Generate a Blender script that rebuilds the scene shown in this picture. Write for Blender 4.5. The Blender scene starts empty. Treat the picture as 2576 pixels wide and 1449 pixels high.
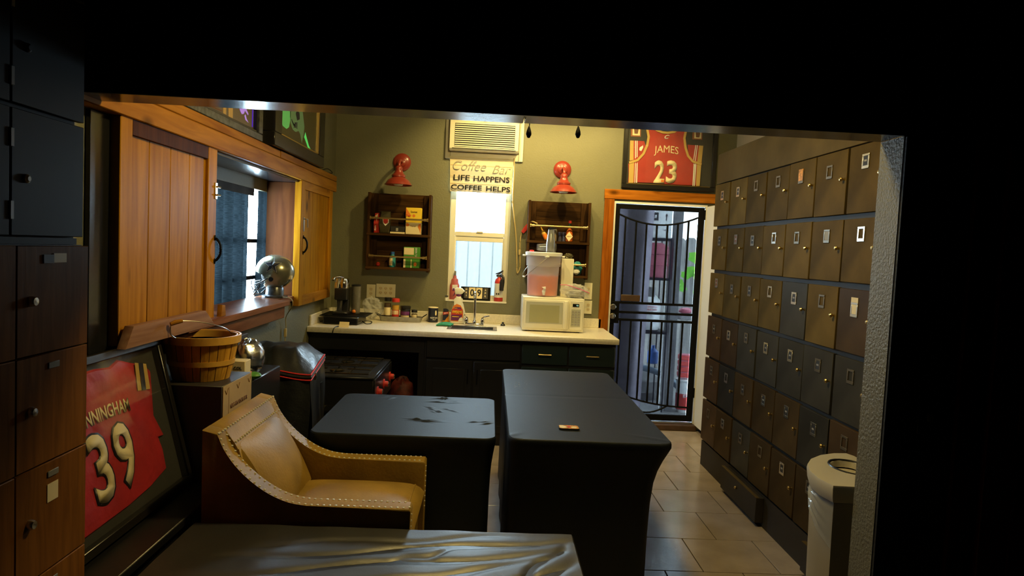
import bpy, bmesh, math, random
from mathutils import Vector, Matrix
random.seed(7)
SC = bpy.context.scene
COL = SC.collection
PI = math.pi

# ------------------------------------------------------------------ camera, sky, exposure
cam_data = bpy.data.cameras.new('camera')
cam_data.sensor_width = 36.0
cam_data.lens = 24.05
cam_data.clip_start = 0.02
cam = bpy.data.objects.new('camera', cam_data)
COL.objects.link(cam)
cr, cu, cf = (0.99844, -0.03063, 0.04658), (-0.04475, 0.05790, 0.99732), (0.03325, 0.99785, -0.05644)
cam.matrix_world = Matrix(((cr[0], cu[0], -cf[0], 0.0), (cr[1], cu[1], -cf[1], 0.0), (cr[2], cu[2], -cf[2], 1.6), (0, 0, 0, 1)))
SC.camera = cam

world = bpy.data.worlds.new('overcast_sky')
SC.world = world
world.use_nodes = True
bg = world.node_tree.nodes['Background']
bg.inputs[0].default_value = (0.60, 0.83, 1.0, 1)
bg.inputs[1].default_value = 46.0

SC.view_settings.view_transform = 'Standard'
SC.view_settings.look = 'None'
SC.view_settings.gamma = 1.0
SC.view_settings.use_curve_mapping = False
SC.view_settings.exposure = 0.0
SC.cycles.max_bounces = 8
SC.cycles.diffuse_bounces = 4
SC.cycles.glossy_bounces = 4
SC.cycles.transparent_max_bounces = 16
SC.cycles.sample_clamp_indirect = 6.0
SC.cycles.use_denoising = True
SC.cycles.caustics_refractive = False
SC.cycles.caustics_reflective = False

WARM = (1.0, 0.74, 0.26)

def portal(name, loc, rot, sx, sy):
    l = bpy.data.lights.new(name, 'AREA')
    l.shape = 'RECTANGLE'; l.size = sx; l.size_y = sy
    l.cycles.is_portal = True
    o = bpy.data.objects.new(name, l); o.location = loc; o.rotation_euler = rot
    COL.objects.link(o)
portal('window_portal', (-0.11, 6.44, 1.62), (-PI / 2, 0, 0), 0.56, 1.04)
portal('door_portal', (1.535, 6.44, 1.04), (-PI / 2, 0, 0), 0.86, 2.09)
portal('side_window_portal', (-1.77, 4.47, 1.55), (0, -PI / 2, 0), 0.8, 1.56)

# ------------------------------------------------------------------ materials
def nt(name):
    m = bpy.data.materials.new(name); m.use_nodes = True
    t = m.node_tree
    return m, t, t.nodes['Principled BSDF']

def L(t, a, b): t.links.new(a, b)

def mat(name, col, rough=0.6, metal=0.0, var=0.0, scale=8.0, bump=0.0, bscale=60.0, spec=0.5, emit=None, es=0.0, rnd=0.0, sheen=0.0, coat=0.0):
    m, t, p = nt(name)
    p.inputs['Base Color'].default_value = (*col, 1)
    p.inputs['Roughness'].default_value = rough
    p.inputs['Metallic'].default_value = metal
    p.inputs['Specular IOR Level'].default_value = spec
    p.inputs['Sheen Weight'].default_value = sheen
    p.inputs['Coat Weight'].default_value = coat
    if emit:
        p.inputs['Emission Color'].default_value = (*emit, 1)
        p.inputs['Emission Strength'].default_value = es
    tc = None
    if var or bump or rnd:
        tc = t.nodes.new('ShaderNodeTexCoord')
    if var or rnd:
        n = t.nodes.new('ShaderNodeTexNoise'); n.inputs['Scale'].default_value = scale; n.inputs['Detail'].default_value = 5
        L(t, tc.outputs['Object'], n.inputs['Vector'])
        r = t.nodes.new('ShaderNodeMapRange')
        r.inputs[1].default_value = 0.3; r.inputs[2].default_value = 0.7
        r.inputs[3].default_value = 1 - var; r.inputs[4].default_value = 1 + var
        L(t, n.outputs['Fac'], r.inputs[0])
        fac = r.outputs[0]
        if rnd:
            oi = t.nodes.new('ShaderNodeObjectInfo')
            r2 = t.nodes.new('ShaderNodeMapRange'); r2.inputs[3].default_value = 1 - rnd; r2.inputs[4].default_value = 1 + rnd
            L(t, oi.outputs['Random'], r2.inputs[0])
            mu = t.nodes.new('ShaderNodeMath'); mu.operation = 'MULTIPLY'
            L(t, fac, mu.inputs[0]); L(t, r2.outputs[0], mu.inputs[1]); fac = mu.outputs[0]
        v = t.nodes.new('ShaderNodeVectorMath'); v.operation = 'SCALE'
        v.inputs[0].default_value = col
        L(t, fac, v.inputs['Scale']); L(t, v.outputs[0], p.inputs['Base Color'])
    if bump:
        n = t.nodes.new('ShaderNodeTexNoise'); n.inputs['Scale'].default_value = bscale; n.inputs['Detail'].default_value = 3
        L(t, tc.outputs['Object'], n.inputs['Vector'])
        b = t.nodes.new('ShaderNodeBump'); b.inputs['Strength'].default_value = bump; b.inputs['Distance'].default_value = 0.01
        L(t, n.outputs['Fac'], b.inputs['Height']); L(t, b.outputs[0], p.inputs['Normal'])
    return m

def wood(name, dark, light, axis='Z', scale=1.0, rough=0.5, knots=True, rnd=0.25, spec=0.04):
    """grain running along one axis, with soft knots and a tone that differs from board to board"""
    m, t, p = nt(name)
    tc = t.nodes.new('ShaderNodeTexCoord'); oi = t.nodes.new('ShaderNodeObjectInfo')
    add = t.nodes.new('ShaderNodeVectorMath'); add.operation = 'ADD'
    sc = t.nodes.new('ShaderNodeVectorMath'); sc.operation = 'SCALE'
    sc.inputs[0].default_value = (7.3, 3.1, 5.7); L(t, oi.outputs['Random'], sc.inputs['Scale'])
    L(t, tc.outputs['Object'], add.inputs[0]); L(t, sc.outputs[0], add.inputs[1])
    mp = t.nodes.new('ShaderNodeMapping')
    s = [14 * scale] * 3; s['XYZ'.index(axis)] = 1.2 * scale
    mp.inputs['Scale'].default_value = s
    L(t, add.outputs[0], mp.inputs['Vector'])
    n = t.nodes.new('ShaderNodeTexNoise'); n.inputs['Scale'].default_value = 2.0; n.inputs['Detail'].default_value = 6; n.inputs['Distortion'].default_value = 0.8
    L(t, mp.outputs[0], n.inputs['Vector'])
    cr_ = t.nodes.new('ShaderNodeValToRGB')
    cr_.color_ramp.elements[0].position = 0.32; cr_.color_ramp.elements[0].color = (*dark, 1)
    cr_.color_ramp.elements[1].position = 0.66; cr_.color_ramp.elements[1].color = (*light, 1)
    L(t, n.outputs['Fac'], cr_.inputs[0])
    out = cr_.outputs[0]
    if knots:
        mp2 = t.nodes.new('ShaderNodeMapping'); s2 = [9.0] * 3; s2['XYZ'.index(axis)] = 4.5
        mp2.inputs['Scale'].default_value = s2; L(t, add.outputs[0], mp2.inputs['Vector'])
        vo = t.nodes.new('ShaderNodeTexVoronoi'); vo.inputs['Scale'].default_value = 0.55; L(t, mp2.outputs[0], vo.inputs['Vector'])
        rr = t.nodes.new('ShaderNodeMapRange'); rr.inputs[1].default_value = 0.05; rr.inputs[2].default_value = 0.16; rr.inputs[3].default_value = 0.30; rr.inputs[4].default_value = 1.0
        L(t, vo.outputs['Distance'], rr.inputs[0])
        v = t.nodes.new('ShaderNodeVectorMath'); v.operation = 'SCALE'; L(t, out, v.inputs[0]); L(t, rr.outputs[0], v.inputs['Scale']); out = v.outputs[0]
    r2 = t.nodes.new('ShaderNodeMapRange'); r2.inputs[3].default_value = 1 - rnd; r2.inputs[4].default_value = 1 + rnd
    L(t, oi.outputs['Random'], r2.inputs[0])
    v = t.nodes.new('ShaderNodeVectorMath'); v.operation = 'SCALE'; L(t, out, v.inputs[0]); L(t, r2.outputs[0], v.inputs['Scale'])
    L(t, v.outputs[0], p.inputs['Base Color'])
    b = t.nodes.new('ShaderNodeBump'); b.inputs['Strength'].default_value = 0.15; b.inputs['Distance'].default_value = 0.004
    L(t, n.outputs['Fac'], b.inputs['Height']); L(t, b.outputs[0], p.inputs['Normal'])
    p.inputs['Roughness'].default_value = rough
    p.inputs['Specular IOR Level'].default_value = spec
    return m

def clear(name, col=(1, 1, 1), keep=0.8, rough=0.05):
    """thin clear plastic or glass: mostly see-through with a glossy skin"""
    m = bpy.data.materials.new(name); m.use_nodes = True; t = m.node_tree
    t.nodes.remove(t.nodes['Principled BSDF'])
    tr = t.nodes.new('ShaderNodeBsdfTransparent'); tr.inputs[0].default_value = (*col, 1)
    gl = t.nodes.new('ShaderNodeBsdfGlossy'); gl.inputs['Roughness'].default_value = rough
    df = t.nodes.new('ShaderNodeBsdfDiffuse'); df.inputs[0].default_value = (*[c * 0.8 for c in col], 1)
    m1 = t.nodes.new('ShaderNodeMixShader'); m1.inputs[0].default_value = 1 - keep; L(t, tr.outputs[0], m1.inputs[1]); L(t, df.outputs[0], m1.inputs[2])
    lw = t.nodes.new('ShaderNodeLayerWeight'); lw.inputs[0].default_value = 0.5
    pw = t.nodes.new('ShaderNodeMath'); pw.operation = 'POWER'; pw.inputs[1].default_value = 5.0; L(t, lw.outputs['Facing'], pw.inputs[0])
    fr = t.nodes.new('ShaderNodeMapRange'); fr.inputs[3].default_value = 0.03; fr.inputs[4].default_value = 0.7; L(t, pw.outputs[0], fr.inputs[0])
    m2 = t.nodes.new('ShaderNodeMixShader'); L(t, fr.outputs[0], m2.inputs[0]); L(t, m1.outputs[0], m2.inputs[1]); L(t, gl.outputs[0], m2.inputs[2])
    L(t, m2.outputs[0], t.nodes['Material Output'].inputs[0])
    return m

def transl(name, col, tr_w=0.5, see=0.0, weave=0.0):
    """cloth, mesh or milky plastic that lets light through"""
    m = bpy.data.materials.new(name); m.use_nodes = True; t = m.node_tree
    t.nodes.remove(t.nodes['Principled BSDF'])
    d = t.nodes.new('ShaderNodeBsdfDiffuse'); d.inputs[0].default_value = (*col, 1)
    tl = t.nodes.new('ShaderNodeBsdfTranslucent'); tl.inputs[0].default_value = (*col, 1)
    if weave:
        tc = t.nodes.new('ShaderNodeTexCoord'); n = t.nodes.new('ShaderNodeTexNoise')
        mp = t.nodes.new('ShaderNodeMapping'); mp.inputs['Scale'].default_value = (25, 25, 420)
        L(t, tc.outputs['Object'], mp.inputs[0]); L(t, mp.outputs[0], n.inputs[0]); n.inputs['Scale'].default_value = 1.0
        r = t.nodes.new('ShaderNodeMapRange'); r.inputs[1].default_value = .3; r.inputs[2].default_value = .7; r.inputs[3].default_value = 1 - weave; r.inputs[4].default_value = 1 + weave
        L(t, n.outputs['Fac'], r.inputs[0])
        v = t.nodes.new('ShaderNodeVectorMath'); v.operation = 'SCALE'; v.inputs[0].default_value = col; L(t, r.outputs[0], v.inputs['Scale'])
        L(t, v.outputs[0], d.inputs[0]); L(t, v.outputs[0], tl.inputs[0])
    mx = t.nodes.new('ShaderNodeMixShader'); mx.inputs[0].default_value = tr_w
    L(t, d.outputs[0], mx.inputs[1]); L(t, tl.outputs[0], mx.inputs[2]); out = mx.outputs[0]
    if see:
        ts = t.nodes.new('ShaderNodeBsdfTransparent')
        m2 = t.nodes.new('ShaderNodeMixShader'); m2.inputs[0].default_value = see
        L(t, out, m2.inputs[1]); L(t, ts.outputs[0], m2.inputs[2]); out = m2.outputs[0]
    L(t, out, t.nodes['Material Output'].inputs[0])
    return m

M = {}
M['olive'] = mat('olive_wall_paint', (0.170, 0.165, 0.098), 0.55, var=0.06, scale=3, bump=0.16, bscale=75)
M['olive_rough'] = mat('olive_orange_peel_paint', (0.125, 0.118, 0.085), 0.42, var=0.08, scale=4, bump=0.55, bscale=95)
M['cream_wall'] = mat('cream_wall_paint', (0.55, 0.50, 0.36), 0.6, bump=0.3, bscale=60)
M['dark_wall'] = mat('near_black_wall', (0.012, 0.012, 0.012), 0.6, bump=0.3, bscale=70)
M['ceiling'] = mat('ceiling_paint', (0.14, 0.13, 0.10), 0.7)
M['black_beam'] = mat('black_painted_lumber', (0.010, 0.010, 0.011), 0.20, var=0.3, scale=6, bump=0.03, bscale=25)
M['dark_floor'] = mat('dark_floor_finish', (0.02, 0.018, 0.016), 0.5)
M['grout'] = mat('grey_grout', (0.05, 0.045, 0.04), 0.9)
M['tile'] = mat('beige_stone_tile', (0.35, 0.29, 0.25), 0.20, var=0.16, scale=5, rnd=0.06, bump=0.08, bscale=20)
M['pine_v'] = wood('orange_stained_pine_upright', (0.32, 0.122, 0.005), (0.51, 0.228, 0.012), 'Z', scale=0.8, rough=0.42, rnd=0.14)
M['pine_y'] = wood('orange_stained_pine_lengthwise', (0.26, 0.096, 0.008), (0.43, 0.190, 0.022), 'Y', scale=0.8, rough=0.45, rnd=0.12)
M['sill'] = wood('reddish_stained_pine', (0.15, 0.052, 0.026), (0.27, 0.105, 0.055), 'Y', rough=0.30)
M['rough_pine'] = wood('rough_unstained_lumber', (0.26, 0.12, 0.07), (0.46, 0.25, 0.16), 'Y', scale=0.8, rough=0.6, knots=False)
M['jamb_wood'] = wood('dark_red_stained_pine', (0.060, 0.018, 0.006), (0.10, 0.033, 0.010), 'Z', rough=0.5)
M['casing_v'] = wood('door_casing_pine_upright', (0.17, 0.045, 0.005), (0.34, 0.105, 0.012), 'Z', rough=0.35)
M['casing_x'] = wood('door_casing_pine_level', (0.22, 0.065, 0.006), (0.42, 0.145, 0.016), 'X', rough=0.35)
M['shelf_wood'] = wood('walnut_stained_boards', (0.022, 0.010, 0.0035), (0.070, 0.033, 0.011), 'X', rough=0.5)
M['shelf_wood_v'] = wood('walnut_stained_uprights', (0.022, 0.010, 0.0035), (0.060, 0.028, 0.010), 'Z', rough=0.5)
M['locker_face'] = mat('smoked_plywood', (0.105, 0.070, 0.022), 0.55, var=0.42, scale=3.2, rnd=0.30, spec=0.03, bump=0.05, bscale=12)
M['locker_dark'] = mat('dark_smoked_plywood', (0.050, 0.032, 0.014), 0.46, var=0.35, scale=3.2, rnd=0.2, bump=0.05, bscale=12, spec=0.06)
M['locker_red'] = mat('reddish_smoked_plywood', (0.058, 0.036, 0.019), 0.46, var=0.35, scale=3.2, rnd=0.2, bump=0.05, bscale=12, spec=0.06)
M['locker_slate'] = mat('slate_grey_plywood', (0.034, 0.032, 0.026), 0.44, var=0.35, scale=3.2, rnd=0.25, bump=0.05, bscale=12, spec=0.10)
M['locker_body'] = mat('blackened_plywood', (0.018, 0.014, 0.010), 0.6)
M['locker_panel'] = mat('smoked_fascia_plywood', (0.10, 0.072, 0.030), 0.5, var=0.3, scale=3, spec=0.04)
M['left_face'] = wood('brown_locker_veneer', (0.16, 0.060, 0.012), (0.24, 0.095, 0.020), 'Z', scale=1.5, rough=0.45, knots=False, rnd=0.08)
M['left_body'] = mat('dark_brown_carcass', (0.03, 0.015, 0.008), 0.6)
M['black_metal'] = mat('satin_black_metal', (0.003, 0.0032, 0.0034), 0.55, spec=0.12, var=0.1, scale=8)
M['black_paint'] = mat('black_cabinet_paint', (0.009, 0.009, 0.010), 0.36, bump=0.06, bscale=40)
M['teal_black'] = mat('teal_black_paint', (0.010, 0.020, 0.019), 0.34, bump=0.06, bscale=40)
M['dark_void'] = mat('recess_interior', (0.008, 0.008, 0.008), 0.8)
M['chrome'] = mat('chrome', (0.80, 0.80, 0.82), 0.10, 1.0)
M['nickel'] = mat('brushed_nickel', (0.62, 0.58, 0.50), 0.28, 1.0)
M['brass'] = mat('aged_brass', (0.62, 0.46, 0.20), 0.30, 1.0)
M['gold'] = mat('gilt', (0.70, 0.50, 0.18), 0.28, 1.0)
M['steel'] = mat('stainless_steel', (0.55, 0.55, 0.55), 0.25, 1.0)
M['galv'] = mat('galvanised_sheet', (0.34, 0.33, 0.30), 0.45, 0.8, var=0.2, scale=30)
M['ivory'] = mat('ivory_plastic', (0.85, 0.80, 0.60), 0.45)
M['cream'] = mat('cream_enamel', (0.76, 0.73, 0.60), 0.32)
M['white'] = mat('white_paint', (0.86, 0.86, 0.84), 0.45)
M['white_pl'] = mat('white_plastic', (0.82, 0.82, 0.80), 0.35)
M['vinyl'] = mat('white_window_vinyl', (0.80, 0.78, 0.70), 0.35)
M['laminate'] = mat('speckled_cream_laminate', (0.74, 0.69, 0.57), 0.30, var=0.10, scale=70)
M['black_pl'] = mat('black_plastic', (0.012, 0.012, 0.013), 0.30)
M['grey_pl'] = mat('grey_plastic', (0.20, 0.20, 0.19), 0.4)
M['glass'] = clear('clear_glass', (0.985, 0.99, 0.99), 0.995)
M['tank'] = clear('smoky_clear_plastic', (0.62, 0.60, 0.55), 0.75)
M['cup'] = clear('clear_cup_plastic', (0.97, 0.975, 0.98), 0.965)
M['bag'] = clear('clear_bag_film', (0.95, 0.95, 0.94), 0.70, 0.10)
M['red_lamp'] = mat('red_enamel', (0.26, 0.034, 0.020), 0.30, coat=0.3)
M['bulb'] = mat('frosted_bulb', (0.75, 0.73, 0.66), 0.4)
M['spandex'] = mat('black_stretch_cloth', (0.0075, 0.0110, 0.0145), 0.55, var=0.10, scale=40, bump=0.05, bscale=160, spec=0.30)
M['leatherette'] = mat('black_leatherette', (0.009, 0.0085, 0.009), 0.46, spec=1.0, var=0.10, scale=25, bump=0.05, bscale=160)
M['chair'] = mat('tan_leather', (0.31, 0.19, 0.036), 0.50, var=0.28, scale=5, spec=0.25, bump=0.10, bscale=90)
M['leatherette'].node_tree.nodes['Principled BSDF'].inputs['IOR'].default_value = 1.56
M['chair_leg'] = mat('dark_wood_leg', (0.03, 0.018, 0.010), 0.4)
M['nail'] = mat('nickel_nailhead', (0.95, 0.91, 0.80), 0.22, 0.35, spec=1.0)
M['vinyl_black'] = mat('black_vinyl_cover', (0.022, 0.024, 0.027), 0.36, var=0.15, scale=14, bump=0.25, bscale=35)
M['red_trim'] = mat('red_piping', (0.75, 0.03, 0.03), 0.45)
M['kraft'] = mat('kraft_card', (0.42, 0.29, 0.13), 0.75, var=0.06, scale=12)
M['box_dark'] = mat('dark_card', (0.028, 0.023, 0.018), 0.5, var=0.2, scale=10)
M['basket'] = wood('golden_splint', (0.50, 0.24, 0.030), (0.70, 0.38, 0.060), 'Z', scale=1.6, rough=0.5, knots=False, rnd=0.15)
M['basket_hoop'] = mat('golden_hoop', (0.68, 0.38, 0.065), 0.45, var=0.12, scale=18)
M['wire'] = mat('galvanised_wire', (0.45, 0.42, 0.36), 0.35, 1.0)
M['foil'] = mat('silver_foil', (0.80, 0.82, 0.84), 0.22, 1.0)
M['helmet'] = mat('silver_green_helmet_shell', (0.30, 0.30, 0.22), 0.24, 0.65, coat=0.6)
M['navy'] = mat('navy_print', (0.010, 0.014, 0.035), 0.4)
M['black_print'] = mat('black_print', (0.012, 0.011, 0.010), 0.6)
M['grey_print'] = mat('grey_print', (0.30, 0.29, 0.27), 0.6)
M['white_print'] = mat('white_print', (0.78, 0.78, 0.76), 0.55)
M['cream_print'] = mat('cream_print', (0.80, 0.68, 0.42), 0.6)
M['red_print'] = mat('red_print', (0.55, 0.03, 0.02), 0.5)
M['orange_print'] = mat('orange_print', (0.75, 0.20, 0.02), 0.5)
M['yellow_print'] = mat('yellow_print', (0.85, 0.60, 0.04), 0.5)
M['purple_print'] = mat('purple_print', (0.13, 0.02, 0.14), 0.5)
M['green_print'] = mat('green_print', (0.06, 0.24, 0.03), 0.5)
M['blue_print'] = mat('blue_print', (0.02, 0.10, 0.38), 0.45)
M['teal_print'] = mat('teal_print', (0.03, 0.25, 0.30), 0.5)
M['brown_print'] = mat('brown_print', (0.16, 0.06, 0.02), 0.6)
M['jersey_red'] = mat('wine_red_mesh_cloth', (0.40, 0.030, 0.020), 0.7, var=0.10, scale=9, bump=0.25, bscale=18)
M['jersey_red2'] = mat('scarlet_jersey_cloth', (0.42, 0.012, 0.022), 0.55, var=0.2, scale=8, bump=0.6, bscale=14)
M['jersey_gold'] = mat('gold_cloth', (0.55, 0.36, 0.10), 0.65)
M['mat_board'] = mat('black_mat_board', (0.028, 0.028, 0.024), 0.7)
M['frame_black'] = mat('black_lacquer_frame', (0.012, 0.011, 0.010), 0.28)
M['frame_worn'] = mat('worn_pewter_frame', (0.11, 0.12, 0.135), 0.32, 0.7, var=0.6, scale=30)
M['art_bg'] = mat('dim_print_ground', (0.13, 0.10, 0.08), 0.35)
M['art_green_bg'] = mat('olive_print_ground', (0.075, 0.065, 0.020), 0.35)
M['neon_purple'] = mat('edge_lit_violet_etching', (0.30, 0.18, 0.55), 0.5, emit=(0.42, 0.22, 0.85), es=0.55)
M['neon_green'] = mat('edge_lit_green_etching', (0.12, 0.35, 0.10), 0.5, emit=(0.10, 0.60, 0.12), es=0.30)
M['art_amber'] = mat('amber_print', (0.55, 0.36, 0.12), 0.5)
M['curtain'] = transl('blue_grey_curtain_cloth', (0.0033, 0.0048, 0.0058), 0.7, 0.0, 0.5)
M['screen'] = transl('dark_perforated_screen', (0.005, 0.0042, 0.006), 0.55, 0.23)
M['insect_screen'] = transl('pale_window_film', (0.14, 0.14, 0.13), 0.8, 0.11)
M['roman'] = transl('cream_canvas', (0.72, 0.62, 0.42), 0.015)
M['milky'] = transl('milky_polypropylene', (0.86, 0.84, 0.80), 0.5, 0.62)
M['drink'] = mat('pink_fruit_drink', (0.80, 0.075, 0.03), 0.4)
M['liner'] = clear('bin_liner_film', (0.85, 0.87, 0.90), 0.80, 0.15)
M['bin'] = mat('beige_bin_plastic', (0.34, 0.31, 0.25), 0.40)
M['bin_lid'] = mat('pale_bin_lid', (0.50, 0.46, 0.37), 0.42)
M['green_sponge'] = mat('green_scourer', (0.015, 0.22, 0.10), 0.85, bump=0.5, bscale=150)
M['concrete'] = mat('patio_concrete', (0.13, 0.125, 0.12), 0.8, var=0.2, scale=6)
M['fence'] = wood('weathered_grey_fence', (0.16, 0.15, 0.14), (0.32, 0.30, 0.28), 'Z', rough=0.8, knots=False)
M['post'] = wood('weathered_post', (0.12, 0.11, 0.11), (0.24, 0.23, 0.23), 'Z', rough=0.8, knots=False)
M['tarp'] = mat('lavender_grey_tarp', (0.20, 0.165, 0.205), 0.6, var=0.25, scale=4)
M['red_tub'] = mat('faded_red_plastic', (0.45, 0.09, 0.13), 0.45)
M['leaf'] = mat('fresh_green_leaf', (0.16, 0.50, 0.03), 0.5)
M['stem'] = mat('green_stem', (0.10, 0.22, 0.04), 0.6)
M['rubble'] = mat('grey_sacking', (0.13, 0.125, 0.12), 0.9, var=0.3, scale=10)
M['hose'] = mat('blue_grey_hose', (0.12, 0.17, 0.22), 0.5)
M['doormat'] = mat('grey_doormat_pile', (0.24, 0.25, 0.27), 0.95, bump=0.6, bscale=220)
M['threshold'] = mat('worn_brown_threshold', (0.06, 0.03, 0.015), 0.55, var=0.3, scale=12)
M['cord_tan'] = mat('tan_flex', (0.52, 0.40, 0.17), 0.5)
M['cord_black'] = mat('black_flex', (0.01, 0.01, 0.01), 0.5)
M['dark_red_door'] = mat('dark_red_door_paint', (0.10, 0.006, 0.006), 0.5)
M['sauce'] = mat('orange_red_sauce', (0.45, 0.10, 0.015), 0.2)
M['spice'] = mat('dark_ground_spice', (0.07, 0.035, 0.015), 0.8)
M['honey'] = mat('amber_squeeze_plastic', (0.60, 0.33, 0.04), 0.3)
M['pink_liquid'] = clear('pink_cleaner', (0.85, 0.30, 0.30), 0.55)
M['orange_liquid'] = mat('orange_soap', (0.80, 0.33, 0.02), 0.25)
M['silver_pouch'] = mat('dark_olive_pouch', (0.07, 0.06, 0.03), 0.3, 0.3, bump=0.4, bscale=30)
M['screen_dark'] = mat('dark_display', (0.01, 0.012, 0.012), 0.15)
M['mw_window'] = mat('greenish_mesh_glass', (0.36, 0.35, 0.20), 0.25, bump=0.0)
M['lint'] = mat('pale_lint', (0.6, 0.6, 0.6), 0.9)
M['flame_a'] = mat('flame_print', (0.60, 0.25, 0.04), 0.3, var=0.6, scale=60)

# ------------------------------------------------------------------ mesh builder
class B:
    def __init__(self):
        self.bm = bmesh.new()
    def box(self, x0, x1, y0, y1, z0, z1, bev=0.0, seg=1):
        vs = [self.bm.verts.new((x, y, z)) for x in (x0, x1) for y in (y0, y1) for z in (z0, z1)]
        fs = [self.bm.faces.new([vs[i] for i in f]) for f in ((0, 1, 3, 2), (4, 6, 7, 5), (0, 4, 5, 1), (2, 3, 7, 6), (0, 2, 6, 4), (1, 5, 7, 3))]
        if bev:
            es = {e for f in fs for e in f.edges}
            bmesh.ops.bevel(self.bm, geom=list(es), offset=bev, segments=seg, profile=0.5, affect='EDGES')
        return self
    def tube(self, pts, r, seg=8, closed=False):
        pts = [Vector(p) for p in pts]; n = len(pts); rings = []
        rs = r if isinstance(r, (list, tuple)) else [r] * n
        up = Vector((0, 0, 1))
        for i, p in enumerate(pts):
            a = pts[(i - 1) % n] if (closed or i > 0) else p
            b = pts[(i + 1) % n] if (closed or i < n - 1) else p
            d = (b - a).normalized() if (b - a).length > 1e-9 else Vector((0, 0, 1))
            s = d.cross(up)
            if s.length < 0.05: s = d.cross(Vector((0, 1, 0)))
            s.normalize(); u = s.cross(d)
            rings.append([self.bm.verts.new(p + (s * math.cos(2 * PI * k / seg) + u * math.sin(2 * PI * k / seg)) * rs[i]) for k in range(seg)])
        m = n if closed else n - 1
        for i in range(m):
            A, Bq = rings[i], rings[(i + 1) % n]
            for k in range(seg):
                self.bm.faces.new((A[k], A[(k + 1) % seg], Bq[(k + 1) % seg], Bq[k]))
        if not closed:
            self.bm.faces.new(rings[0][::-1]); self.bm.faces.new(rings[-1])
        return self
    def lathe(self, prof, c, axis='Z', seg=20, a0=0.0, a1=2 * PI, sx=1.0, sy=1.0):
        """prof: (radius, height) from one end to the other, turned about an axis through c"""
        full = abs(a1 - a0 - 2 * PI) < 1e-6
        cnt = seg if full else seg + 1
        rings = []
        for r, h in prof:
            ring = []
            for k in range(cnt):
                a = a0 + (a1 - a0) * k / seg
                u, v = r * math.cos(a) * sx, r * math.sin(a) * sy
                if axis == 'Z': q = (c[0] + u, c[1] + v, c[2] + h)
                elif axis == 'Y': q = (c[0] + u, c[1] + h, c[2] + v)
                else: q = (c[0] + h, c[1] + u, c[2] + v)
                ring.append(self.bm.verts.new(q))
            rings.append(ring)
        for A, Bq in zip(rings, rings[1:]):
            for k in range(cnt if full else cnt - 1):
                j = (k + 1) % cnt
                self.bm.faces.new((A[k], A[j], Bq[j], Bq[k]))
        if full:
            if prof[0][0] > 1e-5: self.bm.faces.new(rings[0][::-1])
            if prof[-1][0] > 1e-5: self.bm.faces.new(rings[-1])
        return self
    def prism(self, poly, axis, a0, a1, bev=0.0):
        """polygon in the plane across an axis, pushed from a0 to a1.  axis X: (y,z)  Y: (x,z)  Z: (x,y)"""
        def q(p, a):
            return {'X': (a, p[0], p[1]), 'Y': (p[0], a, p[1]), 'Z': (p[0], p[1], a)}[axis]
        v0 = [self.bm.verts.new(q(p, a0)) for p in poly]; v1 = [self.bm.verts.new(q(p, a1)) for p in poly]
        fs = [self.bm.faces.new(v0[::-1]), self.bm.faces.new(v1)]
        n = len(poly)
        for i in range(n): fs.append(self.bm.faces.new((v0[i], v0[(i + 1) % n], v1[(i + 1) % n], v1[i])))
        if bev:
            es = [e for f in fs[:2] for e in f.edges]
            bmesh.ops.bevel(self.bm, geom=es, offset=bev, segments=2, profile=0.5, affect='EDGES')
        return self
    def grid(self, fn, nu, nv):
        vs = [[self.bm.verts.new(fn(i / nu, j / nv)) for j in range(nv + 1)] for i in range(nu + 1)]
        for i in range(nu):
            for j in range(nv):
                self.bm.faces.new((vs[i][j], vs[i + 1][j], vs[i + 1][j + 1], vs[i][j + 1]))
        return self
    def ball(self, c, r, u=12, v=8, sc=(1, 1, 1), rough=0.0, rs=0):
        rg = random.Random(rs)
        vs = bmesh.ops.create_uvsphere(self.bm, u_segments=u, v_segments=v, radius=r)['verts']
        for w in vs:
            k = 1 + rg.uniform(-rough, rough)
            w.co = Vector((c[0] + w.co.x * sc[0] * k, c[1] + w.co.y * sc[1] * k, c[2] + w.co.z * sc[2] * k))
        return self
    def xform(self, mtx):
        bmesh.ops.transform(self.bm, matrix=mtx, verts=self.bm.verts); return self
    def solid(self, t):
        bmesh.ops.recalc_face_normals(self.bm, faces=self.bm.faces)
        bmesh.ops.solidify(self.bm, geom=self.bm.faces[:], thickness=t); return self

def base_of(o):
    v = Vector((0, 0, 0))
    while o is not None:
        v += o.location; o = o.parent
    return v

def finish(o, parent):
    COL.objects.link(o)
    if parent is not None: o.parent = parent
    return o

def part(parent, name, b, m, smooth=True, kind=None, label=None, origin=None):
    """one mesh object; the builder holds scene coordinates, the parent's place is taken off"""
    off = base_of(parent) if parent is not None else Vector((0, 0, 0))
    if origin is not None:
        off = Vector(origin)
    bmesh.ops.recalc_face_normals(b.bm, faces=b.bm.faces)
    bmesh.ops.translate(b.bm, vec=-off, verts=b.bm.verts)
    me = bpy.data.meshes.new(name); b.bm.to_mesh(me); b.bm.free()
    me.materials.append(M[m] if isinstance(m, str) else m)
    if smooth:
        me.shade_smooth(); me.set_sharp_from_angle(angle=math.radians(38))
    o = bpy.data.objects.new(name, me)
    finish(o, parent)
    if origin is not None:
        o.location = Vector(origin) - (base_of(parent) if parent is not None else Vector((0, 0, 0)))
    if kind: o['kind'] = kind
    if label: o['label'] = label
    return o

def thing(name, label, cat, loc=(0, 0, 0), group=None):
    o = bpy.data.objects.new(name, None); o.location = loc; o.empty_display_size = 0.05
    COL.objects.link(o)
    o['label'] = label; o['category'] = cat
    if group: o['group'] = group
    return o

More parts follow.
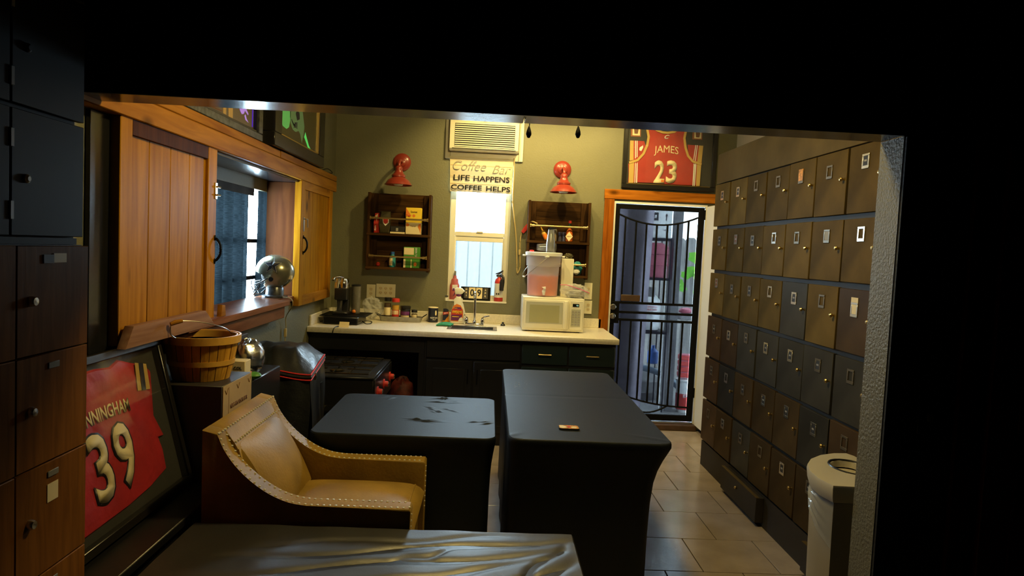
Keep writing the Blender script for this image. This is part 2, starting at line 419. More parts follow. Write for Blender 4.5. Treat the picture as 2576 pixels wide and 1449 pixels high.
def solo(name, b, m, label, cat, loc, group=None, smooth=True):
    o = part(None, name, b, m, smooth, origin=loc)
    o['label'] = label; o['category'] = cat
    if group: o['group'] = group
    return o

def struct(name, b, m, smooth=True):
    o = part(None, name, b, m, smooth); o['kind'] = 'structure'; return o

def sroot(name, loc=(0, 0, 0)):
    o = bpy.data.objects.new(name, None); o.location = loc; o.empty_display_size = 0.05
    COL.objects.link(o); o['kind'] = 'structure'; return o

def copy_thing(root, shift, label=None, group=None):
    r = root.copy(); COL.objects.link(r); r.location = root.location + Vector(shift)
    if label: r['label'] = label
    if group: r['group'] = group
    for c in list(root.children):
        d = c.copy(); COL.objects.link(d); d.parent = r
        for g in list(c.children):
            e = g.copy(); COL.objects.link(e); e.parent = d
    return r

def text_bm(s, off=0.0, spacing=1.0, shear=0.0):
    cv = bpy.data.curves.new('lettering', 'FONT'); cv.body = s; cv.size = 1.0; cv.offset = off; cv.space_character = spacing; cv.shear = shear
    cv.extrude = 0.0; cv.resolution_u = 3
    o = bpy.data.objects.new('lettering', cv); COL.objects.link(o)
    dg = bpy.context.evaluated_depsgraph_get(); dg.update()
    me = bpy.data.meshes.new_from_object(o.evaluated_get(dg))
    bpy.data.objects.remove(o); bpy.data.curves.remove(cv)
    b = B(); b.bm.from_mesh(me); bpy.data.meshes.remove(me)
    return b

def text(parent, name, s, c, xd, yd, w, h, m, off=0.02, lift=0.0008, arch=0.0, fan=0.0, spacing=1.0, shear=0.0):
    """lettering fitted into a w by h box centred on c in the plane of xd, yd"""
    b = text_bm(s, off, spacing, shear)
    xs = [v.co.x for v in b.bm.verts]; ys = [v.co.y for v in b.bm.verts]
    x0, x1, y0, y1 = min(xs), max(xs), min(ys), max(ys)
    c, xd, yd = Vector(c), Vector(xd).normalized(), Vector(yd).normalized(); n = xd.cross(yd)
    for v in b.bm.verts:
        u = ((v.co.x - x0) / (x1 - x0) - 0.5); k = ((v.co.y - y0) / (y1 - y0) - 0.5)
        px = u * w * (1 + fan * k); py = k * h - arch * (2 * u) ** 2
        v.co = c + xd * px + yd * py + n * lift
    r = bmesh.ops.extrude_face_region(b.bm, geom=b.bm.faces[:])
    bmesh.ops.translate(b.bm, vec=-n * lift * 0.9, verts=[v for v in r['geom'] if isinstance(v, bmesh.types.BMVert)])
    return part(parent, name, b, m, smooth=False)

def sheet(parent, name, poly, c, xd, yd, m, lift=0.001, thick=0.0008, origin=None):
    """flat shape given in plane coordinates"""
    b = B(); c, xd, yd = Vector(c), Vector(xd).normalized(), Vector(yd).normalized(); n = xd.cross(yd)
    top = [b.bm.verts.new(c + xd * p[0] + yd * p[1] + n * lift) for p in poly]
    bot = [b.bm.verts.new(c + xd * p[0] + yd * p[1] + n * (lift - thick)) for p in poly]
    b.bm.faces.new(top); b.bm.faces.new(bot[::-1])
    k = len(poly)
    for i in range(k): b.bm.faces.new((top[i], bot[i], bot[(i + 1) % k], top[(i + 1) % k]))
    return part(parent, name, b, m, smooth=False)

def rect(w, h): return [(-w / 2, -h / 2), (w / 2, -h / 2), (w / 2, h / 2), (-w / 2, h / 2)]
def disc(r, n=16, sx=1.0): return [(r * sx * math.cos(2 * PI * i / n), r * math.sin(2 * PI * i / n)) for i in range(n)]
EX, EY, EZ = (1, 0, 0), (0, 1, 0), (0, 0, 1)
def spline(pts, n=6):
    """smooth curve through points"""
    P = [Vector(p) for p in pts]; out = []
    for i in range(len(P) - 1):
        a, b, c, d = P[max(i - 1, 0)], P[i], P[i + 1], P[min(i + 2, len(P) - 1)]
        for k in range(n):
            t = k / n
            out.append(0.5 * ((2 * b) + (c - a) * t + (2 * a - 5 * b + 4 * c - d) * t * t + (3 * b - a - 3 * c + d) * t ** 3))
    out.append(P[-1]); return out

YB = 6.25      # back wall face
XL = -1.43     # left wall face
XR = 2.20      # wall behind the lockers
YO = 2.30      # near face of the header
ZH = 2.044     # underside of the header

# ------------------------------------------------------------------ room shell
b = B(); b.box(-1.9, 2.75, -2.3, 6.42, -0.12, -0.007)
floor = struct('floor', b, 'grout')
tile_rows = [6.20, 5.79, 5.387, 4.984, 4.585, 4.185, 3.782, 3.379, 2.976, 2.573, 2.17]
for i in range(len(tile_rows) - 1):
    y1, y0 = tile_rows[i], tile_rows[i + 1]
    x = 2.168 if i % 2 == 1 else 2.37
    while x > XL:
        a, c = max(x - 0.403, XL), min(x, XR)
        if c - a > 0.03:
            part(floor, 'tile', B().box(a + 0.0025, c - 0.0025, y0 + 0.0025, min(y1, 6.2) - 0.0025, -0.006, random.uniform(-0.0006, 0.0004), 0.0015), 'tile', smooth=False,
                 origin=((a + c) / 2, (y0 + y1) / 2, 0))
        x -= 0.403
part(floor, 'floor_boards', B().box(-1.43, 2.6, -2.2, 2.165, -0.006, -0.001), 'dark_floor')

b = B()
for r in ((-1.75, -0.385, 0, 3.2), (-0.385, 0.165, 0, 1.10), (-0.385, 0.165, 2.42, 3.2), (0.165, 1.105, 0, 3.2), (1.105, 1.965, 2.088, 3.2), (1.965, 2.35, 0, 3.2)):
    b.box(r[0], r[1], YB, YB + 0.15, r[2], r[3])
struct('wall_back', b, 'olive', smooth=False)
b = B()
b.box(-1.63, XL, -2.3, 3.05, 0, 3.2); b.box(-1.63, XL, 5.05, 6.25, 0, 3.2); b.box(-1.63, XL, 3.05, 5.05, 0, 1.15); b.box(-1.63, XL, 3.05, 5.05, 2.03, 3.2)
b.box(-1.75, -1.63, -2.3, 3.7, 0, 3.2); b.box(-1.75, -1.63, 5.25, 6.4, 0, 3.2); b.box(-1.75, -1.63, 3.7, 5.25, 0, 1.16); b.box(-1.75, -1.63, 3.7, 5.25, 1.93, 3.2)
struct('wall_left', b, 'olive', smooth=False)
struct('wall_right', B().box(XR, XR + 0.15, 2.45, 6.4, 0, 3.2), 'cream_wall', smooth=False)
b = B().box(1.38, 2.75, YO, YO + 0.14, 0, ZH)
struct('wall_divider', b, 'olive_rough', smooth=False)
struct('wall_header', B().box(XL, 2.75, YO + 0.004, YO + 0.136, ZH + 0.03, 3.2), 'dark_wall', smooth=False)
hd = sroot('trim_1', (0, YO, ZH))
part(hd, 'plank', B().box(XL, 0.093, YO, YO + 0.14, ZH, ZH + 0.03, 0.002), 'black_beam')
part(hd, 'plank', B().box(0.096, 1.379, YO, YO + 0.14, ZH + 0.001, ZH + 0.03, 0.002), 'black_beam')
part(hd, 'face_board', B().box(XL, 2.6, YO - 0.018, YO, ZH - 0.002, 2.62, 0.002), 'black_beam')
struct('wall_front_right', B().box(1.383, 2.6, YO - 0.012, YO, 0, ZH - 0.004), 'dark_wall', smooth=False)  # near-black skin: unlit look of the wall's near face put into colour
struct('wall_right_near', B().box(2.6, 2.75, -2.3, YO + 0.14, 0, 3.2), 'dark_wall', smooth=False)
struct('wall_rear', B().box(-1.75, 2.75, -2.35, -2.2, 0, 3.2), 'dark_wall', smooth=False)
struct('ceiling', B().box(-1.75, 2.75, YO + 0.14, 6.4, 3.2, 3.3), 'ceiling', smooth=False)
struct('ceiling_near', B().box(-1.75, 2.75, -2.35, YO + 0.14, 2.75, 2.85), 'dark_wall', smooth=False)

# side casing and dark red door on the near face of the divider
c = sroot('trim_2', (1.66, YO - 0.02, 0))
part(c, 'casing', B().prism([(1.625, 0.0), (1.70, 0.0), (1.695, 2.04), (1.62, 2.04)], 'Y', YO - 0.035, YO - 0.012, 0.003), 'jamb_wood')
d = sroot('door_3', (2.15, YO - 0.02, 0))
part(d, 'door_leaf', B().box(1.72, 2.56, YO - 0.05, YO - 0.012, 0.01, 2.03, 0.003), 'dark_red_door')
part(d, 'door_panel', B().box(1.82, 2.46, YO - 0.056, YO - 0.05, 0.2, 0.9, 0.004), 'dark_red_door')
part(d, 'door_panel', B().box(1.82, 2.46, YO - 0.056, YO - 0.05, 1.05, 1.9, 0.004), 'dark_red_door')
t = thing('light_switch', 'dark switch plate on the black wall beside the textured wall end', 'switch', (1.535, YO - 0.012, 1.09))
part(t, 'plate', B().box(1.495, 1.575, YO - 0.018, YO - 0.012, 1.03, 1.15, 0.002), 'black_pl')
part(t, 'toggle', B().box(1.525, 1.545, YO - 0.026, YO - 0.018, 1.075, 1.105, 0.002), 'grey_pl')

# wooden beam over the side opening
bm_ = sroot('trim_3', (XL, 4.2, 2.09))
part(bm_, 'plank', B().box(XL, -1.365, 2.32, 6.04, 2.024, 2.112, 0.004), 'pine_y')
part(bm_, 'plank', B().box(XL, -1.369, 2.32, 4.45, 2.114, 2.160, 0.004), 'pine_y')
part(bm_, 'plank', B().box(XL, -1.366, 4.453, 6.04, 2.114, 2.162, 0.004), 'pine_y')
# reveal of the side opening: soffit, far jamb, sill ledge
rv = sroot('trim_4', (-1.5, 4.2, 1.6))
part(rv, 'soffit_board', B().box(-1.628, -1.40, 3.05, 5.03, 2.008, 2.022, 0.001), 'black_beam')
part(rv, 'jamb_board', B().box(-1.63, -1.415, 5.015, 5.045, 1.19, 2.008, 0.002), 'jamb_wood')
part(rv, 'jamb_board', B().box(-1.63, -1.432, 3.055, 3.08, 1.19, 2.008, 0.002), 'jamb_wood')
part(rv, 'sill_board', B().box(-1.63, -1.33, 3.08, 4.62, 1.155, 1.190, 0.004), 'sill')
part(rv, 'sill_board', B().box(-1.63, -1.41, 4.62, 5.015, 1.153, 1.189, 0.004), 'sill')
part(rv, 'apron_board', B().box(-1.43, -1.352, 3.0, 4.58, 1.075, 1.153, 0.004), 'sill')
part(rv, 'stop_block', B().prism([(3.50, 1.19), (3.56, 1.19), (3.55, 1.245), (3.51, 1.25)], 'X', -1.375, -1.35, 0.003), 'pine_y')
part(rv, 'guide_board', B().prism([(2.545, 1.165), (3.345, 1.165), (3.345, 1.180), (3.25, 1.245), (2.60, 1.245)], 'X', -1.362, -1.326, 0.003), 'rough_pine')

struct('trim_6', B().box(-1.43, -1.412, 2.455, 2.60, 1.06, 2.02, 0.002), 'black_beam')
# side window: burglar bars outside the opening
w2 = sroot('window_2', (-1.72, 4.4, 1.55))
for y in (4.02, 4.22, 4.38, 4.56, 4.80, 5.08):
    part(w2, 'bar', B().box(-1.715, -1.697, y, y + 0.032, 1.16, 1.93), 'black_metal')
for z in (1.30, 1.56):
    part(w2, 'cross_bar', B().box(-1.697, -1.687, 3.7, 5.25, z, z + 0.028), 'black_metal')
def curtain(name, label, y0, y1, amp, seed):
    rg = random.Random(seed); ph = rg.uniform(0, 6)
    f1 = 2 * PI * (y1 - y0) / 0.17
    def fn(u, v):
        y = y0 + (y1 - y0) * u; z = 2.0 - 0.83 * v
        a = amp * (0.55 + 0.45 * v)
        return (-1.660 + a * math.sin(f1 * u + ph + 0.5 * math.sin(5 * u)) + 0.35 * a * math.sin(2.3 * f1 * u + 1), y + 0.012 * math.sin(3 * v + f1 * u), z)
    t = thing(name, label, 'curtain', (-1.66, (y0 + y1) / 2, 1.17))
    part(t, 'panel', B().grid(fn, 60, 12), 'curtain')
    part(t, 'rod_pocket', B().tube([(-1.662, y0, 2.0), (-1.662, y1, 2.0)], 0.006), 'black_metal')
curtain('curtain', 'wide blue-grey curtain hanging behind the serving opening', 3.72, 4.72, 0.021, 3)
curtain('curtain', 'narrow blue-grey curtain strip hanging past the bright gap', 4.92, 5.2, 0.018, 5)

t = thing('valance', 'black cloth valance across the top of the blue-grey curtains', 'valance', (-1.645, 4.4, 1.90))
part(t, 'cloth', B().grid(lambda u, v: (-1.640 + 0.004 * math.sin(40 * u), 3.5 + 1.26 * u, 2.006 - 0.125 * v), 30, 4).solid(0.003), 'dark_void')
# window over the sink
w = sroot('window_1', (-0.11, YB + 0.08, 1.11))
part(w, 'window_sill', B().box(-0.385, 0.165, YB - 0.004, YB + 0.148, 1.10, 1.116, 0.002), 'vinyl')
b = B(); b.box(-0.385, -0.335, YB + 0.05, YB + 0.12, 1.116, 2.42, 0.002); b.box(0.115, 0.165, YB + 0.05, YB + 0.12, 1.116, 2.42, 0.002); b.box(-0.335, 0.115, YB + 0.05, YB + 0.12, 2.37, 2.42, 0.002); b.box(-0.335, 0.115, YB + 0.05, YB + 0.12, 1.116, 1.135, 0.002)
part(w, 'window_frame', b, 'vinyl')
b = B(); b.box(-0.335, 0.115, YB + 0.055, YB + 0.085, 1.70, 1.742, 0.003); b.box(-0.345, -0.325, YB + 0.06, YB + 0.085, 1.135, 1.70, 0.002); b.box(0.105, 0.125, YB + 0.06, YB + 0.085, 1.135, 1.70, 0.002); b.box(-0.335, 0.115, YB + 0.06, YB + 0.085, 1.135, 1.165, 0.003); b.box(-0.335, 0.115, YB + 0.062, YB + 0.083, 1.655, 1.70, 0.002)
s = part(w, 'lower_sash', b, 'vinyl')
part(s, 'sash_lock', B().box(-0.14, -0.08, YB + 0.045, YB + 0.06, 1.735, 1.752, 0.004), 'vinyl')
part(w, 'pane', B().box(-0.325, 0.105, YB + 0.07, YB + 0.074, 1.165, 1.655), 'glass')
part(w, 'pane', B().box(-0.335, 0.115, YB + 0.092, YB + 0.096, 1.742, 2.37), 'glass')
part(w, 'insect_screen', B().box(-0.335, 0.115, YB + 0.110, YB + 0.111, 1.135, 1.70), 'insect_screen')
for x in (-0.325, -0.214, -0.100, 0.018, 0.125):
    part(w, 'bar', B().box(x - 0.007, x + 0.007, YB + 0.20, YB + 0.214, 1.05, 1.715), 'white_pl')

# door to the patio: casing, white jamb, steel security door, inner white door
c = sroot('trim_5', (1.53, YB, 0))
part(c, 'casing_upright', B().box(1.015, 1.104, YB - 0.022, YB, 0.0, 2.098, 0.003), 'casing_v')
part(c, 'casing_head', B().box(1.010, 2.045, YB - 0.024, YB, 2.10, 2.188, 0.003), 'casing_x')
b = B(); b.box(1.105, 1.122, YB - 0.005, YB + 0.15, 0.02, 2.085); b.box(1.950, 1.965, YB - 0.005, YB + 0.15, 0.02, 2.085); b.box(1.122, 1.950, YB - 0.005, YB + 0.15, 2.066, 2.085)
part(c, 'door_lining', b, 'white')
part(c, 'threshold', B().box(1.105, 1.965, YB - 0.08, YB + 0.15, 0.0, 0.052, 0.006), 'threshold')
part(c, 'threshold_strip', B().box(1.125, 1.945, YB - 0.02, YB + 0.05, 0.052, 0.066, 0.003), 'steel')

d1 = sroot('door_1', (1.53, YB + 0.06, 0.07))
Y0, Y1 = YB + 0.005, YB + 0.035
b = B(); b.box(1.124, 1.164, Y0, Y1, 0.07, 2.062, 0.002); b.box(1.893, 1.945, Y0, Y1, 0.07, 2.062, 0.002); b.box(1.164, 1.893, Y0, Y1, 2.018, 2.062, 0.002); b.box(1.164, 1.893, Y0, Y1, 0.07, 0.125, 0.002)
fr = part(d1, 'steel_frame', b, 'black_metal')
part(d1, 'mesh_panel', B().box(1.164, 1.893, Y1 + 0.004, Y1 + 0.0045, 0.12, 2.02), 'screen')
def top_z(x): return 1.885 + 0.085 * ((x - 1.525) / 0.37) ** 2
def bot_z(x): return 0.30 - 0.075 * (1 - ((x - 1.42) / 0.55) ** 2) - 0.05 * (x - 1.3)
xs = [1.164 + (1.893 - 1.164) * i / 14 for i in range(15)]
part(d1, 'curved_rail', B().tube([(x, Y0 + 0.012, top_z(x)) for x in xs], 0.009, 6), 'black_metal')
part(d1, 'curved_rail', B().tube([(x, Y0 + 0.012, 0.335 - 0.135 * ((x - 1.164) / 0.729) - 0.035 * math.sin(PI * (x - 1.164) / 0.729)) for x in xs], 0.009, 6), 'black_metal')
part(d1, 'curved_rail', B().tube([(x, Y0 + 0.012, 0.215 - 0.075 * math.sin(PI * (x - 1.3) / 0.42)) for x in [1.3 + 0.42 * i / 10 for i in range(11)]], 0.008, 6), 'black_metal')
for z in (1.158, 1.070, 1.0):
    part(d1, 'cross_rail', B().box(1.164, 1.893, Y0 + 0.002, Y0 + 0.022, z - 0.011, z + 0.011, 0.001), 'black_metal')
for x in (1.222, 1.322, 1.418, 1.514, 1.612, 1.708, 1.806):
    part(d1, 'bar', B().box(x - 0.0075, x + 0.0075, Y0 + 0.004, Y0 + 0.02, 1.16, top_z(x)), 'black_metal')
    part(d1, 'bar', B().box(x - 0.0075, x + 0.0075, Y0 + 0.004, Y0 + 0.02, 0.335 - 0.135 * ((x - 1.164) / 0.729) - 0.035 * math.sin(PI * (x - 1.164) / 0.729), 1.0), 'black_metal')
lb = part(d1, 'lock_box', B().box(1.126, 1.205, Y0 - 0.006, Y0, 0.965, 1.165, 0.002), 'black_metal')
for z in (1.115, 1.030):
    k = part(lb, 'lock_cylinder', B().lathe([(0.027, 0.0), (0.027, -0.012), (0.022, -0.018), (0.0, -0.018)], (1.146, Y0 - 0.006, z), 'Y', 18), 'nickel')
part(lb, 'thumb_turn', B().box(1.141, 1.151, Y0 - 0.036, Y0 - 0.022, 1.012, 1.048, 0.003), 'nickel')
part(d1, 'latch_plate', B().box(1.215, 1.392, Y0 - 0.004, Y0 + 0.004, 1.172, 1.232, 0.004), 'threshold')
for z in (0.3, 1.95):
    part(d1, 'hinge', B().tube([(1.948, Y0 - 0.004, z), (1.948, Y0 - 0.004, z + 0.09)], 0.008, 8), 'black_metal')

d2 = sroot('door_2', (1.965, YB - 0.4, 0.06))
part(d2, 'door_leaf', B().box(1.955, 1.995, 5.42, YB - 0.03, 0.05, 2.07, 0.003), 'white')
part(d2, 'knob', B().ball((1.94, 5.50, 1.0), 0.025, 12, 8), 'nickel')

# ------------------------------------------------------------------ patio behind the door
struct('ground_patio', B().box(-0.5, 6.0, 6.40, 9.6, -0.16, -0.06), 'concrete')
t = thing('fence', 'tall fence of weathered grey boards across the patio', 'fence', (2.6, 9.1, -0.06))
x = 0.6
while x < 4.8:
    h = 1.86 + random.uniform(-0.03, 0.03)
    part(t, 'fence_board', B().prism([(x, -0.06), (x + 0.138, -0.06), (x + 0.138, h - 0.03), (x + 0.11, h), (x + 0.028, h), (x, h - 0.03)], 'Y', 9.1, 9.12), 'fence', smooth=False, origin=(x, 9.1, 0))
    x += 0.143
for z in (0.3, 1.5):
    part(t, 'fence_rail', B().box(0.6, 4.8, 9.122, 9.16, z, z + 0.09), 'fence')
def tarp(u, v):
    x = 0.75 + 0.92 * u - 0.03 * v * u
    return (x, 6.93 + 0.055 * math.sin(19 * u + 1.5 * v) + 0.10 * u * u, 2.5 - 2.54 * v)
b = B().grid(tarp, 48, 12); b.solid(0.006)
solo('tarp', b, 'tarp', 'lavender grey tarp hanging at the latch side of the patio', 'tarp', (1.2, 7.05, -0.04))
solo('wooden_post', B().box(1.93, 2.02, 7.2, 7.29, -0.06, 2.6, 0.004), 'post', 'weathered square post standing in the middle of the patio', 'post', (1.975, 7.245, -0.06))
solo('wooden_post', B().box(1.9035, 1.929, 7.30, 7.34, -0.06, 1.80, 0.002), 'white_pl', 'thin pale strip standing for the lit side of the patio post', 'post', (1.90, 7.32, -0.06))  # pale strip added for the lit left side of the post
t = thing('storage_rack', 'dark metal rack holding the carton, red tub and gas bottle', 'rack', (1.74, 7.32, -0.06))
for z in (1.765, 1.345, 0.775):
    part(t, 'shelf', B().box(1.60, 1.90, 7.15, 7.55, z, z + 0.025, 0.002), 'black_metal')
for x, y in ((1.605, 7.15), (1.885, 7.15), (1.605, 7.54), (1.885, 7.54)):
    part(t, 'leg', B().box(x, x + 0.012, y, y + 0.012, -0.06, 1.765), 'black_metal')
t = thing('carton', 'white carton with a black number square and an up arrow', 'box', (1.77, 7.33, 1.79))
part(t, 'carton_body', B().box(1.635, 1.893, 7.18, 7.48, 1.79, 2.08, 0.003), 'white_print')
sheet(t, 'number_square', rect(0.082, 0.085), (1.705, 7.18, 2.015), EX, EZ, 'black_print')
text(t, 'number_lettering', '28', (1.705, 7.178, 2.015), EX, EZ, 0.045, 0.034, 'white_print')
sheet(t, 'arrow', [(-0.005, -0.035), (0.005, -0.035), (0.007, 0.012), (0.017, 0.012), (0.002, 0.042), (-0.013, 0.012), (-0.004, 0.012)], (1.83, 7.18, 2.01), EX, EZ, 'black_print')
for k in range(4):
    sheet(t, 'print_line', rect(0.10 - 0.015 * k, 0.005), (1.715 - 0.006 * k, 7.18, 1.905 - 0.014 * k), EX, EZ, 'grey_print')
text(t, 'small_mark', '<M>', (1.825, 7.18, 1.875), EX, EZ, 0.05, 0.016, 'black_print')
t = thing('storage_tub', 'faded red plastic tub on the rack under the white carton', 'tub', (1.74, 7.33, 1.37))
part(t, 'tub_body', B().prism([(1.655, 1.37), (1.845, 1.37), (1.865, 1.62), (1.635, 1.62)], 'Y', 7.17, 7.5, 0.01), 'red_tub')
part(t, 'tub_rim', B().box(1.625, 1.875, 7.16, 7.51, 1.50, 1.515, 0.003), 'red_tub')
part(t, 'tub_lid', B().prism([(1.63, 1.62), (1.87, 1.62), (1.87, 1.70), (1.80, 1.74), (1.63, 1.74)], 'Y', 7.16, 7.51, 0.006), 'red_tub')
t = thing('gas_bottle', 'white propane bottle on the rack behind the screen door', 'gas bottle', (1.735, 7.32, 0.80))
part(t, 'tank', B().lathe([(0.06, 0), (0.10, 0.01), (0.115, 0.06), (0.118, 0.26), (0.105, 0.33), (0.06, 0.38), (0.03, 0.39)], (1.735, 7.30, 0.80), 'Z', 20), 'white_pl')
part(t, 'collar', B().lathe([(0.07, 0.36), (0.075, 0.36), (0.075, 0.46), (0.07, 0.46)], (1.735, 7.30, 0.80), 'Z', 16, 0.6, 5.2), 'grey_pl')
part(t, 'valve', B().tube([(1.735, 7.30, 1.18), (1.735, 7.30, 1.25)], 0.014), 'brass')
for k in range(3):
    sheet(t, 'print_line', rect(0.11, 0.006), (1.735, 7.181, 1.06 - 0.03 * k), EX, EZ, 'red_print')
t = thing('crate_stack', 'red ribbed crate on the white bucket by the hinge side', 'crate', (2.14, 7.25, 0.31))
for k in range(4):
    part(t, 'rib', B().box(2.075, 2.205, 7.19, 7.31, 0.315 + 0.062 * k, 0.365 + 0.062 * k, 0.006), 'red_print')
part(t, 'core', B().box(2.085, 2.195, 7.20, 7.30, 0.312, 0.56), 'red_tub')
t = thing('paint_bucket', 'white bucket with a red printed label under the red crate', 'bucket', (2.15, 7.25, -0.06))
part(t, 'bucket_body', B().lathe([(0.075, 0), (0.078, 0.0), (0.088, 0.33), (0.094, 0.335), (0.094, 0.352), (0.0, 0.355)], (2.15, 7.25, -0.06), 'Z', 20), 'white_pl')
part(t, 'label_band', B().lathe([(0.080, 0.03), (0.0855, 0.03), (0.0885, 0.20), (0.082, 0.20)], (2.15, 7.25, -0.06), 'Z', 20), 'red_print')
text(t, 'label_lettering', 'BURN', (2.15, 7.161, 0.12), EX, EZ, 0.07, 0.03, 'white_print')
t = thing('vine', 'bright green vine with broad leaves against the fence', 'plant', (2.45, 8.0, -0.06))
part(t, 'vine_stem', B().tube(spline([(2.62, 8.06, -0.06), (2.55, 8.05, 0.7), (2.42, 8.02, 1.2), (2.52, 8.02, 1.55), (2.6, 8.0, 1.8)]), 0.008, 6), 'stem')
for (x, z, s) in ((2.40, 1.60, .09), (2.48, 1.62, .08), (2.54, 1.56, .07), (2.36, 1.44, .08), (2.46, 1.42, .09), (2.30, 1.39, .06), (2.22, 1.30, .07), (2.27, 1.24, .06), (2.55, 1.78, .07), (2.60, 1.70, .07), (2.58, 1.5, .08), (2.19, 1.27, .06), (2.5, 1.3, .07)):
    poly = [(s * math.cos(a) * (1 + .15 * math.cos(5 * a)), s * .8 * math.sin(a) * (1 + .15 * math.cos(5 * a))) for a in [2 * PI * k / 12 for k in range(12)]]
    sheet(t, 'leaf', poly, (x, 7.97 + random.uniform(-.03, .03), z), (1, random.uniform(-.4, .4), random.uniform(-.3, .3)), (0, random.uniform(-.6, .2), 1), 'leaf')
solo('sack_heap', B().ball((1.70, 7.85, 0.10), 0.30, 20, 12, (1.25, 0.7, 0.75), 0.12, 2), 'rubble', 'lumpy grey sacking heaped on the patio floor', 'sack', (1.70, 7.85, -0.06))
solo('hose', B().tube(spline([(1.55, 7.5, 0.38), (1.75, 7.45, 0.36), (1.95, 7.42, 0.30), (2.12, 7.42, 0.18), (2.3, 7.45, 0.02), (2.5, 7.6, -0.03)]), 0.035, 10), 'hose', 'thick blue-grey hose lying across the grey sacks', 'hose', (1.9, 7.45, -0.06))
solo('blue_jug', B().lathe([(0.05, 0), (0.06, 0.01), (0.06, 0.13), (0.02, 0.17), (0.02, 0.2)], (1.83, 7.42, 0.42), 'Z', 14), 'blue_print', 'small blue jug above the hose on the patio', 'jug', (1.83, 7.42, 0.42))
solo('pink_toy', B().ball((2.14, 7.35, 1.02), 0.06, 12, 8, (1.2, .8, .6), .1, 4), 'red_tub', 'small pink bundle on the wooden crossbar outside', 'bundle', (2.14, 7.35, 0.985))
solo('crossbar', B().box(2.03, 2.60, 7.28, 7.42, 0.93, 0.985, 0.004), 'post', 'weathered wooden crossbar beyond the hinge side of the screen door', 'beam', (2.3, 7.35, 0.93))
solo('blue_rope', B().tube(spline([(2.36, 7.35, 1.5), (2.33, 7.34, 1.35), (2.35, 7.35, 1.2), (2.31, 7.35, 0.99)]), 0.018, 8), 'blue_print', 'bright blue rope standing up from the wooden crossbar outside', 'rope', (2.33, 7.35, 0.985))
solo('doormat', B().box(1.25, 1.93, 6.50, 6.95, -0.059, -0.035, 0.004), 'doormat', 'grey doormat just outside the black security door', 'mat', (1.6, 6.7, -0.06))

# ------------------------------------------------------------------ wall of small lockers
LX, LW = 1.698, 0.3257
t = thing('locker_bank', 'tall bank of small smoked-wood lockers along the wall beside the screen door', 'lockers', (1.95, 4.0, 0))
part(t, 'carcass', B().box(1.722, 2.19, 2.61, 5.205, 0.19, 2.165), 'locker_body')
part(t, 'fascia_panel', B().box(1.700, 1.722, 2.61, 5.21, 2.166, 2.39, 0.002), 'locker_panel')
part(t, 'top_board', B().box(1.722, 2.19, 2.61, 5.205, 2.166, 2.386), 'locker_body')
part(t, 'toe_kick', B().box(1.705, 2.19, 2.61, 5.205, 0.0, 0.19), 'locker_body')
tops = [2.158, 1.820, 1.490, 1.163, 0.840, 0.512]; bots = [1.846, 1.516, 1.186, 0.858, 0.535, 0.205]
door_cache = {}
FACES = ['bbbbbbbb', 'bbbbbbbb', 'bbbbsbrs', 'rrssssss', 'rsdddsrd', 'rdsdddds']  # door tone by row and column, darker in the lower rows
def locker_door(c, r):
    y1 = 5.217 - c * LW - 0.004; y0 = y1 - LW + 0.014
    zt, zb = tops[r] + random.uniform(-.003, .003), bots[r] + random.uniform(-.003, .003)
    dx = random.uniform(-0.003, 0.003)
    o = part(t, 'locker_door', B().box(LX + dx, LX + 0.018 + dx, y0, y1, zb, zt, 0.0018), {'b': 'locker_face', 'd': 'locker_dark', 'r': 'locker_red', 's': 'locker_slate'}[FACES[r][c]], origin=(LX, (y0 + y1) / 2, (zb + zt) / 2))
    yc = (y0 + y1) / 2 + random.uniform(-.012, .012); zc = zt - 0.082 + random.uniform(-.012, .012)
    kind = {(3, 0): 'empty', (2, 0): 'empty', (5, 0): 'empty', (6, 0): 'dark', (3, 1): 'empty', (6, 1): 'bright', (5, 1): 'picture', (4, 1): 'empty', (4, 0): 'sticker', (6, 2): 'photo', (3, 2): 'empty'}.get((c, r), random.choice(['dark', 'dark', 'dark', 'line', 'empty']))
    q = B(); x0, x1 = LX + dx - 0.004, LX + dx
    for (a, b_, e, f) in ((-.030, .030, .022, .032), (-.030, .030, -.036, -.022), (-.030, -.019, -.022, .022), (.019, .030, -.022, .022)):
        q.box(x0, x1, yc + a, yc + b_, zc + e, zc + f, 0.0008)
    part(o, 'label_frame', q, 'nickel' if (kind == 'bright' or random.random() < .35) else 'brass_dark')
    if kind in ('dark', 'line', 'picture', 'photo', 'sticker'):
        sz = {'photo': (.030, .055), 'sticker': (.026, .042)}.get(kind, (.019, .022))
        mt = {'dark': 'black_print', 'line': 'brown_print', 'picture': 'grey_print', 'photo': 'cream_print', 'sticker': 'flame_a'}[kind]
        part(o, 'label_card' if kind not in ('photo', 'sticker') else kind, B().box(x0 + 0.001 if kind != 'sticker' else x0 - .001, x1, yc - sz[0], yc + sz[0], zc - .022, zc + sz[1] if kind in ('photo', 'sticker') else zc + .022), mt)
        if kind in ('dark', 'line'):
            part(o, 'label_print', B().box(x0 + .0005, x0 + .001, yc - .011, yc + .011, zc - .004, zc + .005), 'grey_print')
    zk = (zt + zb) / 2 + 0.012
    part(o, 'knob', B().lathe([(0.006, 0), (0.005, -0.008), (0.010, -0.013), (0.011, -0.018), (0.007, -0.023), (0, -0.024)], (LX + dx, y0 + 0.022, zk), 'X', 12), 'brass')
M['brass_dark'] = mat('dull_bronze_label_frame', (0.16, 0.13, 0.09), 0.4, 0.7)
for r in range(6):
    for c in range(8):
        locker_door(c, r)
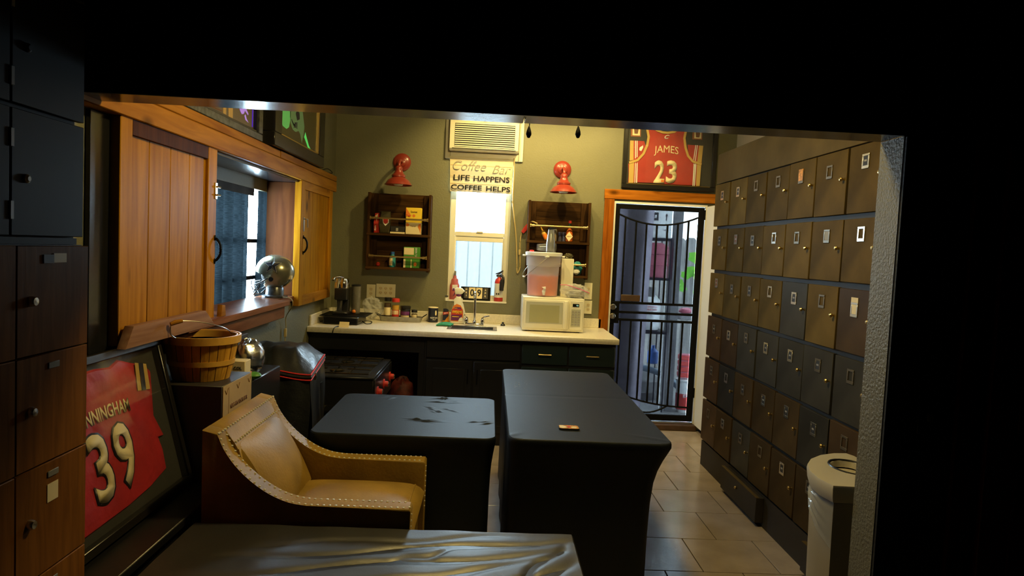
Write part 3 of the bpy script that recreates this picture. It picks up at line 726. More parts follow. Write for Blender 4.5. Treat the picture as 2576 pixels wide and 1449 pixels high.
for y0, y1 in ((3.978, 4.592), (2.75, 3.375)):
    dr = part(t, 'toe_drawer', B().box(1.655, 1.705, y0, y1, 0.028, 0.178, 0.002), 'locker_body')
    part(dr, 'drawer_edge', B().box(1.654, 1.676, y0, y1, 0.178, 0.181), 'locker_panel')
    part(dr, 'knob', B().ball((1.648, y0 + 0.32, 0.13), 0.010, 10, 6), 'brass')

# ------------------------------------------------------------------ bin
def bin_plan(s):
    P = [(1.338, 2.512), (1.322, 2.60), (1.330, 2.69), (1.362, 2.78), (1.415, 2.86), (1.49, 2.925), (1.58, 2.962), (1.665, 2.968), (1.688, 2.93), (1.690, 2.75), (1.690, 2.56), (1.665, 2.518), (1.50, 2.505)]
    cx, cy = 1.52, 2.74
    return [(cx + (min(p[0], 1.55 + (p[0] - 1.55) * 0.68) - cx) * s, cy + (p[1] - cy) * s) for p in P]
t = thing('waste_bin', 'beige swing-top bin with a clear liner beside the lockers', 'bin', (1.52, 2.74, 0))
b = B(); rings = []
for z, s in ((0.0, 0.78), (0.02, 0.80), (0.35, 0.84), (0.70, 0.885)):
    rings.append([b.bm.verts.new((x, y, z)) for x, y in bin_plan(s)])
for A, Q in zip(rings, rings[1:]):
    n = len(A)
    for k in range(n): b.bm.faces.new((A[k], A[(k + 1) % n], Q[(k + 1) % n], Q[k]))
b.bm.faces.new(rings[0][::-1])
part(t, 'bin_body', b, 'bin')
b = B(); rings = []
HX, HY, HR = 1.535, 2.745, 0.080
def hole(k, n, r, z): 
    a = 2 * PI * k / n
    return (HX + r * math.cos(a), HY + r * 1.25 * math.sin(a), z)
pl = bin_plan(1.0)
# order the hole ring to follow the plan ring by angle
angs = [math.atan2((p[1] - HY) / 1.25, p[0] - HX) for p in pl]
for z, s in ((0.690, 0.93), (0.712, 0.975), (0.748, 1.0), (0.760, 0.985)):
    rings.append([b.bm.verts.new((x, y, z - (0.0 if s != 0.985 else 0))) for x, y in bin_plan(s)])
for z, r in ((0.764, HR + 0.012), (0.760, HR), (0.735, HR - 0.004)):
    rings.append([b.bm.verts.new((HX + r * math.cos(a), HY + r * 1.25 * math.sin(a), z)) for a in angs])
for A, Q in zip(rings, rings[1:]):
    n = len(A)
    for k in range(n): b.bm.faces.new((A[k], A[(k + 1) % n], Q[(k + 1) % n], Q[k]))
part(t, 'bin_lid', b, 'bin_lid')
part(t, 'swing_flap', B().lathe([(HR - 0.003, 0.0), (HR * .7, 0.008), (0, 0.012)], (HX, HY, 0.728), 'Z', 20, sy=1.25), 'bin_lid')
part(t, 'rim_ring', B().tube([(HX + (HR + .004) * math.cos(a), HY + (HR + .004) * 1.25 * math.sin(a), 0.763) for a in [2 * PI * k / 24 for k in range(24)]], 0.005, 6, True), 'black_pl')
def liner(u, v):
    P = [Vector((x, y, 0)) for x, y in bin_plan(0.905)]
    seq = [P[0], P[1], P[2], P[3], P[4], P[5]]
    f = u * 5; i = min(int(f), 4); p = seq[i].lerp(seq[i + 1], f - i)
    low = 0.69 - (0.17 * (1 - u) ** 1.2 + 0.015)
    w_ = 0.006 * math.sin(26 * v + 6 * u) * math.sin(PI * u)
    c = Vector((1.52, 2.74, 0)); d = (p - c).normalized()
    return (p.x + d.x * w_, p.y + d.y * w_, 0.70 + (low - 0.70) * v)
part(t, 'liner', B().grid(liner, 24, 14), 'liner')

# ------------------------------------------------------------------ lockers and cabinet on the near side
t = thing('locker_stack', 'brown veneered locker stack with round locks and label slots', 'lockers', (-1.27, 1.5, 0))
part(t, 'carcass', B().box(-1.42, -1.138, 0.785, 1.943, 0.0, 1.556), 'left_body')
zr = [1.556, 1.281, 0.996, 0.707, 0.42, 0.13]
for c in range(4):
    y1 = 1.9445 - 0.2905 * c; y0 = y1 - 0.2865
    for r in range(5):
        o = part(t, 'locker_door', B().box(-1.137, -1.12, y0, y1, zr[r + 1] + 0.002, zr[r] - 0.002, 0.0015), 'left_face', origin=(-1.128, (y0 + y1) / 2, (zr[r] + zr[r + 1]) / 2))
        yp, zp = y0 + 0.138, zr[r] - 0.034
        if r == 0:
            part(o, 'label_card', B().box(-1.1195, -1.118, yp - 0.005, yp + 0.048, zp - 0.011, zp + 0.013), 'cream_print')
            part(o, 'label_slot', B().box(-1.1195, -1.117, yp - 0.045, yp - 0.005, zp - 0.012, zp + 0.010), 'black_print')
        else:
            part(o, 'label_slot', B().box(-1.1195, -1.117, yp - 0.022, yp + 0.022, zp - 0.008, zp + 0.008, 0.001), 'grey_pl')
        if c == 0 and r == 2:
            part(o, 'sticky_note', B().box(-1.1195, -1.1185, yp - 0.022, yp + 0.022, 0.888, 0.936), 'cream_print')
        part(o, 'lock', B().lathe([(0.013, 0), (0.013, 0.006), (0.010, 0.014), (0.0, 0.015)], (-1.12, y0 + 0.048, zr[r] - 0.138), 'X', 14), 'steel')
t = thing('black_cabinet', 'black wall of cabinet doors standing on the brown lockers', 'cabinet', (-1.28, 1.5, 1.556))
part(t, 'carcass', B().box(-1.42, -1.150, 0.785, 1.925, 1.556, 2.70), 'black_metal')
part(t, 'base_ledge', B().box(-1.150, -1.138, 0.785, 1.92, 1.557, 1.574), 'black_metal')
for c in range(4):
    y1 = 1.940 - 0.2905 * c; y0 = y1 - 0.284
    for z0, z1 in ((1.578, 1.878), (1.890, 2.20), (2.212, 2.52)):
        o = part(t, 'cabinet_door', B().box(-1.149, -1.133, y0, y1, z0, z1, 0.0015), 'black_metal')
        part(o, 'lock', B().lathe([(0.011, 0), (0.011, 0.005), (0.006, 0.009), (0.0, 0.009)], (-1.133, y0 + 0.050, z0 + 0.138), 'X', 14), 'ivory' if z0 < 1.6 else 'black_metal')
        for z in (z0 + 0.06, z1 - 0.07):
            part(o, 'hinge', B().box(-1.134, -1.129, y0 - 0.008, y0 + 0.004, z - 0.022, z + 0.022, 0.001), 'grey_pl')

# ------------------------------------------------------------------ dark bench on the side wall, jersey frame, carton and basket
t = thing('bench', 'long low black bench against the wall under the serving opening', 'bench', (-1.25, 2.9, 0))
part(t, 'bench_top', B().box(-1.425, -1.085, 1.955, 3.95, 0.52, 0.553, 0.004), 'black_paint')
part(t, 'bench_front', B().box(-1.125, -1.105, 1.975, 3.93, 0.05, 0.52), 'black_paint')
part(t, 'bench_end', B().box(-1.42, -1.105, 3.91, 3.93, 0.0, 0.52), 'black_paint')
part(t, 'bench_end', B().box(-1.42, -1.105, 1.96, 1.98, 0.0, 0.52), 'black_paint')

FB = Vector((-1.225, 0, 0.562)); FT = Vector((-0.2464, 0, 0.9692)).normalized(); FN = Vector((0.9692, 0, 0.2464)).normalized()
def fp(y, s, n=0.0): return FB + Vector((0, y, 0)) + FT * s + FN * n
def fbox(y0, y1, s0, s1, n0, n1, bev=0.0):
    b = B(); b.box(n0, n1, y0, y1, s0, s1, bev)
    b.xform(Matrix(((FN.x, 0, FT.x, FB.x), (0, 1, 0, 0), (FN.z, 0, FT.z, FB.z), (0, 0, 0, 1))))
    return b
t = thing('framed_jersey', 'red number 39 jersey in a black frame leaning on the bench', 'framed jersey', (-1.29, 2.42, 0.556))
part(t, 'backing', fbox(1.97, 2.865, 0.0, 0.615, -0.03, -0.012), 'mat_board')
for (a, b_, c, d) in ((1.96, 2.875, 0.0, 0.03), (1.96, 2.875, 0.59, 0.62), (1.96, 1.99, 0.03, 0.59), (2.845, 2.875, 0.03, 0.59)):
    part(t, 'frame_rail', fbox(a, b_, c, d, -0.032, 0.018, 0.003), 'frame_black')
sil = [(2.03, 0.50), (2.06, 0.545), (2.16, 0.572), (2.30, 0.560), (2.363, 0.569), (2.431, 0.569), (2.52, 0.560), (2.581, 0.578), (2.677, 0.548), (2.755, 0.530), (2.79, 0.498), (2.765, 0.418), (2.735, 0.325), (2.775, 0.232), (2.730, 0.236), (2.742, 0.178), (2.735, 0.102), (2.593, 0.075), (2.426, 0.062), (2.157, 0.058), (2.03, 0.08), (2.04, 0.25)]
def jersey_relief(poly, cent, m, parent, name, lift, rise, seed):
    """stuffed cloth: outline low, inner rings raised, with folds"""
    b = B(); rg = random.Random(seed); rings = []
    steps = [1.0, 0.97, 0.86, 0.7, 0.5, 0.25]
    dense = []
    for i in range(len(poly)):
        p, q_ = poly[i], poly[(i + 1) % len(poly)]
        for k in range(3): dense.append((p[0] + (q_[0] - p[0]) * k / 3, p[1] + (q_[1] - p[1]) * k / 3))
    for j, s in enumerate(steps):
        ring = []
        for (y, z) in dense:
            yy, zz = cent[0] + (y - cent[0]) * s, cent[1] + (z - cent[1]) * s
            h = lift + (0 if j == 0 else rise * (1 - 0.15 * (j == 1))) + (0.0025 * math.sin(40 * yy + 17 * zz) * math.sin(23 * zz + 9 * yy) if j > 1 else 0)
            ring.append(b.bm.verts.new(parent_map(yy, zz, h)))
        rings.append(ring)
    n = len(dense)
    for A, Q in zip(rings, rings[1:]):
        for k in range(n): b.bm.faces.new((A[k], A[(k + 1) % n], Q[(k + 1) % n], Q[k]))
    b.bm.faces.new(rings[-1])
    return part(parent, name, b, m)
parent_map = lambda y, s, h: fp(y, s, h)
jr = jersey_relief(sil, (2.40, 0.32), 'jersey_red2', t, 'jersey', -0.012, 0.010, 1)
def fsheet(parent, name, poly, m, lift): return sheet(parent, name, poly, FB + FN * 0.0, EY, FT, m, lift=lift)
fsheet(jr, 'shoulder_patch', [(2.672, 0.548), (2.752, 0.530), (2.738, 0.430), (2.648, 0.441)], 'jersey_gold', 0.002)
fsheet(jr, 'shoulder_stripe', [(2.697, 0.543), (2.726, 0.537), (2.704, 0.434), (2.674, 0.438)], 'navy', 0.004)
fsheet(jr, 'shoulder_patch', [(2.06, 0.53), (2.13, 0.55), (2.15, 0.45), (2.05, 0.44)], 'jersey_gold', 0.002)
text(jr, 'name_lettering', 'CUNNINGHAM', fp(2.395, 0.413, 0.0015), EY, FT, 0.35, 0.050, 'cream_print', 0.02, arch=0.006, lift=0.0004)
for s_, yc, wd in (('3', 2.318, 0.115), ('9', 2.470, 0.118)):
    text(jr, 'number_outline', s_, fp(yc, 0.243, 0.0012), EY, FT, wd + 0.012, 0.248, 'navy', 0.035)
    text(jr, 'number_lettering', s_, fp(yc, 0.243, 0.0022), EY, FT, wd - .004, 0.234, 'cream_print', 0.02)
part(t, 'glazing', fbox(1.99, 2.845, 0.03, 0.59, 0.010, 0.012), 'glass')

t = thing('carton', 'kraft carton on the bench under the basket, shaded faces coloured dark', 'box', (-1.255, 3.06, 0.553))
part(t, 'carton_body', B().box(-1.41, -1.104, 2.89, 3.235, 0.553, 0.966, 0.003), 'box_dark')  # shade on the carton's front and top put into a dark colour
part(t, 'kraft_end', B().box(-1.104, -1.100, 2.892, 3.233, 0.555, 0.964, 0.001), 'kraft', label='kraft brown end panel with printed words')
part(t, 'flap_seam', B().box(-1.1005, -1.0995, 2.952, 2.955, 0.70, 0.952), 'brown_print')
text(t, 'end_lettering', 'NEXT-GEN VENTILATOR', (-1.0995, 3.075, 0.862), EY, (0, -0.10, 1), 0.205, 0.020, 'brown_print', 0.01)
for y in (2.925, 3.06, 3.20):
    part(t, 'fold_mark', B().tube([(-1.0995, y - 0.016, 0.945), (-1.0995, y, 0.925), (-1.0995, y + 0.018, 0.948)], 0.0015, 5), 'brown_print')

bx, by, bz = -1.265, 3.065, 0.967
t = thing('bushel_basket', 'round golden splint basket with wire bail on the dark carton', 'basket', (bx, by, bz))
RB, RT, HB = 0.114, 0.152, 0.192
N = 26
for k in range(N):
    a0, a1 = 2 * PI * (k + .04) / N, 2 * PI * (k + .96) / N
    b = B()
    def pt(a, f, r_off):
        r = RB + (RT - RB) * f ** 0.8 + r_off
        return (bx + r * math.cos(a), by + r * math.sin(a), bz + HB * f)
    am = (a0 + a1) / 2; off = 0.0015 * (k % 2)
    for side in (0,):
        G = [[b.bm.verts.new(pt(a, f, off + d)) for f in (0, .33, .66, 1)] for d, a in ((0, a0), (0.003, a0), (0.003, am), (0.003, a1), (0, a1), (0, am))]
        for i in range(6):
            A, Q = G[i], G[(i + 1) % 6]
            for j in range(3): b.bm.faces.new((A[j], Q[j], Q[j + 1], A[j + 1]))
        b.bm.faces.new([g[0] for g in G]); b.bm.faces.new([g[3] for g in G][::-1])
    part(t, 'splint', b, 'basket', smooth=False, origin=(bx, by, bz))
part(t, 'basket_floor', B().lathe([(RB, 0.004), (RB, 0.010), (0, 0.010)], (bx, by, bz - 0.004), 'Z', 26), 'basket_hoop')
part(t, 'rim_hoop', B().lathe([(RT + 0.005, HB - 0.030), (RT + 0.010, HB - 0.030), (RT + 0.012, HB + 0.003), (RT + 0.004, HB + 0.003), (RT + 0.004, HB - 0.030)], (bx, by, bz), 'Z', 40), 'basket_hoop')
part(t, 'inner_hoop', B().lathe([(RT - 0.010, HB - 0.030), (RT - 0.004, HB - 0.030), (RT - 0.002, HB + 0.001), (RT - 0.008, HB + 0.001), (RT - 0.010, HB - 0.030)], (bx, by, bz), 'Z', 40), 'basket_hoop')
part(t, 'middle_hoop', B().lathe([(0.131, 0.066), (0.138, 0.066), (0.140, 0.088), (0.134, 0.088), (0.131, 0.066)], (bx, by, bz), 'Z', 40), 'basket_hoop')
gp = Vector((-1.306, 2.868, 1.230))
pts = spline([Vector((-1.305, 2.935, 1.148)), Vector((-1.316, 2.880, 1.178)), gp + Vector((-0.008, 0.002, -0.014)), gp, gp + Vector((0.026, 0.030, 0.006)), Vector((-1.235, 2.965, 1.226)), Vector((-1.190, 3.045, 1.203)), Vector((-1.175, 3.120, 1.178)), Vector((-1.182, 3.185, 1.150))], 4)
bl = part(t, 'bail', B().tube(pts, 0.0022, 6), 'wire')
part(bl, 'grip', B().tube([gp + Vector((-0.006, -0.004, -0.006)), gp + Vector((0.008, 0.010, 0.002)), gp + Vector((0.026, 0.030, 0.006))], [0.008, 0.010, 0.008], 10), 'pine_y')

solo('storage_case', B().box(-1.415, -1.16, 3.36, 3.88, 0.553, 0.885, 0.006), 'black_pl', 'black storage case on the bench behind the dark carton', 'case', (-1.29, 3.62, 0.553))
b = B(); b.ball((-1.245, 3.60, 0.970), 0.095, 30, 22, (0.85, 1.0, 1.05), 0.055, 11)
solo('foil_bag', b, 'foil', 'crumpled silver foil bag behind the basket', 'bag', (-1.245, 3.60, 0.885))
solo('dark_box', B().box(-1.41, -1.31, 3.55, 3.78, 0.885, 1.075, 0.004), 'box_dark', 'small dark box standing behind the foil bag', 'box', (-1.36, 3.66, 0.885))
t = thing('carton', 'pale cream carton edge showing between basket and foil bag', 'box', (-1.22, 3.40, 0.886))
part(t, 'carton_body', B().box(-1.275, -1.180, 3.37, 3.45, 0.886, 0.99, 0.003), 'cream_print')
text(t, 'carton_lettering', 'COL', (-1.215, 3.3695, 0.955), EX, EZ, 0.04, 0.016, 'black_print')
t = thing('snack_packet', 'small green and red packet lying in front of the foil bag', 'packet', (-1.19, 3.50, 0.886))
part(t, 'packet_body', B().ball((-1.165, 3.46, 0.905), 0.03, 12, 8, (1.2, 1.0, .6), .05, 3), 'green_print')
part(t, 'packet_corner', B().ball((-1.195, 3.455, 0.918), 0.018, 10, 6, (1.2, 1.0, .6), .05, 4), 'orange_print')

# ------------------------------------------------------------------ vinyl covered grill and the camp stove
t = thing('grill_cover', 'black vinyl grill cover with red zipper trim under the serving opening', 'cover', (-1.22, 4.25, 0))
X0, X1, Yn, Yf = -1.415, -1.03, 4.03, 4.44
def notch(x): return -0.055 * math.exp(-((x + 1.325) / 0.035) ** 2)
def top_edge(u, v):
    x = X0 + (X1 - X0) * u; y = Yn + (Yf - Yn) * v
    z = 0.815 + 0.045 * v + notch(x) * (1 - v) ** 2 + 0.012 * math.sin(5 * u) * (1 - v)
    return x, y, z
def ctop(u, v):
    x, y, z = top_edge(u, v)
    dome = 0.115 * min(1, 3.2 * v) ** 0.8 * min(1, 3.2 * (1 - u)) ** 0.9 * (1 - 0.35 * max(0, v - .6) / .4)
    return (x - 0.02 * v * u, y, z + dome + 0.004 * math.sin(17 * u + 9 * v))
part(t, 'hood', B().grid(ctop, 28, 24), 'vinyl_black')
def front(u, v):
    x, y, z = top_edge(u, 0); zz = (z - 0.03) * (1 - v) + 0.05 * v
    return (x + 0.006 * math.sin(7 * v) * u, y - 0.012 * math.sin(PI * v) + 0.006 * math.sin(14 * u + 5 * v), zz)
def right(u, v):
    x, y, z = top_edge(1, u); zz = (z - 0.03) * (1 - v) + 0.05 * v
    return (x - 0.02 * u + 0.014 * math.sin(8 * u + 3.2 * v) * math.sin(PI * min(1, v * 1.6)) + 0.02 * v, y, zz)
part(t, 'front_panel', B().grid(front, 24, 14), 'vinyl_black')
part(t, 'side_panel', B().grid(right, 20, 18), 'vinyl_black')
part(t, 'back_panel', B().grid(lambda u, v: (X0 + (X1 - 0.02 - X0) * u, Yf, (top_edge(u, 1)[2]) * (1 - v) + 0.05 * v), 6, 6), 'vinyl_black')
part(t, 'side_panel', B().grid(lambda u, v: (X0, Yn + (Yf - Yn) * u, (top_edge(0, u)[2]) * (1 - v) + 0.05 * v), 6, 6), 'vinyl_black')
edge = [top_edge(i / 24, 0) for i in range(25)] + [(top_edge(1, i / 16)[0] - 0.02 * i / 16, top_edge(1, i / 16)[1], top_edge(1, i / 16)[2]) for i in range(1, 17)]
part(t, 'red_piping', B().tube([(x + 0.004, y - 0.004, z + 0.003) for x, y, z in edge], 0.0055, 6), 'red_trim')
part(t, 'red_piping', B().tube([(x + 0.004, y - 0.004, z - 0.030) for x, y, z in edge], 0.0055, 6), 'red_trim')
part(t, 'zipper', B().tube([(x + 0.001, y - 0.001, z - 0.014) for x, y, z in edge], 0.011, 6), 'black_pl')
part(t, 'zip_pull', B().box(-1.032, -1.020, 4.13, 4.142, 0.755, 0.80, 0.002), 'steel')
part(t, 'side_strap', B().grid(lambda u, v: (-1.018 + 0.012 * math.sin(PI * v), 4.22 + 0.05 * u, 0.72 - 0.6 * v), 2, 10).solid(0.003), 'black_pl')

t = thing('gas_stove', 'black camp stove with red knobs under the counter beside the grill cover', 'stove', (-1.02, 4.98, 0))
part(t, 'stove_body', B().box(-1.32, -0.745, 4.56, 5.32, 0.50, 0.685, 0.006), 'black_pl')
part(t, 'top_rim', B().box(-1.32, -0.742, 4.55, 5.33, 0.685, 0.70, 0.004), 'black_pl')
part(t, 'front_panel', B().box(-0.745, -0.733, 4.56, 5.32, 0.47, 0.685, 0.003), 'black_pl')
M['grate'] = mat('greasy_cast_grate', (0.15, 0.12, 0.06), 0.22, 1.0)
for yc in (4.76, 5.12):
    g = part(t, 'grate', B().tube([(-0.79, yc - 0.15, 0.712), (-1.28, yc - 0.15, 0.712), (-1.28, yc + 0.15, 0.712), (-0.79, yc + 0.15, 0.712)], 0.005, 6, True), 'grate')
    for dx in (-0.92, -1.03, -1.14):
        part(g, 'grate_bar', B().tube([(dx, yc - 0.15, 0.714), (dx, yc - 0.04, 0.717)], 0.005, 6), 'grate')
        part(g, 'grate_bar', B().tube([(dx, yc + 0.15, 0.714), (dx, yc + 0.04, 0.717)], 0.005, 6), 'grate')
    part(g, 'burner', B().lathe([(0.0, 0), (0.05, 0), (0.05, 0.008), (0.03, 0.012), (0, 0.012)], (-1.03, yc, 0.70), 'Z', 18), 'grate')
    part(g, 'grate_bar', B().tube([(-0.80, yc, 0.714), (-0.96, yc, 0.717)], 0.005, 6), 'grate')
    part(g, 'grate_bar', B().tube([(-1.27, yc, 0.714), (-1.10, yc, 0.717)], 0.005, 6), 'grate')
for yk in (4.66, 4.93, 5.22):
    k = part(t, 'knob', B().lathe([(0.036, 0), (0.036, 0.006), (0.022, 0.010), (0.020, 0.034), (0.0, 0.035)], (-0.733, yk, 0.585), 'X', 18), 'red_print')
    part(k, 'knob_cap', B().lathe([(0.016, 0.035), (0.016, 0.040), (0, 0.041)], (-0.733, yk, 0.585), 'X', 14), 'steel')
part(t, 'side_shelf', B().box(-0.735, -0.60, 4.52, 4.92, 0.455, 0.470, 0.003), 'black_pl')
for x, y in ((-1.30, 4.58), (-0.765, 4.58), (-1.30, 5.30), (-0.765, 5.30)):
    part(t, 'leg', B().tube([(x, y, 0.0), (x, y, 0.50)], 0.014, 8), 'black_metal')
solo('paper_cup', B().lathe([(0.024, 0), (0.031, 0.075), (0.033, 0.077), (0.028, 0.077), (0.022, 0.006), (0, 0.006)], (-0.675, 4.60, 0.471), 'Z', 18), 'cream_print', 'cream paper cup on the stove shelf below the red knobs', 'cup', (-0.675, 4.60, 0.471))
b = B(); b.ball((-0.69, 5.72, 0.30), 0.16, 16, 12, (0.75, 0.55, 1.15), 0.10, 9)
solo('red_bag', b, mat('dark_red_patterned_bag', (0.10, 0.010, 0.006), 0.6, var=0.8, scale=18), 'dark red patterned bag stuffed in the recess below the counter', 'bag', (-0.69, 5.72, 0.12))

# ------------------------------------------------------------------ base cabinets and worktop
t = thing('recess_cabinet', 'open black cabinet recess under the coffee machine end of the counter', 'cabinet', (-0.95, 5.85, 0))
part(t, 'top_rail', B().box(-1.425, -0.50, 5.50, 5.52, 0.745, 0.874), 'black_paint')
part(t, 'stile', B().box(-1.425, -1.355, 5.50, 5.52, 0.0, 0.745), 'black_paint')
part(t, 'stile', B().box(-0.545, -0.50, 5.50, 5.52, 0.0, 0.745), 'black_paint')
part(t, 'recess_frame', B().box(-1.36, -0.535, 5.492, 5.50, 0.735, 0.748), 'black_paint')
part(t, 'interior', B().box(-1.425, -0.50, 6.20, 6.22, 0.0, 0.874), 'dark_void')
part(t, 'interior_side', B().box(-0.52, -0.50, 5.52, 6.20, 0.0, 0.874), 'dark_void')
part(t, 'interior_floor', B().box(-1.425, -0.52, 5.52, 6.20, 0.09, 0.11), 'dark_void')
def pull_bar(parent, xc, z, y, half=0.052):
    b = B(); b.tube([(xc - half, y - 0.026, z), (xc + half, y - 0.026, z)], 0.0045, 8)
    b.tube([(xc - half * .75, y, z), (xc - half * .75, y - 0.026, z)], 0.0035, 6); b.tube([(xc + half * .75, y, z), (xc + half * .75, y - 0.026, z)], 0.0035, 6)
    part(parent, 'pull', b, 'brass')
t = thing('sink_cabinet', 'black double door cabinet under the sink', 'cabinet', (-0.1, 5.85, 0))
part(t, 'carcass', B().box(-0.498, 0.278, 5.515, 6.22, 0.0, 0.735), 'black_paint')
part(t, 'face_rail', B().box(-0.498, 0.278, 5.50, 5.515, 0.0, 0.874), 'black_paint')
part(t, 'false_drawer', B().box(-0.482, 0.272, 5.484, 5.50, 0.700, 0.843, 0.004), 'black_paint')
for x0, x1, xk in ((-0.480, -0.112, -0.142), (-0.098, 0.272, -0.066)):
    d = part(t, 'cabinet_door', B().box(x0, x1, 5.484, 5.50, 0.10, 0.682, 0.004), 'black_paint')
    part(d, 'door_panel', B().box(x0 + 0.055, x1 - 0.055, 5.480, 5.484, 0.16, 0.62, 0.004), 'black_paint')
    b = B(); b.tube([(xk, 5.462, 0.50), (xk, 5.462, 0.62)], 0.0045, 8); b.tube([(xk, 5.484, 0.515), (xk, 5.462, 0.515)], 0.0035, 6); b.tube([(xk, 5.484, 0.605), (xk, 5.462, 0.605)], 0.0035, 6)
    part(d, 'pull', b, 'black_metal')
t = thing('drawer_cabinet', 'teal-black two drawer cabinet under the microwave', 'cabinet', (0.66, 5.85, 0))
part(t, 'carcass', B().box(0.280, 1.050, 5.515, 6.22, 0.0, 0.874), 'black_paint')
part(t, 'face_rail', B().box(0.280, 1.050, 5.50, 5.515, 0.0, 0.874), 'black_paint')
for x0, x1 in ((0.288, 0.658), (0.672, 1.044)):
    d = part(t, 'drawer', B().box(x0, x1, 5.484, 5.50, 0.680, 0.842, 0.004), 'teal_black')
    pull_bar(d, (x0 + x1) / 2, 0.764, 5.484)
    d = part(t, 'cabinet_door', B().box(x0, x1, 5.484, 5.50, 0.10, 0.655, 0.004), 'teal_black')
    part(d, 'door_panel', B().box(x0 + 0.055, x1 - 0.055, 5.480, 5.484, 0.16, 0.60, 0.004), 'teal_black')

ZC = 0.915
SX0, SX1, SY0, SY1 = -0.320, 0.062, 5.67, 5.935
t = thing('worktop', 'long speckled cream laminate worktop along the back wall', 'worktop', (-0.18, 5.84, 0.875))
b = B()
b.box(-1.428, SX0, 5.44, 6.248, 0.876, ZC); b.box(SX1, 1.062, 5.44, 6.248, 0.876, ZC)
b.box(SX0, SX1, 5.44, SY0, 0.876, ZC); b.box(SX0, SX1, SY1, 6.248, 0.876, ZC)
part(t, 'slab', b, 'laminate', smooth=False)
part(t, 'front_edge', B().box(-1.428, 1.064, 5.432, 5.445, 0.872, ZC + 0.0005, 0.005, 2), 'laminate')
part(t, 'backsplash', B().box(-1.41, 1.040, 6.228, 6.248, ZC, 1.000, 0.003), 'laminate')
part(t, 'side_splash', B().box(-1.428, -1.410, 5.50, 6.248, ZC, 1.000, 0.003), 'laminate')
t = thing('sink', 'small stainless bar sink set into the worktop', 'sink', (-0.13, 5.80, 0.76))
b = B()
for (a0, a1, c0, c1) in ((SX0 - .018, SX1 + .018, SY0 - .018, SY0 + .012), (SX0 - .018, SX1 + .018, SY1 - .03, SY1 + .018), (SX0 - .018, SX0 + .012, SY0 + .012, SY1 - .03), (SX1 - .012, SX1 + .018, SY0 + .012, SY1 - .03)):
    b.box(a0, a1, c0, c1, ZC, ZC + 0.004, 0.0012)
part(t, 'rim', b, 'steel')
b = B(); x0, x1, y0, y1 = SX0 + .012, SX1 - .012, SY0 + .012, SY1 - .03
b.box(x0, x1, y0, y0 + .002, 0.76, ZC); b.box(x0, x1, y1 - .002, y1, 0.76, ZC); b.box(x0, x0 + .002, y0, y1, 0.76, ZC); b.box(x1 - .002, x1, y0, y1, 0.76, ZC); b.box(x0, x1, y0, y1, 0.756, 0.76)
part(t, 'basin', b, 'steel')
part(t, 'drain', B().lathe([(0.03, 0), (0.03, 0.004), (0.02, 0.006), (0, 0.004)], (-0.13, 5.79, 0.76), 'Z', 16), 'chrome')
t = thing('faucet', 'chrome two handle faucet behind the sink', 'faucet', (-0.117, 6.02, ZC))
part(t, 'base_plate', B().box(-0.200, -0.034, 5.995, 6.045, ZC, ZC + 0.020, 0.008, 2), 'chrome')
part(t, 'spout', B().tube(spline([(-0.117, 6.02, ZC + .02), (-0.118, 6.02, 1.05), (-0.119, 6.02, 1.17), (-0.120, 5.995, 1.205), (-0.121, 5.95, 1.207), (-0.122, 5.925, 1.185), (-0.122, 5.92, 1.165)], 5), [0.0105] * 30 + [0.012], 12), 'chrome')
part(t, 'spout_collar', B().lathe([(0.018, 0), (0.016, 0.02), (0.011, 0.03)], (-0.117, 6.02, ZC + .018), 'Z', 16), 'chrome')
for x, sgn in ((-0.187, -1), (-0.047, 1)):
    h = part(t, 'handle', B().lathe([(0.017, 0), (0.018, 0.02), (0.013, 0.045), (0.006, 0.055)], (x, 6.02, ZC + .018), 'Z', 14), 'chrome')
    tip = (-0.205, 6.0, 1.005) if sgn < 0 else (0.012, 6.0, 1.004)
    part(h, 'lever', B().tube([(x, 6.02, 0.97), (x + .012 * sgn, 6.012, 0.992), tip], [0.008, 0.008, 0.006], 10), 'chrome')

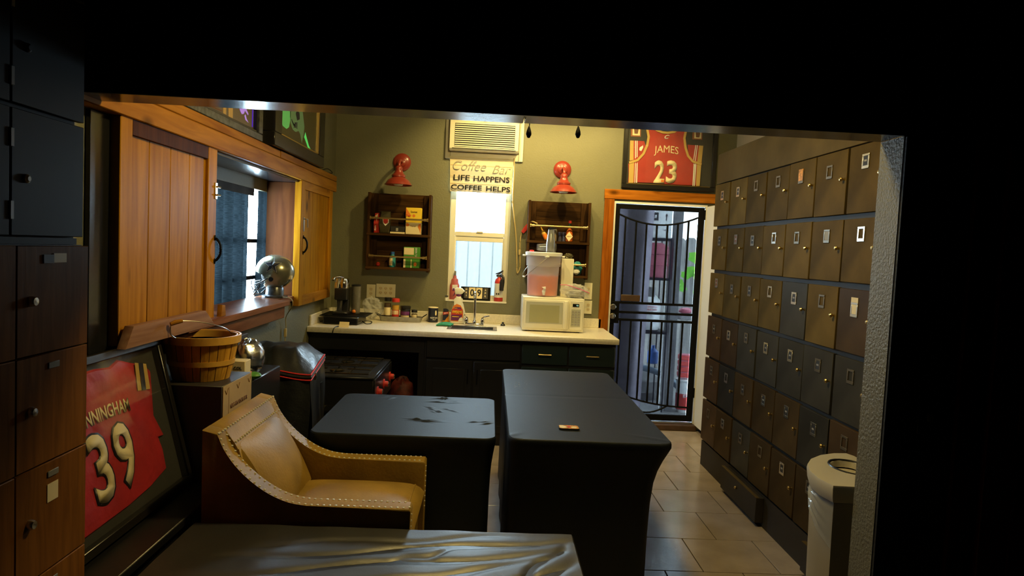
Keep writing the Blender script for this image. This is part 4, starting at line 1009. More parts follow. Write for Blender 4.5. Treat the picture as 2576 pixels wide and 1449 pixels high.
# ------------------------------------------------------------------ sliding shutters
def shutter(label, ys, z0, z1, rail_bottom, hy, hz, latch, top_m='pine_y'):
    t = thing('sliding_shutter', label, 'shutter', (-1.39, (ys[0] + ys[-1]) / 2, z0))
    n = len(ys) - 1
    for i in range(n):
        st = i in (0, n - 1)
        part(t, 'stile' if st else 'plank', B().box(-1.423, -1.375 if st else -1.388, ys[i] + 0.0015, ys[i + 1] - 0.0015, z0, z1, 0.003), 'pine_v', origin=(-1.40, (ys[i] + ys[i + 1]) / 2, (z0 + z1) / 2))
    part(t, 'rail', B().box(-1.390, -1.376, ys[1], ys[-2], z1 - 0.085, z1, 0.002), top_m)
    if rail_bottom:
        part(t, 'rail', B().box(-1.390, -1.374, ys[1], ys[-2], z0, z0 + 0.075, 0.002), 'pine_y')
    h = part(t, 'handle', B().tube(spline([(-1.375, hy, hz - 0.055), (-1.362, hy, hz - 0.050), (-1.347, hy + .003, hz - 0.02), (-1.347, hy + .003, hz + 0.02), (-1.362, hy, hz + 0.050), (-1.375, hy, hz + 0.055)], 4), 0.0065, 8), 'black_metal')
    for s in (-1, 1):
        part(h, 'mount', B().ball((-1.372, hy, hz + s * 0.058), 0.009, 8, 6, (.5, 1, 1.6)), 'black_metal')
    if latch == 'bolt':
        b = B(); b.box(-1.376, -1.370, hy - .012, hy + .012, hz + .25, hz + .33, .001); b.tube([(-1.364, hy - .01, hz + .27), (-1.364, hy + .03, hz + .27)], .005); b.tube([(-1.364, hy - .01, hz + .31), (-1.364, hy + .03, hz + .31)], .005)
        part(t, 'bolt_latch', b, 'nickel')
    else:
        b = B(); b.box(-1.376, -1.371, hy - .012, hy + .012, hz + .10, hz + .20, .001); b.tube([(-1.366, hy, hz + .19), (-1.360, hy + .05, hz + .19), (-1.360, hy + .055, hz + .13)], .004)
        part(t, 'hook_latch', b, 'nickel')
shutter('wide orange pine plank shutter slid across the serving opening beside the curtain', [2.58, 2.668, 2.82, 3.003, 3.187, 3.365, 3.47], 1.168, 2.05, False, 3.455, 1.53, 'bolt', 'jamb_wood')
shutter('narrow orange pine plank shutter at the corner by the coffee machine', [4.985, 5.085, 5.34, 5.60, 5.85, 5.955], 1.115, 2.05, True, 5.06, 1.56, 'hook')

# ------------------------------------------------------------------ framed glowing prints on the beam
AX = -1.398
def framed_print(label, y0, y1, z0, z1, fw_, m_frame, m_bead, m_bg, xf=-1.372, ax=AX):
    t = thing('framed_print', label, 'picture', (-1.41, (y0 + y1) / 2, z0))
    for (a, b_, c, d) in ((y0, y1, z0, z0 + fw_ * .6), (y0, y1, z1 - fw_ * .6, z1), (y0, y0 + fw_, z0 + fw_ * .6, z1 - fw_ * .6), (y1 - fw_, y1, z0 + fw_ * .6, z1 - fw_ * .6)):
        part(t, 'frame_rail', B().box(-1.428, xf, a, b_, c, d, 0.004), m_frame)
    a, b_, c, d = y0 + fw_, y1 - fw_, z0 + fw_ * .6, z1 - fw_ * .6
    for (e, f, g, h) in ((a, b_, c, c + .012), (a, b_, d - .012, d), (a, a + .016, c, d), (b_ - .016, b_, c, d)):
        part(t, 'bead', B().box(ax - .007, xf - .008, e, f, g, h, 0.002), m_bead)
    part(t, 'print_ground', B().box(-1.42, ax, a, b_, c, d), m_bg)
    return t
t = framed_print('violet lit abstract print in a worn pewter frame on the beam above the wide shutter', 3.05, 4.12, 2.162, 2.92, 0.07, 'frame_worn', 'frame_black', 'art_bg')
def pane(parent, name, poly, m, lift=0.001):
    sheet(parent, name, [(p[0], p[1]) for p in poly], (AX, 0, 0), EY, EZ, m, lift=lift)
pane(t, 'violet_shape', [(3.40, 2.262), (3.44, 2.245), (3.52, 2.243), (3.55, 2.268), (3.60, 2.33), (3.50, 2.42), (3.38, 2.36)], 'neon_purple')
pane(t, 'amber_band', [(3.585, 2.225), (3.625, 2.225), (3.60, 2.60), (3.56, 2.60)], 'art_amber')
pane(t, 'amber_band', [(3.655, 2.222), (3.715, 2.222), (3.70, 2.60), (3.64, 2.60)], 'art_amber')
for k in range(5):
    pane(t, 'dark_stripe', [(3.44, 2.225 + .018 * k), (3.57, 2.230 + .018 * k), (3.57, 2.236 + .018 * k), (3.44, 2.231 + .018 * k)], 'brown_print')
pane(t, 'violet_shape', [(3.725, 2.33), (3.80, 2.302), (3.82, 2.283), (3.845, 2.270), (3.875, 2.278), (3.89, 2.298), (3.94, 2.282), (3.945, 2.292), (3.89, 2.32), (3.87, 2.36), (3.90, 2.44), (3.84, 2.46), (3.80, 2.40)], 'neon_purple')
pane(t, 'violet_shape', [(3.885, 2.27), (3.90, 2.250), (3.95, 2.243), (3.92, 2.258), (3.90, 2.280)], 'neon_purple')
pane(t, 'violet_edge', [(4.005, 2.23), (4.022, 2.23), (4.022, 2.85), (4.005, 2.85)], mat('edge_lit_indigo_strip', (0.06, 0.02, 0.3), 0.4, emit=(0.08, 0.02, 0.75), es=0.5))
t = framed_print('green lit abstract print in a black and gilt frame on the beam above the curtain', 4.235, 5.46, 2.165, 2.96, 0.14, 'frame_black', 'gold', 'art_green_bg', -1.338, -1.360)
AX = -1.360
pane_1 = pane
def pane(parent, name, poly, m, lift=0.001):
    pane_1(parent, name, [(p[0] * 0.973, 1.6 + (p[1] - 1.6) * 0.973) for p in poly], m, lift)
pane(t, 'green_shape', [(4.53, 2.36), (4.58, 2.335), (4.66, 2.330), (4.715, 2.352), (4.735, 2.40), (4.74, 2.60), (4.53, 2.62)], 'neon_green')
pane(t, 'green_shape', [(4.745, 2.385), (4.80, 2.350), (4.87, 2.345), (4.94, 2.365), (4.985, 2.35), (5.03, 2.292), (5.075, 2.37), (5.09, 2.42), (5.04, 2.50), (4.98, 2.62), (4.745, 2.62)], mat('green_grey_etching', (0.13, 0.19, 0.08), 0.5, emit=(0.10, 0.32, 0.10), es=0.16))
for k in range(5):
    pane(t, 'dark_stripe', [(4.76 + .015 * k, 2.41 - .012 * k), (4.84, 2.372 - .002 * k + .008 * k), (4.91, 2.374 + .010 * k), (4.91, 2.379 + .010 * k), (4.84, 2.378 + .007 * k), (4.77 + .015 * k, 2.417 - .012 * k)], 'navy', 0.002)
pane(t, 'dark_patch', [(4.86, 2.47), (4.90, 2.43), (4.96, 2.45), (4.95, 2.49), (4.89, 2.50)], 'navy', 0.002)
pane(t, 'dark_patch', [(4.71, 2.62), (4.73, 2.42), (4.74, 2.42), (4.75, 2.62)], 'navy', 0.002)
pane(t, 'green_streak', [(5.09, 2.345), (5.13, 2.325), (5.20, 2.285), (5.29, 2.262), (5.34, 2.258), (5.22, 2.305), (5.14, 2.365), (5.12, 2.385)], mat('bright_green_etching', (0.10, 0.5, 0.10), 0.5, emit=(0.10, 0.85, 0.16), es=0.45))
b = B().tube(spline([(-1.395, 5.63, 2.168), (-1.375, 5.72, 2.19), (-1.36, 5.80, 2.18), (-1.365, 5.85, 2.168), (-1.39, 5.78, 2.166), (-1.40, 5.68, 2.167)], 5), 0.004, 6)
solo('cable_loop', b, 'cord_black', 'loop of black cable lying on the beam end by the corner', 'cable', (-1.38, 5.74, 2.164))

# ------------------------------------------------------------------ helmet lamp on the sill
hx, hy, hz = -1.498, 4.80, 1.365
t = thing('helmet_lamp', 'silver-green football helmet with a dark star standing on the wooden sill', 'helmet', (-1.50, 4.80, 1.190))
b = B()
R = 0.122
def shell(u, v):
    th = -PI * 0.5 + PI * u            # across, side to side
    ph = -0.62 + (PI + 1.12) * v       # front over the crown to the nape
    x = -math.cos(ph) * 1.10; z = math.sin(ph)
    k = math.cos(th); y = math.sin(th)
    return (hx + 0.010 + R * x * k ** 0.85 if False else hx + 0.010 + R * 1.07 * (-math.cos(ph)) * k, hy + R * 0.90 * y, hz + R * math.sin(ph) * k)
# crown: an egg-shaped shell with the face cut away
bmesh.ops.create_uvsphere(b.bm, u_segments=72, v_segments=48, radius=1.0)
for v in b.bm.verts:
    x, y, z = v.co
    zz = z
    if z < 0: x *= 1 - 0.12 * z * z; zz = z * 0.98
    v.co = Vector((hx + 0.008 + R * 1.08 * x, hy + R * 0.90 * y, hz + R * zz))
dele = []
for f in b.bm.faces:
    c = f.calc_center_median(); lx, lz = (c.x - hx) / R, (c.z - hz) / R
    kz = [(0.16, -2.0), (0.11, -1.08), (0.03, -0.88), (-0.08, -0.55), (-0.22, -0.32), (-0.40, -0.20), (-0.58, -0.26), (-0.74, -0.40), (-0.95, -0.50)]
    lim = -2.0
    for (za, la), (zb, lb_) in zip(kz, kz[1:]):
        if zb <= lz <= za: lim = la + (lb_ - la) * (za - lz) / (za - zb)
    if lx < lim: dele.append(f)
    elif lz < -0.86: dele.append(f)
bmesh.ops.delete(b.bm, geom=list(set(dele)), context='FACES')
b.solid(0.004)
sh = part(t, 'shell', b, 'helmet')
def on_side(lx, lz, lift):
    """point on the near flank of the shell"""
    q_ = 1 - (lx / (R * 1.08)) ** 2 - (lz / R) ** 2
    return (hx + 0.008 + lx, hy - R * 0.90 * math.sqrt(max(q_, 0.01)) - lift, hz + lz)
def star(r0, r1, lift, name, m, cx=0.010, cz=0.050):
    b = B(); c = b.bm.verts.new(on_side(cx, cz, lift)); ring = []
    for k in range(10):
        r = r0 if k % 2 == 0 else r1
        a = PI / 2 + 2 * PI * k / 10
        ring.append(b.bm.verts.new(on_side(cx + r * math.cos(a), cz + r * math.sin(a), lift)))
    for k in range(10): b.bm.faces.new((c, ring[k], ring[(k + 1) % 10]))
    part(sh, name, b, m, smooth=False)
star(0.068, 0.0275, 0.0030, 'star_outline', 'navy'); star(0.061, 0.0243, 0.0040, 'star_border', 'white_print'); star(0.056, 0.0218, 0.0050, 'star', 'navy')
part(sh, 'ear_hole', B().lathe([(0.016, 0), (0.016, -0.004), (0, -0.004)], on_side(0.005, -0.045, 0.001), 'Y', 14), 'black_pl')
part(sh, 'rear_label', B().box(hx + 0.105, hx + 0.135, hy - 0.050, hy - 0.02, hz - 0.045, hz - 0.015, 0.003), 'cream_print')
mk = part(t, 'face_mask', B().tube(spline([(hx - 0.010, hy - 0.105, hz - 0.040), (hx - 0.07, hy - 0.098, hz - 0.075), (hx - 0.135, hy - 0.05, hz - 0.095), (hx - 0.152, hy, hz - 0.098), (hx - 0.135, hy + 0.05, hz - 0.095), (hx - 0.07, hy + 0.098, hz - 0.075), (hx - 0.010, hy + 0.105, hz - 0.040)], 5), 0.0045, 8), 'frame_worn')
for dz, bx_ in ((-0.065, -0.150), (-0.125, -0.140), (-0.155, -0.120)):
    part(mk, 'mask_bar', B().tube(spline([(hx - 0.060, hy - 0.098, hz - 0.072 + (dz + .1) * .4), (hx - 0.11, hy - 0.075, hz + dz), (hx + bx_, hy, hz + dz), (hx - 0.11, hy + 0.075, hz + dz), (hx - 0.060, hy + 0.098, hz - 0.072 + (dz + .1) * .4)], 5), 0.0042, 8), 'frame_worn')
for s in (-0.045, 0.045):
    part(mk, 'mask_bar', B().tube([(hx - 0.138, hy + s, hz - 0.065), (hx - 0.137, hy + s, hz - 0.100), (hx - 0.115, hy + s, hz - 0.155)], 0.004, 8), 'frame_worn')
part(t, 'stand', B().lathe([(0.085, 0), (0.085, 0.012), (0.062, 0.020), (0.058, 0.075), (0.05, 0.085), (0, 0.085)], (hx + 0.01, hy, 1.190), 'Z', 24), 'frame_worn')
part(t, 'padding', B().ball((hx + 0.01, hy, hz - 0.02), 0.095, 18, 12, (1, .85, .9)), 'dark_void')
cd = part(t, 'power_cord', B().tube(spline([(-1.44, 4.80, 1.194), (-1.405, 4.72, 1.200), (-1.335, 4.66, 1.197), (-1.325, 4.66, 1.15), (-1.395, 4.76, 1.06), (-1.405, 4.80, 0.98), (-1.405, 4.79, 0.90), (-1.405, 4.77, 0.83), (-1.405, 4.70, 0.80), (-1.41, 4.66, 0.84), (-1.41, 4.68, 0.87)], 5), 0.003, 6), 'cord_tan')
part(cd, 'inline_switch', B().box(-1.415, -1.398, 4.785, 4.805, 0.915, 0.975, 0.003), 'cord_tan')

# ------------------------------------------------------------------ air conditioner, hanging sign, sconces
t = thing('air_conditioner', 'cream window air conditioner mounted above the coffee sign', 'air conditioner', (-0.1, YB, 2.40))
b = B(); b.box(-0.452, -0.405, YB - 0.022, YB, 2.39, 3.0, 0.004); b.box(0.210, 0.252, YB - 0.022, YB, 2.39, 3.0, 0.004); b.box(-0.405, 0.210, YB - 0.022, YB, 2.39, 2.452, 0.004)
part(t, 'wall_trim', b, 'cream')
part(t, 'housing', B().box(-0.412, 0.207, YB - 0.11, YB - 0.0, 2.455, 2.99, 0.010, 2), 'cream')
part(t, 'lower_lip', B().prism([(YB - 0.11, 2.455), (YB - 0.125, 2.47), (YB - 0.125, 2.705), (YB - 0.11, 2.715)], 'X', -0.408, 0.203, 0.003), 'cream')
part(t, 'grille_shadow', B().box(-0.365, 0.168, YB - 0.1262, YB - 0.125, 2.485, 2.690), 'dark_void')
for k in range(11):
    z = 2.489 + 0.0186 * k
    part(t, 'louvre', B().prism([(YB - 0.1255, z), (YB - 0.1315, z - 0.002), (YB - 0.1315, z + 0.0065), (YB - 0.1255, z + 0.0085)], 'X', -0.362 - 0.0015 * (k == 0), 0.165), 'cream', smooth=False)
part(t, 'bottom_slot', B().box(-0.385, 0.180, YB - 0.1258, YB - 0.125, 2.468, 2.474), 'dark_void')
part(t, 'outlet_grille', B().box(-0.385, 0.035, YB - 0.1255, YB - 0.1235, 2.755, 2.90), 'dark_void')
for k in range(7):
    part(t, 'vane', B().box(-0.362 + 0.058 * k, -0.356 + 0.058 * k, YB - 0.130, YB - 0.1255, 2.758, 2.895), 'gold')
part(t, 'control_window', B().box(0.058, 0.190, YB - 0.1255, YB - 0.1235, 2.748, 2.90), 'mw_window')
part(t, 'brand_mark', B().box(-0.115, -0.080, YB - 0.127, YB - 0.125, 2.712, 2.718), 'grey_print')
part(t, 'power_cord', B().tube(spline([(0.172, YB - 0.03, 2.42), (0.178, YB - 0.012, 2.30), (0.176, YB - 0.008, 2.05), (0.192, YB - 0.008, 1.92), (0.222, YB - 0.008, 1.72), (0.240, YB - 0.008, 1.50), (0.244, YB - 0.008, 1.42), (0.252, YB - 0.008, 1.385), (0.272, YB - 0.012, 1.44), (0.266, YB - 0.012, 1.55), (0.262, YB - 0.012, 1.66), (0.272, YB - 0.012, 1.75), (0.30, YB - 0.015, 1.79), (0.335, YB - 0.03, 1.84), (0.36, YB - 0.10, 1.855), (0.40, YB - 0.165, 1.838)], 5), 0.006, 8), 'cord_tan')
part(t, 'cord_tie', B().box(0.252, 0.272, YB - 0.024, YB - 0.004, 1.55, 1.60, 0.003), 'cord_tan')
pl_ = B(); pl_.prism([(-.014, -.06), (.014, -.06), (.022, .0), (.012, .06), (-.012, .06), (-.018, 0)], 'Y', -0.012, 0.012, 0.003)
pl_.xform(Matrix.Translation((0.312, YB - 0.028, 1.805)) @ Matrix.Rotation(0.62, 4, 'Y'))
part(t, 'red_plug_guard', pl_, 'red_print')

t = thing('hanging_sign', 'cream canvas sign with coffee lettering hanging in front of the window', 'sign', (-0.11, YB - 0.02, 2.10))
def cl(u, v):
    z = 2.405 - 0.308 * v
    return (-0.405 + 0.012 * v + (0.572 - 0.018 * v) * u, YB - 0.020 + 0.005 * math.sin(2 * PI * v * 2.2) + 0.002 * math.sin(5 * u), z)
part(t, 'canvas', B().grid(cl, 12, 24), 'roman')
part(t, 'top_rod', B().tube([(-0.408, YB - 0.018, 2.405), (0.170, YB - 0.018, 2.405)], 0.007, 8), 'ivory')
for z in (2.335, 2.235, 2.17):
    part(t, 'fold_seam', B().box(-0.398, 0.162, YB - 0.0272, YB - 0.0262, z, z + 0.0025), 'art_amber')
SY = YB - 0.0285
M['script_grey'] = mat('script_grey', (0.42, 0.40, 0.34), 0.6)
text(t, 'script_lettering', 'Coffee', (-0.225, SY, 2.333), EX, EZ, 0.30, 0.088, 'script_grey', -0.012, shear=0.35)
text(t, 'script_lettering', 'Bar', (0.065, SY, 2.312), EX, EZ, 0.165, 0.078, 'script_grey', -0.012, shear=0.35)
text(t, 'bold_lettering', 'LIFE', (-0.292, SY, 2.223), EX, EZ, 0.146, 0.050, 'black_print', 0.018)
text(t, 'bold_lettering', 'HAPPENS', (-0.022, SY, 2.221), EX, EZ, 0.325, 0.050, 'black_print', 0.018)
text(t, 'bold_lettering', 'COFFEE', (-0.246, SY, 2.138), EX, EZ, 0.277, 0.046, 'black_print', 0.018)
text(t, 'bold_lettering', 'HELPS', (0.041, SY, 2.136), EX, EZ, 0.217, 0.046, 'black_print', 0.018)

t = thing('wall_sconce', 'red enamel barn sconce above the shelf with the yellow tea box', 'wall lamp', (-0.834, YB, 2.335))
cx = -0.834
p = part(t, 'wall_plate', B().lathe([(0.080, 0.0), (0.080, -0.010), (0.070, -0.022), (0.045, -0.030), (0.043, -0.036), (0.030, -0.042), (0, -0.044)], (cx, YB, 2.335), 'Y', 28), 'red_lamp')
part(t, 'arm', B().tube(spline([(cx, YB - 0.03, 2.330), (cx, YB - 0.09, 2.338), (cx, YB - 0.155, 2.330), (cx, YB - 0.188, 2.300), (cx, YB - 0.195, 2.262)], 5), 0.013, 12), 'red_lamp')
s = part(t, 'shade', B().lathe([(0.016, 0.165), (0.028, 0.155), (0.032, 0.140), (0.030, 0.130), (0.042, 0.100), (0.060, 0.082), (0.060, 0.068), (0.056, 0.066), (0.060, 0.060), (0.092, 0.040), (0.108, 0.016), (0.118, 0.0), (0.122, 0.0), (0.117, -0.004), (0.103, 0.010), (0.088, 0.032), (0.055, 0.052), (0.02, 0.056)], (cx, YB - 0.195, 2.116), 'Z', 32), 'red_lamp')
part(t, 'bulb', B().lathe([(0.0, -0.010), (0.035, -0.006), (0.046, 0.010), (0.040, 0.030), (0.015, 0.055)], (cx, YB - 0.195, 2.116), 'Z', 20), 'bulb')
copy_thing(t, (1.449, 0, 0.006), 'red enamel barn sconce above the shelf with the hot sauce bottle')

# ------------------------------------------------------------------ two wall shelves
def wall_shelf(x0, label):
    x1 = x0 + 0.560; yf = YB - 0.140
    t = thing('wall_shelf', label, 'shelf', ((x0 + x1) / 2, YB, 1.37))
    for k in range(4):
        za, zb = 1.372 + k * 0.169, 1.372 + (k + 1) * 0.169
        part(t, 'back_board', B().box(x0 + 0.02, x1 - 0.02, YB - 0.018, YB - 0.002, za + 0.001, zb - 0.001, 0.0015), 'shelf_wood', origin=((x0 + x1) / 2, YB - .01, za))
    part(t, 'side_board', B().box(x0, x0 + 0.022, yf + 0.004, YB - 0.001, 1.358, 2.046, 0.002), 'shelf_wood_v')
    part(t, 'side_board', B().box(x1 - 0.022, x1, yf + 0.004, YB - 0.001, 1.358, 2.046, 0.002), 'shelf_wood_v')
    for x in (x0 + 0.022, x1 - 0.075):
        part(t, 'batten', B().box(x, x + 0.053, YB - 0.038, YB - 0.018, 1.39, 2.044, 0.002), 'shelf_wood_v')
    for z in (1.368, 1.668):
        part(t, 'shelf_board', B().box(x0 - 0.004, x1 + 0.002, yf, YB - 0.002, z, z + 0.022, 0.002), 'shelf_wood')
    for z in (1.486, 1.822):
        r = part(t, 'rail', B().tube([(x0 + 0.03, yf + 0.012, z), (x1 - 0.03, yf + 0.012, z)], 0.0085, 10), 'brass')
        for x, s in ((x0 + 0.022, 1), (x1 - 0.022, -1)):
            part(r, 'flange', B().lathe([(0.019, 0), (0.019, 0.008 * s), (0.013, 0.012 * s), (0.013, 0.040 * s), (0.0, 0.041 * s)], (x, yf + 0.012, z), 'X', 14), 'brass')
    return t
wall_shelf(-1.105, 'dark wooden wall shelf with brass rails holding tea boxes')
wall_shelf(0.318, 'dark wooden wall shelf with brass rails holding sauce bottles')
ZS, ZL = 1.6905, 1.3905
YFB = 6.150
t = thing('tea_box', 'yellow tea box lying on top of the white and orange one', 'box', (-0.70, 6.17, 1.795))
part(t, 'box_body', B().box(-0.772, -0.630, YFB, 6.21, 1.795, 1.928, 0.004), 'yellow_print')
sheet(t, 'corner_print', [(-0.071, 0.064), (-0.071, -0.01), (-0.02, -0.01)], (-0.70, YFB, 1.862), EX, EZ, 'orange_print')
text(t, 'box_lettering', 'Gourmet', (-0.70, YFB - .0005, 1.892), EX, EZ, 0.06, 0.018, 'brown_print')
text(t, 'box_lettering', 'Tea', (-0.75, YFB - .001, 1.855), EX, EZ, 0.04, 0.022, 'red_print')
sheet(t, 'round_print', disc(0.013), (-0.70, YFB, 1.857), EX, EZ, 'orange_print')
t = thing('tea_box', 'white tea box with orange corners under the yellow one', 'box', (-0.70, 6.17, ZS))
part(t, 'box_body', B().box(-0.770, -0.630, YFB, 6.21, ZS, 1.7945, 0.003), 'cream_print')
sheet(t, 'corner_print', [(-0.065, 0.048), (-0.065, 0.02), (-0.045, 0.02), (-0.035, 0.035), (-0.05, 0.048)], (-0.70, YFB, 1.742), EX, EZ, 'orange_print')
sheet(t, 'corner_print', [(0.065, 0.048), (0.065, -0.045), (0.055, -0.01), (0.04, 0.015), (0.045, 0.04)], (-0.70, YFB, 1.742), EX, EZ, 'orange_print')
text(t, 'box_lettering', 'TEAS', (-0.705, YFB - .0005, 1.764), EX, EZ, 0.05, 0.010, 'brown_print')
t = thing('coffee_box', 'low black box with a pale lower edge between pouch and white tea box', 'box', (-0.84, 6.17, ZS))
part(t, 'box_body', B().box(-0.905, -0.776, 6.155, 6.215, ZS + 0.017, 1.760, 0.003), 'black_print')
part(t, 'pale_edge', B().box(-0.907, -0.776, 6.152, 6.215, ZS, ZS + 0.016, 0.002), 'cream_print')
sheet(t, 'small_print', rect(0.02, 0.028), (-0.845, 6.155, 1.728), EX, EZ, 'grey_print')
t = thing('snack_pouch', 'red foil pouch with white lettering leaning at the shelf end', 'pouch', (-1.02, 6.18, ZS))
part(t, 'pouch_body', B().prism([(-1.055, ZS), (-0.985, ZS), (-1.005, 1.76), (-1.01, 1.87), (-1.05, 1.865), (-1.056, 1.78)], 'Y', 6.165, 6.195, 0.006), 'red_print')
text(t, 'pouch_lettering', 'Kick', (-1.042, 6.1645, 1.735), EZ, (-1, 0, 0), 0.045, 0.016, 'white_print')
sheet(t, 'cream_flash', [(-1.045, 1.84), (-1.03, 1.79), (-1.02, 1.86), (-1.012, 1.868)], (0, 6.165, 0), EX, EZ, 'cream_print')
t = thing('snack_pouch', 'dark olive pouch with a red shield emblem on the tea shelf', 'pouch', (-0.95, 6.17, ZS))
part(t, 'pouch_body', B().prism([(-1.0, ZS), (-0.915, ZS), (-0.905, 1.77), (-0.908, 1.885), (-0.995, 1.885), (-1.005, 1.77)], 'Y', 6.145, 6.185, 0.010), 'silver_pouch')
sheet(t, 'emblem', [(-0.028, 0.03), (0.028, 0.03), (0.03, -0.01), (0.0, -0.04), (-0.022, -0.015)], (-0.948, 6.145, 1.795), EX, EZ, 'white_print')
sheet(t, 'emblem', [(-0.022, 0.028), (0.022, 0.028), (0.022, -0.008), (0.0, -0.024), (-0.018, -0.01)], (-0.948, 6.145, 1.795), EX, EZ, 'red_print', 0.002)
t = thing('tea_box', 'tall green tea box on the lower shelf behind the brass rail', 'box', (-0.70, 6.17, ZL))
part(t, 'box_body', B().box(-0.778, -0.632, YFB, 6.21, ZL, 1.578, 0.003), 'green_print')
sheet(t, 'pale_panel', rect(0.088, 0.062), (-0.731, YFB, 1.540), EX, EZ, 'cream_print')
text(t, 'box_lettering', 'GREEN TEA', (-0.668, YFB - .0005, 1.530), (0, 0, -1), (1, 0, 0), 0.085, 0.016, 'white_print')
sheet(t, 'tea_glass_print', disc(0.018, 14, 0.75), (-0.672, YFB, 1.425), EX, EZ, 'orange_print')
sheet(t, 'pale_strip', rect(0.018, 0.075), (-0.768, YFB, 1.43), EX, EZ, 'cream_print')
sheet(t, 'pale_strip', rect(0.008, 0.075), (-0.708, YFB, 1.43), EX, EZ, 'cream_print')
t = thing('creamer_bottle', 'blue and cream bottle with dark blue cap on the lower tea shelf', 'bottle', (-0.88, 6.18, ZL))
part(t, 'bottle_body', B().lathe([(0.026, 0), (0.029, 0.01), (0.029, 0.085), (0.016, 0.11), (0.014, 0.12)], (-0.880, 6.18, ZL), 'Z', 18), 'teal_print')
part(t, 'label_print', B().lathe([(0.0295, 0.015), (0.0298, 0.08), (0.02, 0.10)], (-0.880, 6.18, ZL), 'Z', 8, PI * 1.0, PI * 1.55), 'cream_print')
part(t, 'cap', B().lathe([(0.018, 0.115), (0.018, 0.138), (0, 0.138)], (-0.880, 6.18, ZL), 'Z', 14), 'blue_print')
t = thing('red_cap_jar', 'tiny red round lid on the lower tea shelf', 'lid', (-1.00, 6.17, ZL))
part(t, 'lid_dome', B().ball((-1.005, 6.17, ZL + 0.020), 0.019, 12, 8), 'red_print')

t = thing('sauce_bottle', 'hot sauce bottle with red cap and diamond label on the wall shelf', 'bottle', (0.70, 6.17, ZS))
part(t, 'bottle_body', B().lathe([(0.026, 0), (0.031, 0.006), (0.031, 0.085), (0.022, 0.105), (0.011, 0.118), (0.011, 0.128)], (0.700, 6.165, ZS), 'Z', 20), 'sauce')
part(t, 'neck_band', B().lathe([(0.0135, 0.126), (0.0135, 0.165), (0.011, 0.167)], (0.700, 6.165, ZS), 'Z', 14), mat('dark_green_foil', (0.01, 0.03, 0.015), 0.3))
part(t, 'cap', B().lathe([(0.014, 0.166), (0.014, 0.190), (0, 0.191)], (0.700, 6.165, ZS), 'Z', 14), 'red_print')
sheet(t, 'diamond_label', [(0, -0.045), (0.034, 0), (0, 0.042), (-0.032, 0)], (0.694, 6.133, ZS + 0.048), EX, EZ, 'cream_print')
text(t, 'label_lettering', 'TABASCO', (0.694, 6.1325, ZS + 0.048), EX, EZ, 0.046, 0.011, 'brown_print')
t = thing('mustard_bottle', 'small amber squeeze bottle tipped over at the shelf corner', 'bottle', (0.46, 6.17, ZS))
Mx = Matrix.Translation((0.497, 6.165, ZS + 0.012)) @ Matrix.Rotation(-0.48, 4, 'Y')
part(t, 'bottle_body', B().lathe([(0.020, 0), (0.022, 0.005), (0.022, 0.065), (0.012, 0.082), (0.006, 0.09), (0.004, 0.125)], (0, 0, 0), 'Z', 16).xform(Mx), 'honey')
part(t, 'label_print', B().lathe([(0.0225, 0.01), (0.0225, 0.055)], (0, 0, 0), 'Z', 10, PI * 1.15, PI * 1.85).xform(Mx), 'orange_print')
t = thing('spice_jar', 'clear jar with wide black lid half hidden behind the cups', 'jar', (0.545, 6.18, ZS))
part(t, 'jar_body', B().lathe([(0.034, 0), (0.036, 0.01), (0.036, 0.10), (0.03, 0.112)], (0.555, 6.185, ZS), 'Z', 18), 'tank')
part(t, 'contents', B().lathe([(0.030, 0.003), (0.032, 0.06), (0, 0.06)], (0.555, 6.185, ZS), 'Z', 16), 'honey')
part(t, 'lid', B().lathe([(0.038, 0.11), (0.038, 0.130), (0, 0.131)], (0.545, 6.185, ZS), 'Z', 18), 'black_pl')
M['dusk_glass'] = clear('dusky_blue_glass', (0.32, 0.30, 0.42), 0.8)
for x, lab in ((0.618, 'dusky blue tumbler nearer the paper-thin cups'), (0.655, 'dusky blue tumbler touching the hot sauce bottle')):
    solo('tumbler', B().lathe([(0.017, 0), (0.019, 0.085), (0.017, 0.085), (0.015, 0.004), (0, 0.004)], (x, 6.185, ZS), 'Z', 14), 'dusk_glass', lab.replace('paper-thin', 'clear stacked'), 'glass', (x, 6.185, ZS), 'dusky tumblers on the sauce shelf')
b = B(); b.ball((0.785, 6.17, ZL + 0.062), 0.062, 16, 12, (0.75, 0.5, 1.0), 0.10, 21)
t = thing('snack_bag', 'crumpled teal and white bag behind the lower brass rail', 'bag', (0.785, 6.17, ZL))
part(t, 'bag_body', b, 'teal_print', smooth=False)
part(t, 'white_corner', B().ball((0.775, 6.150, ZL + 0.035), 0.035, 12, 8, (1, .6, .8), .1, 22), 'white_print', smooth=False)
sheet(t, 'dark_band', rect(0.05, 0.014), (0.785, 6.135, ZL + 0.09), EX, EZ, 'black_print')

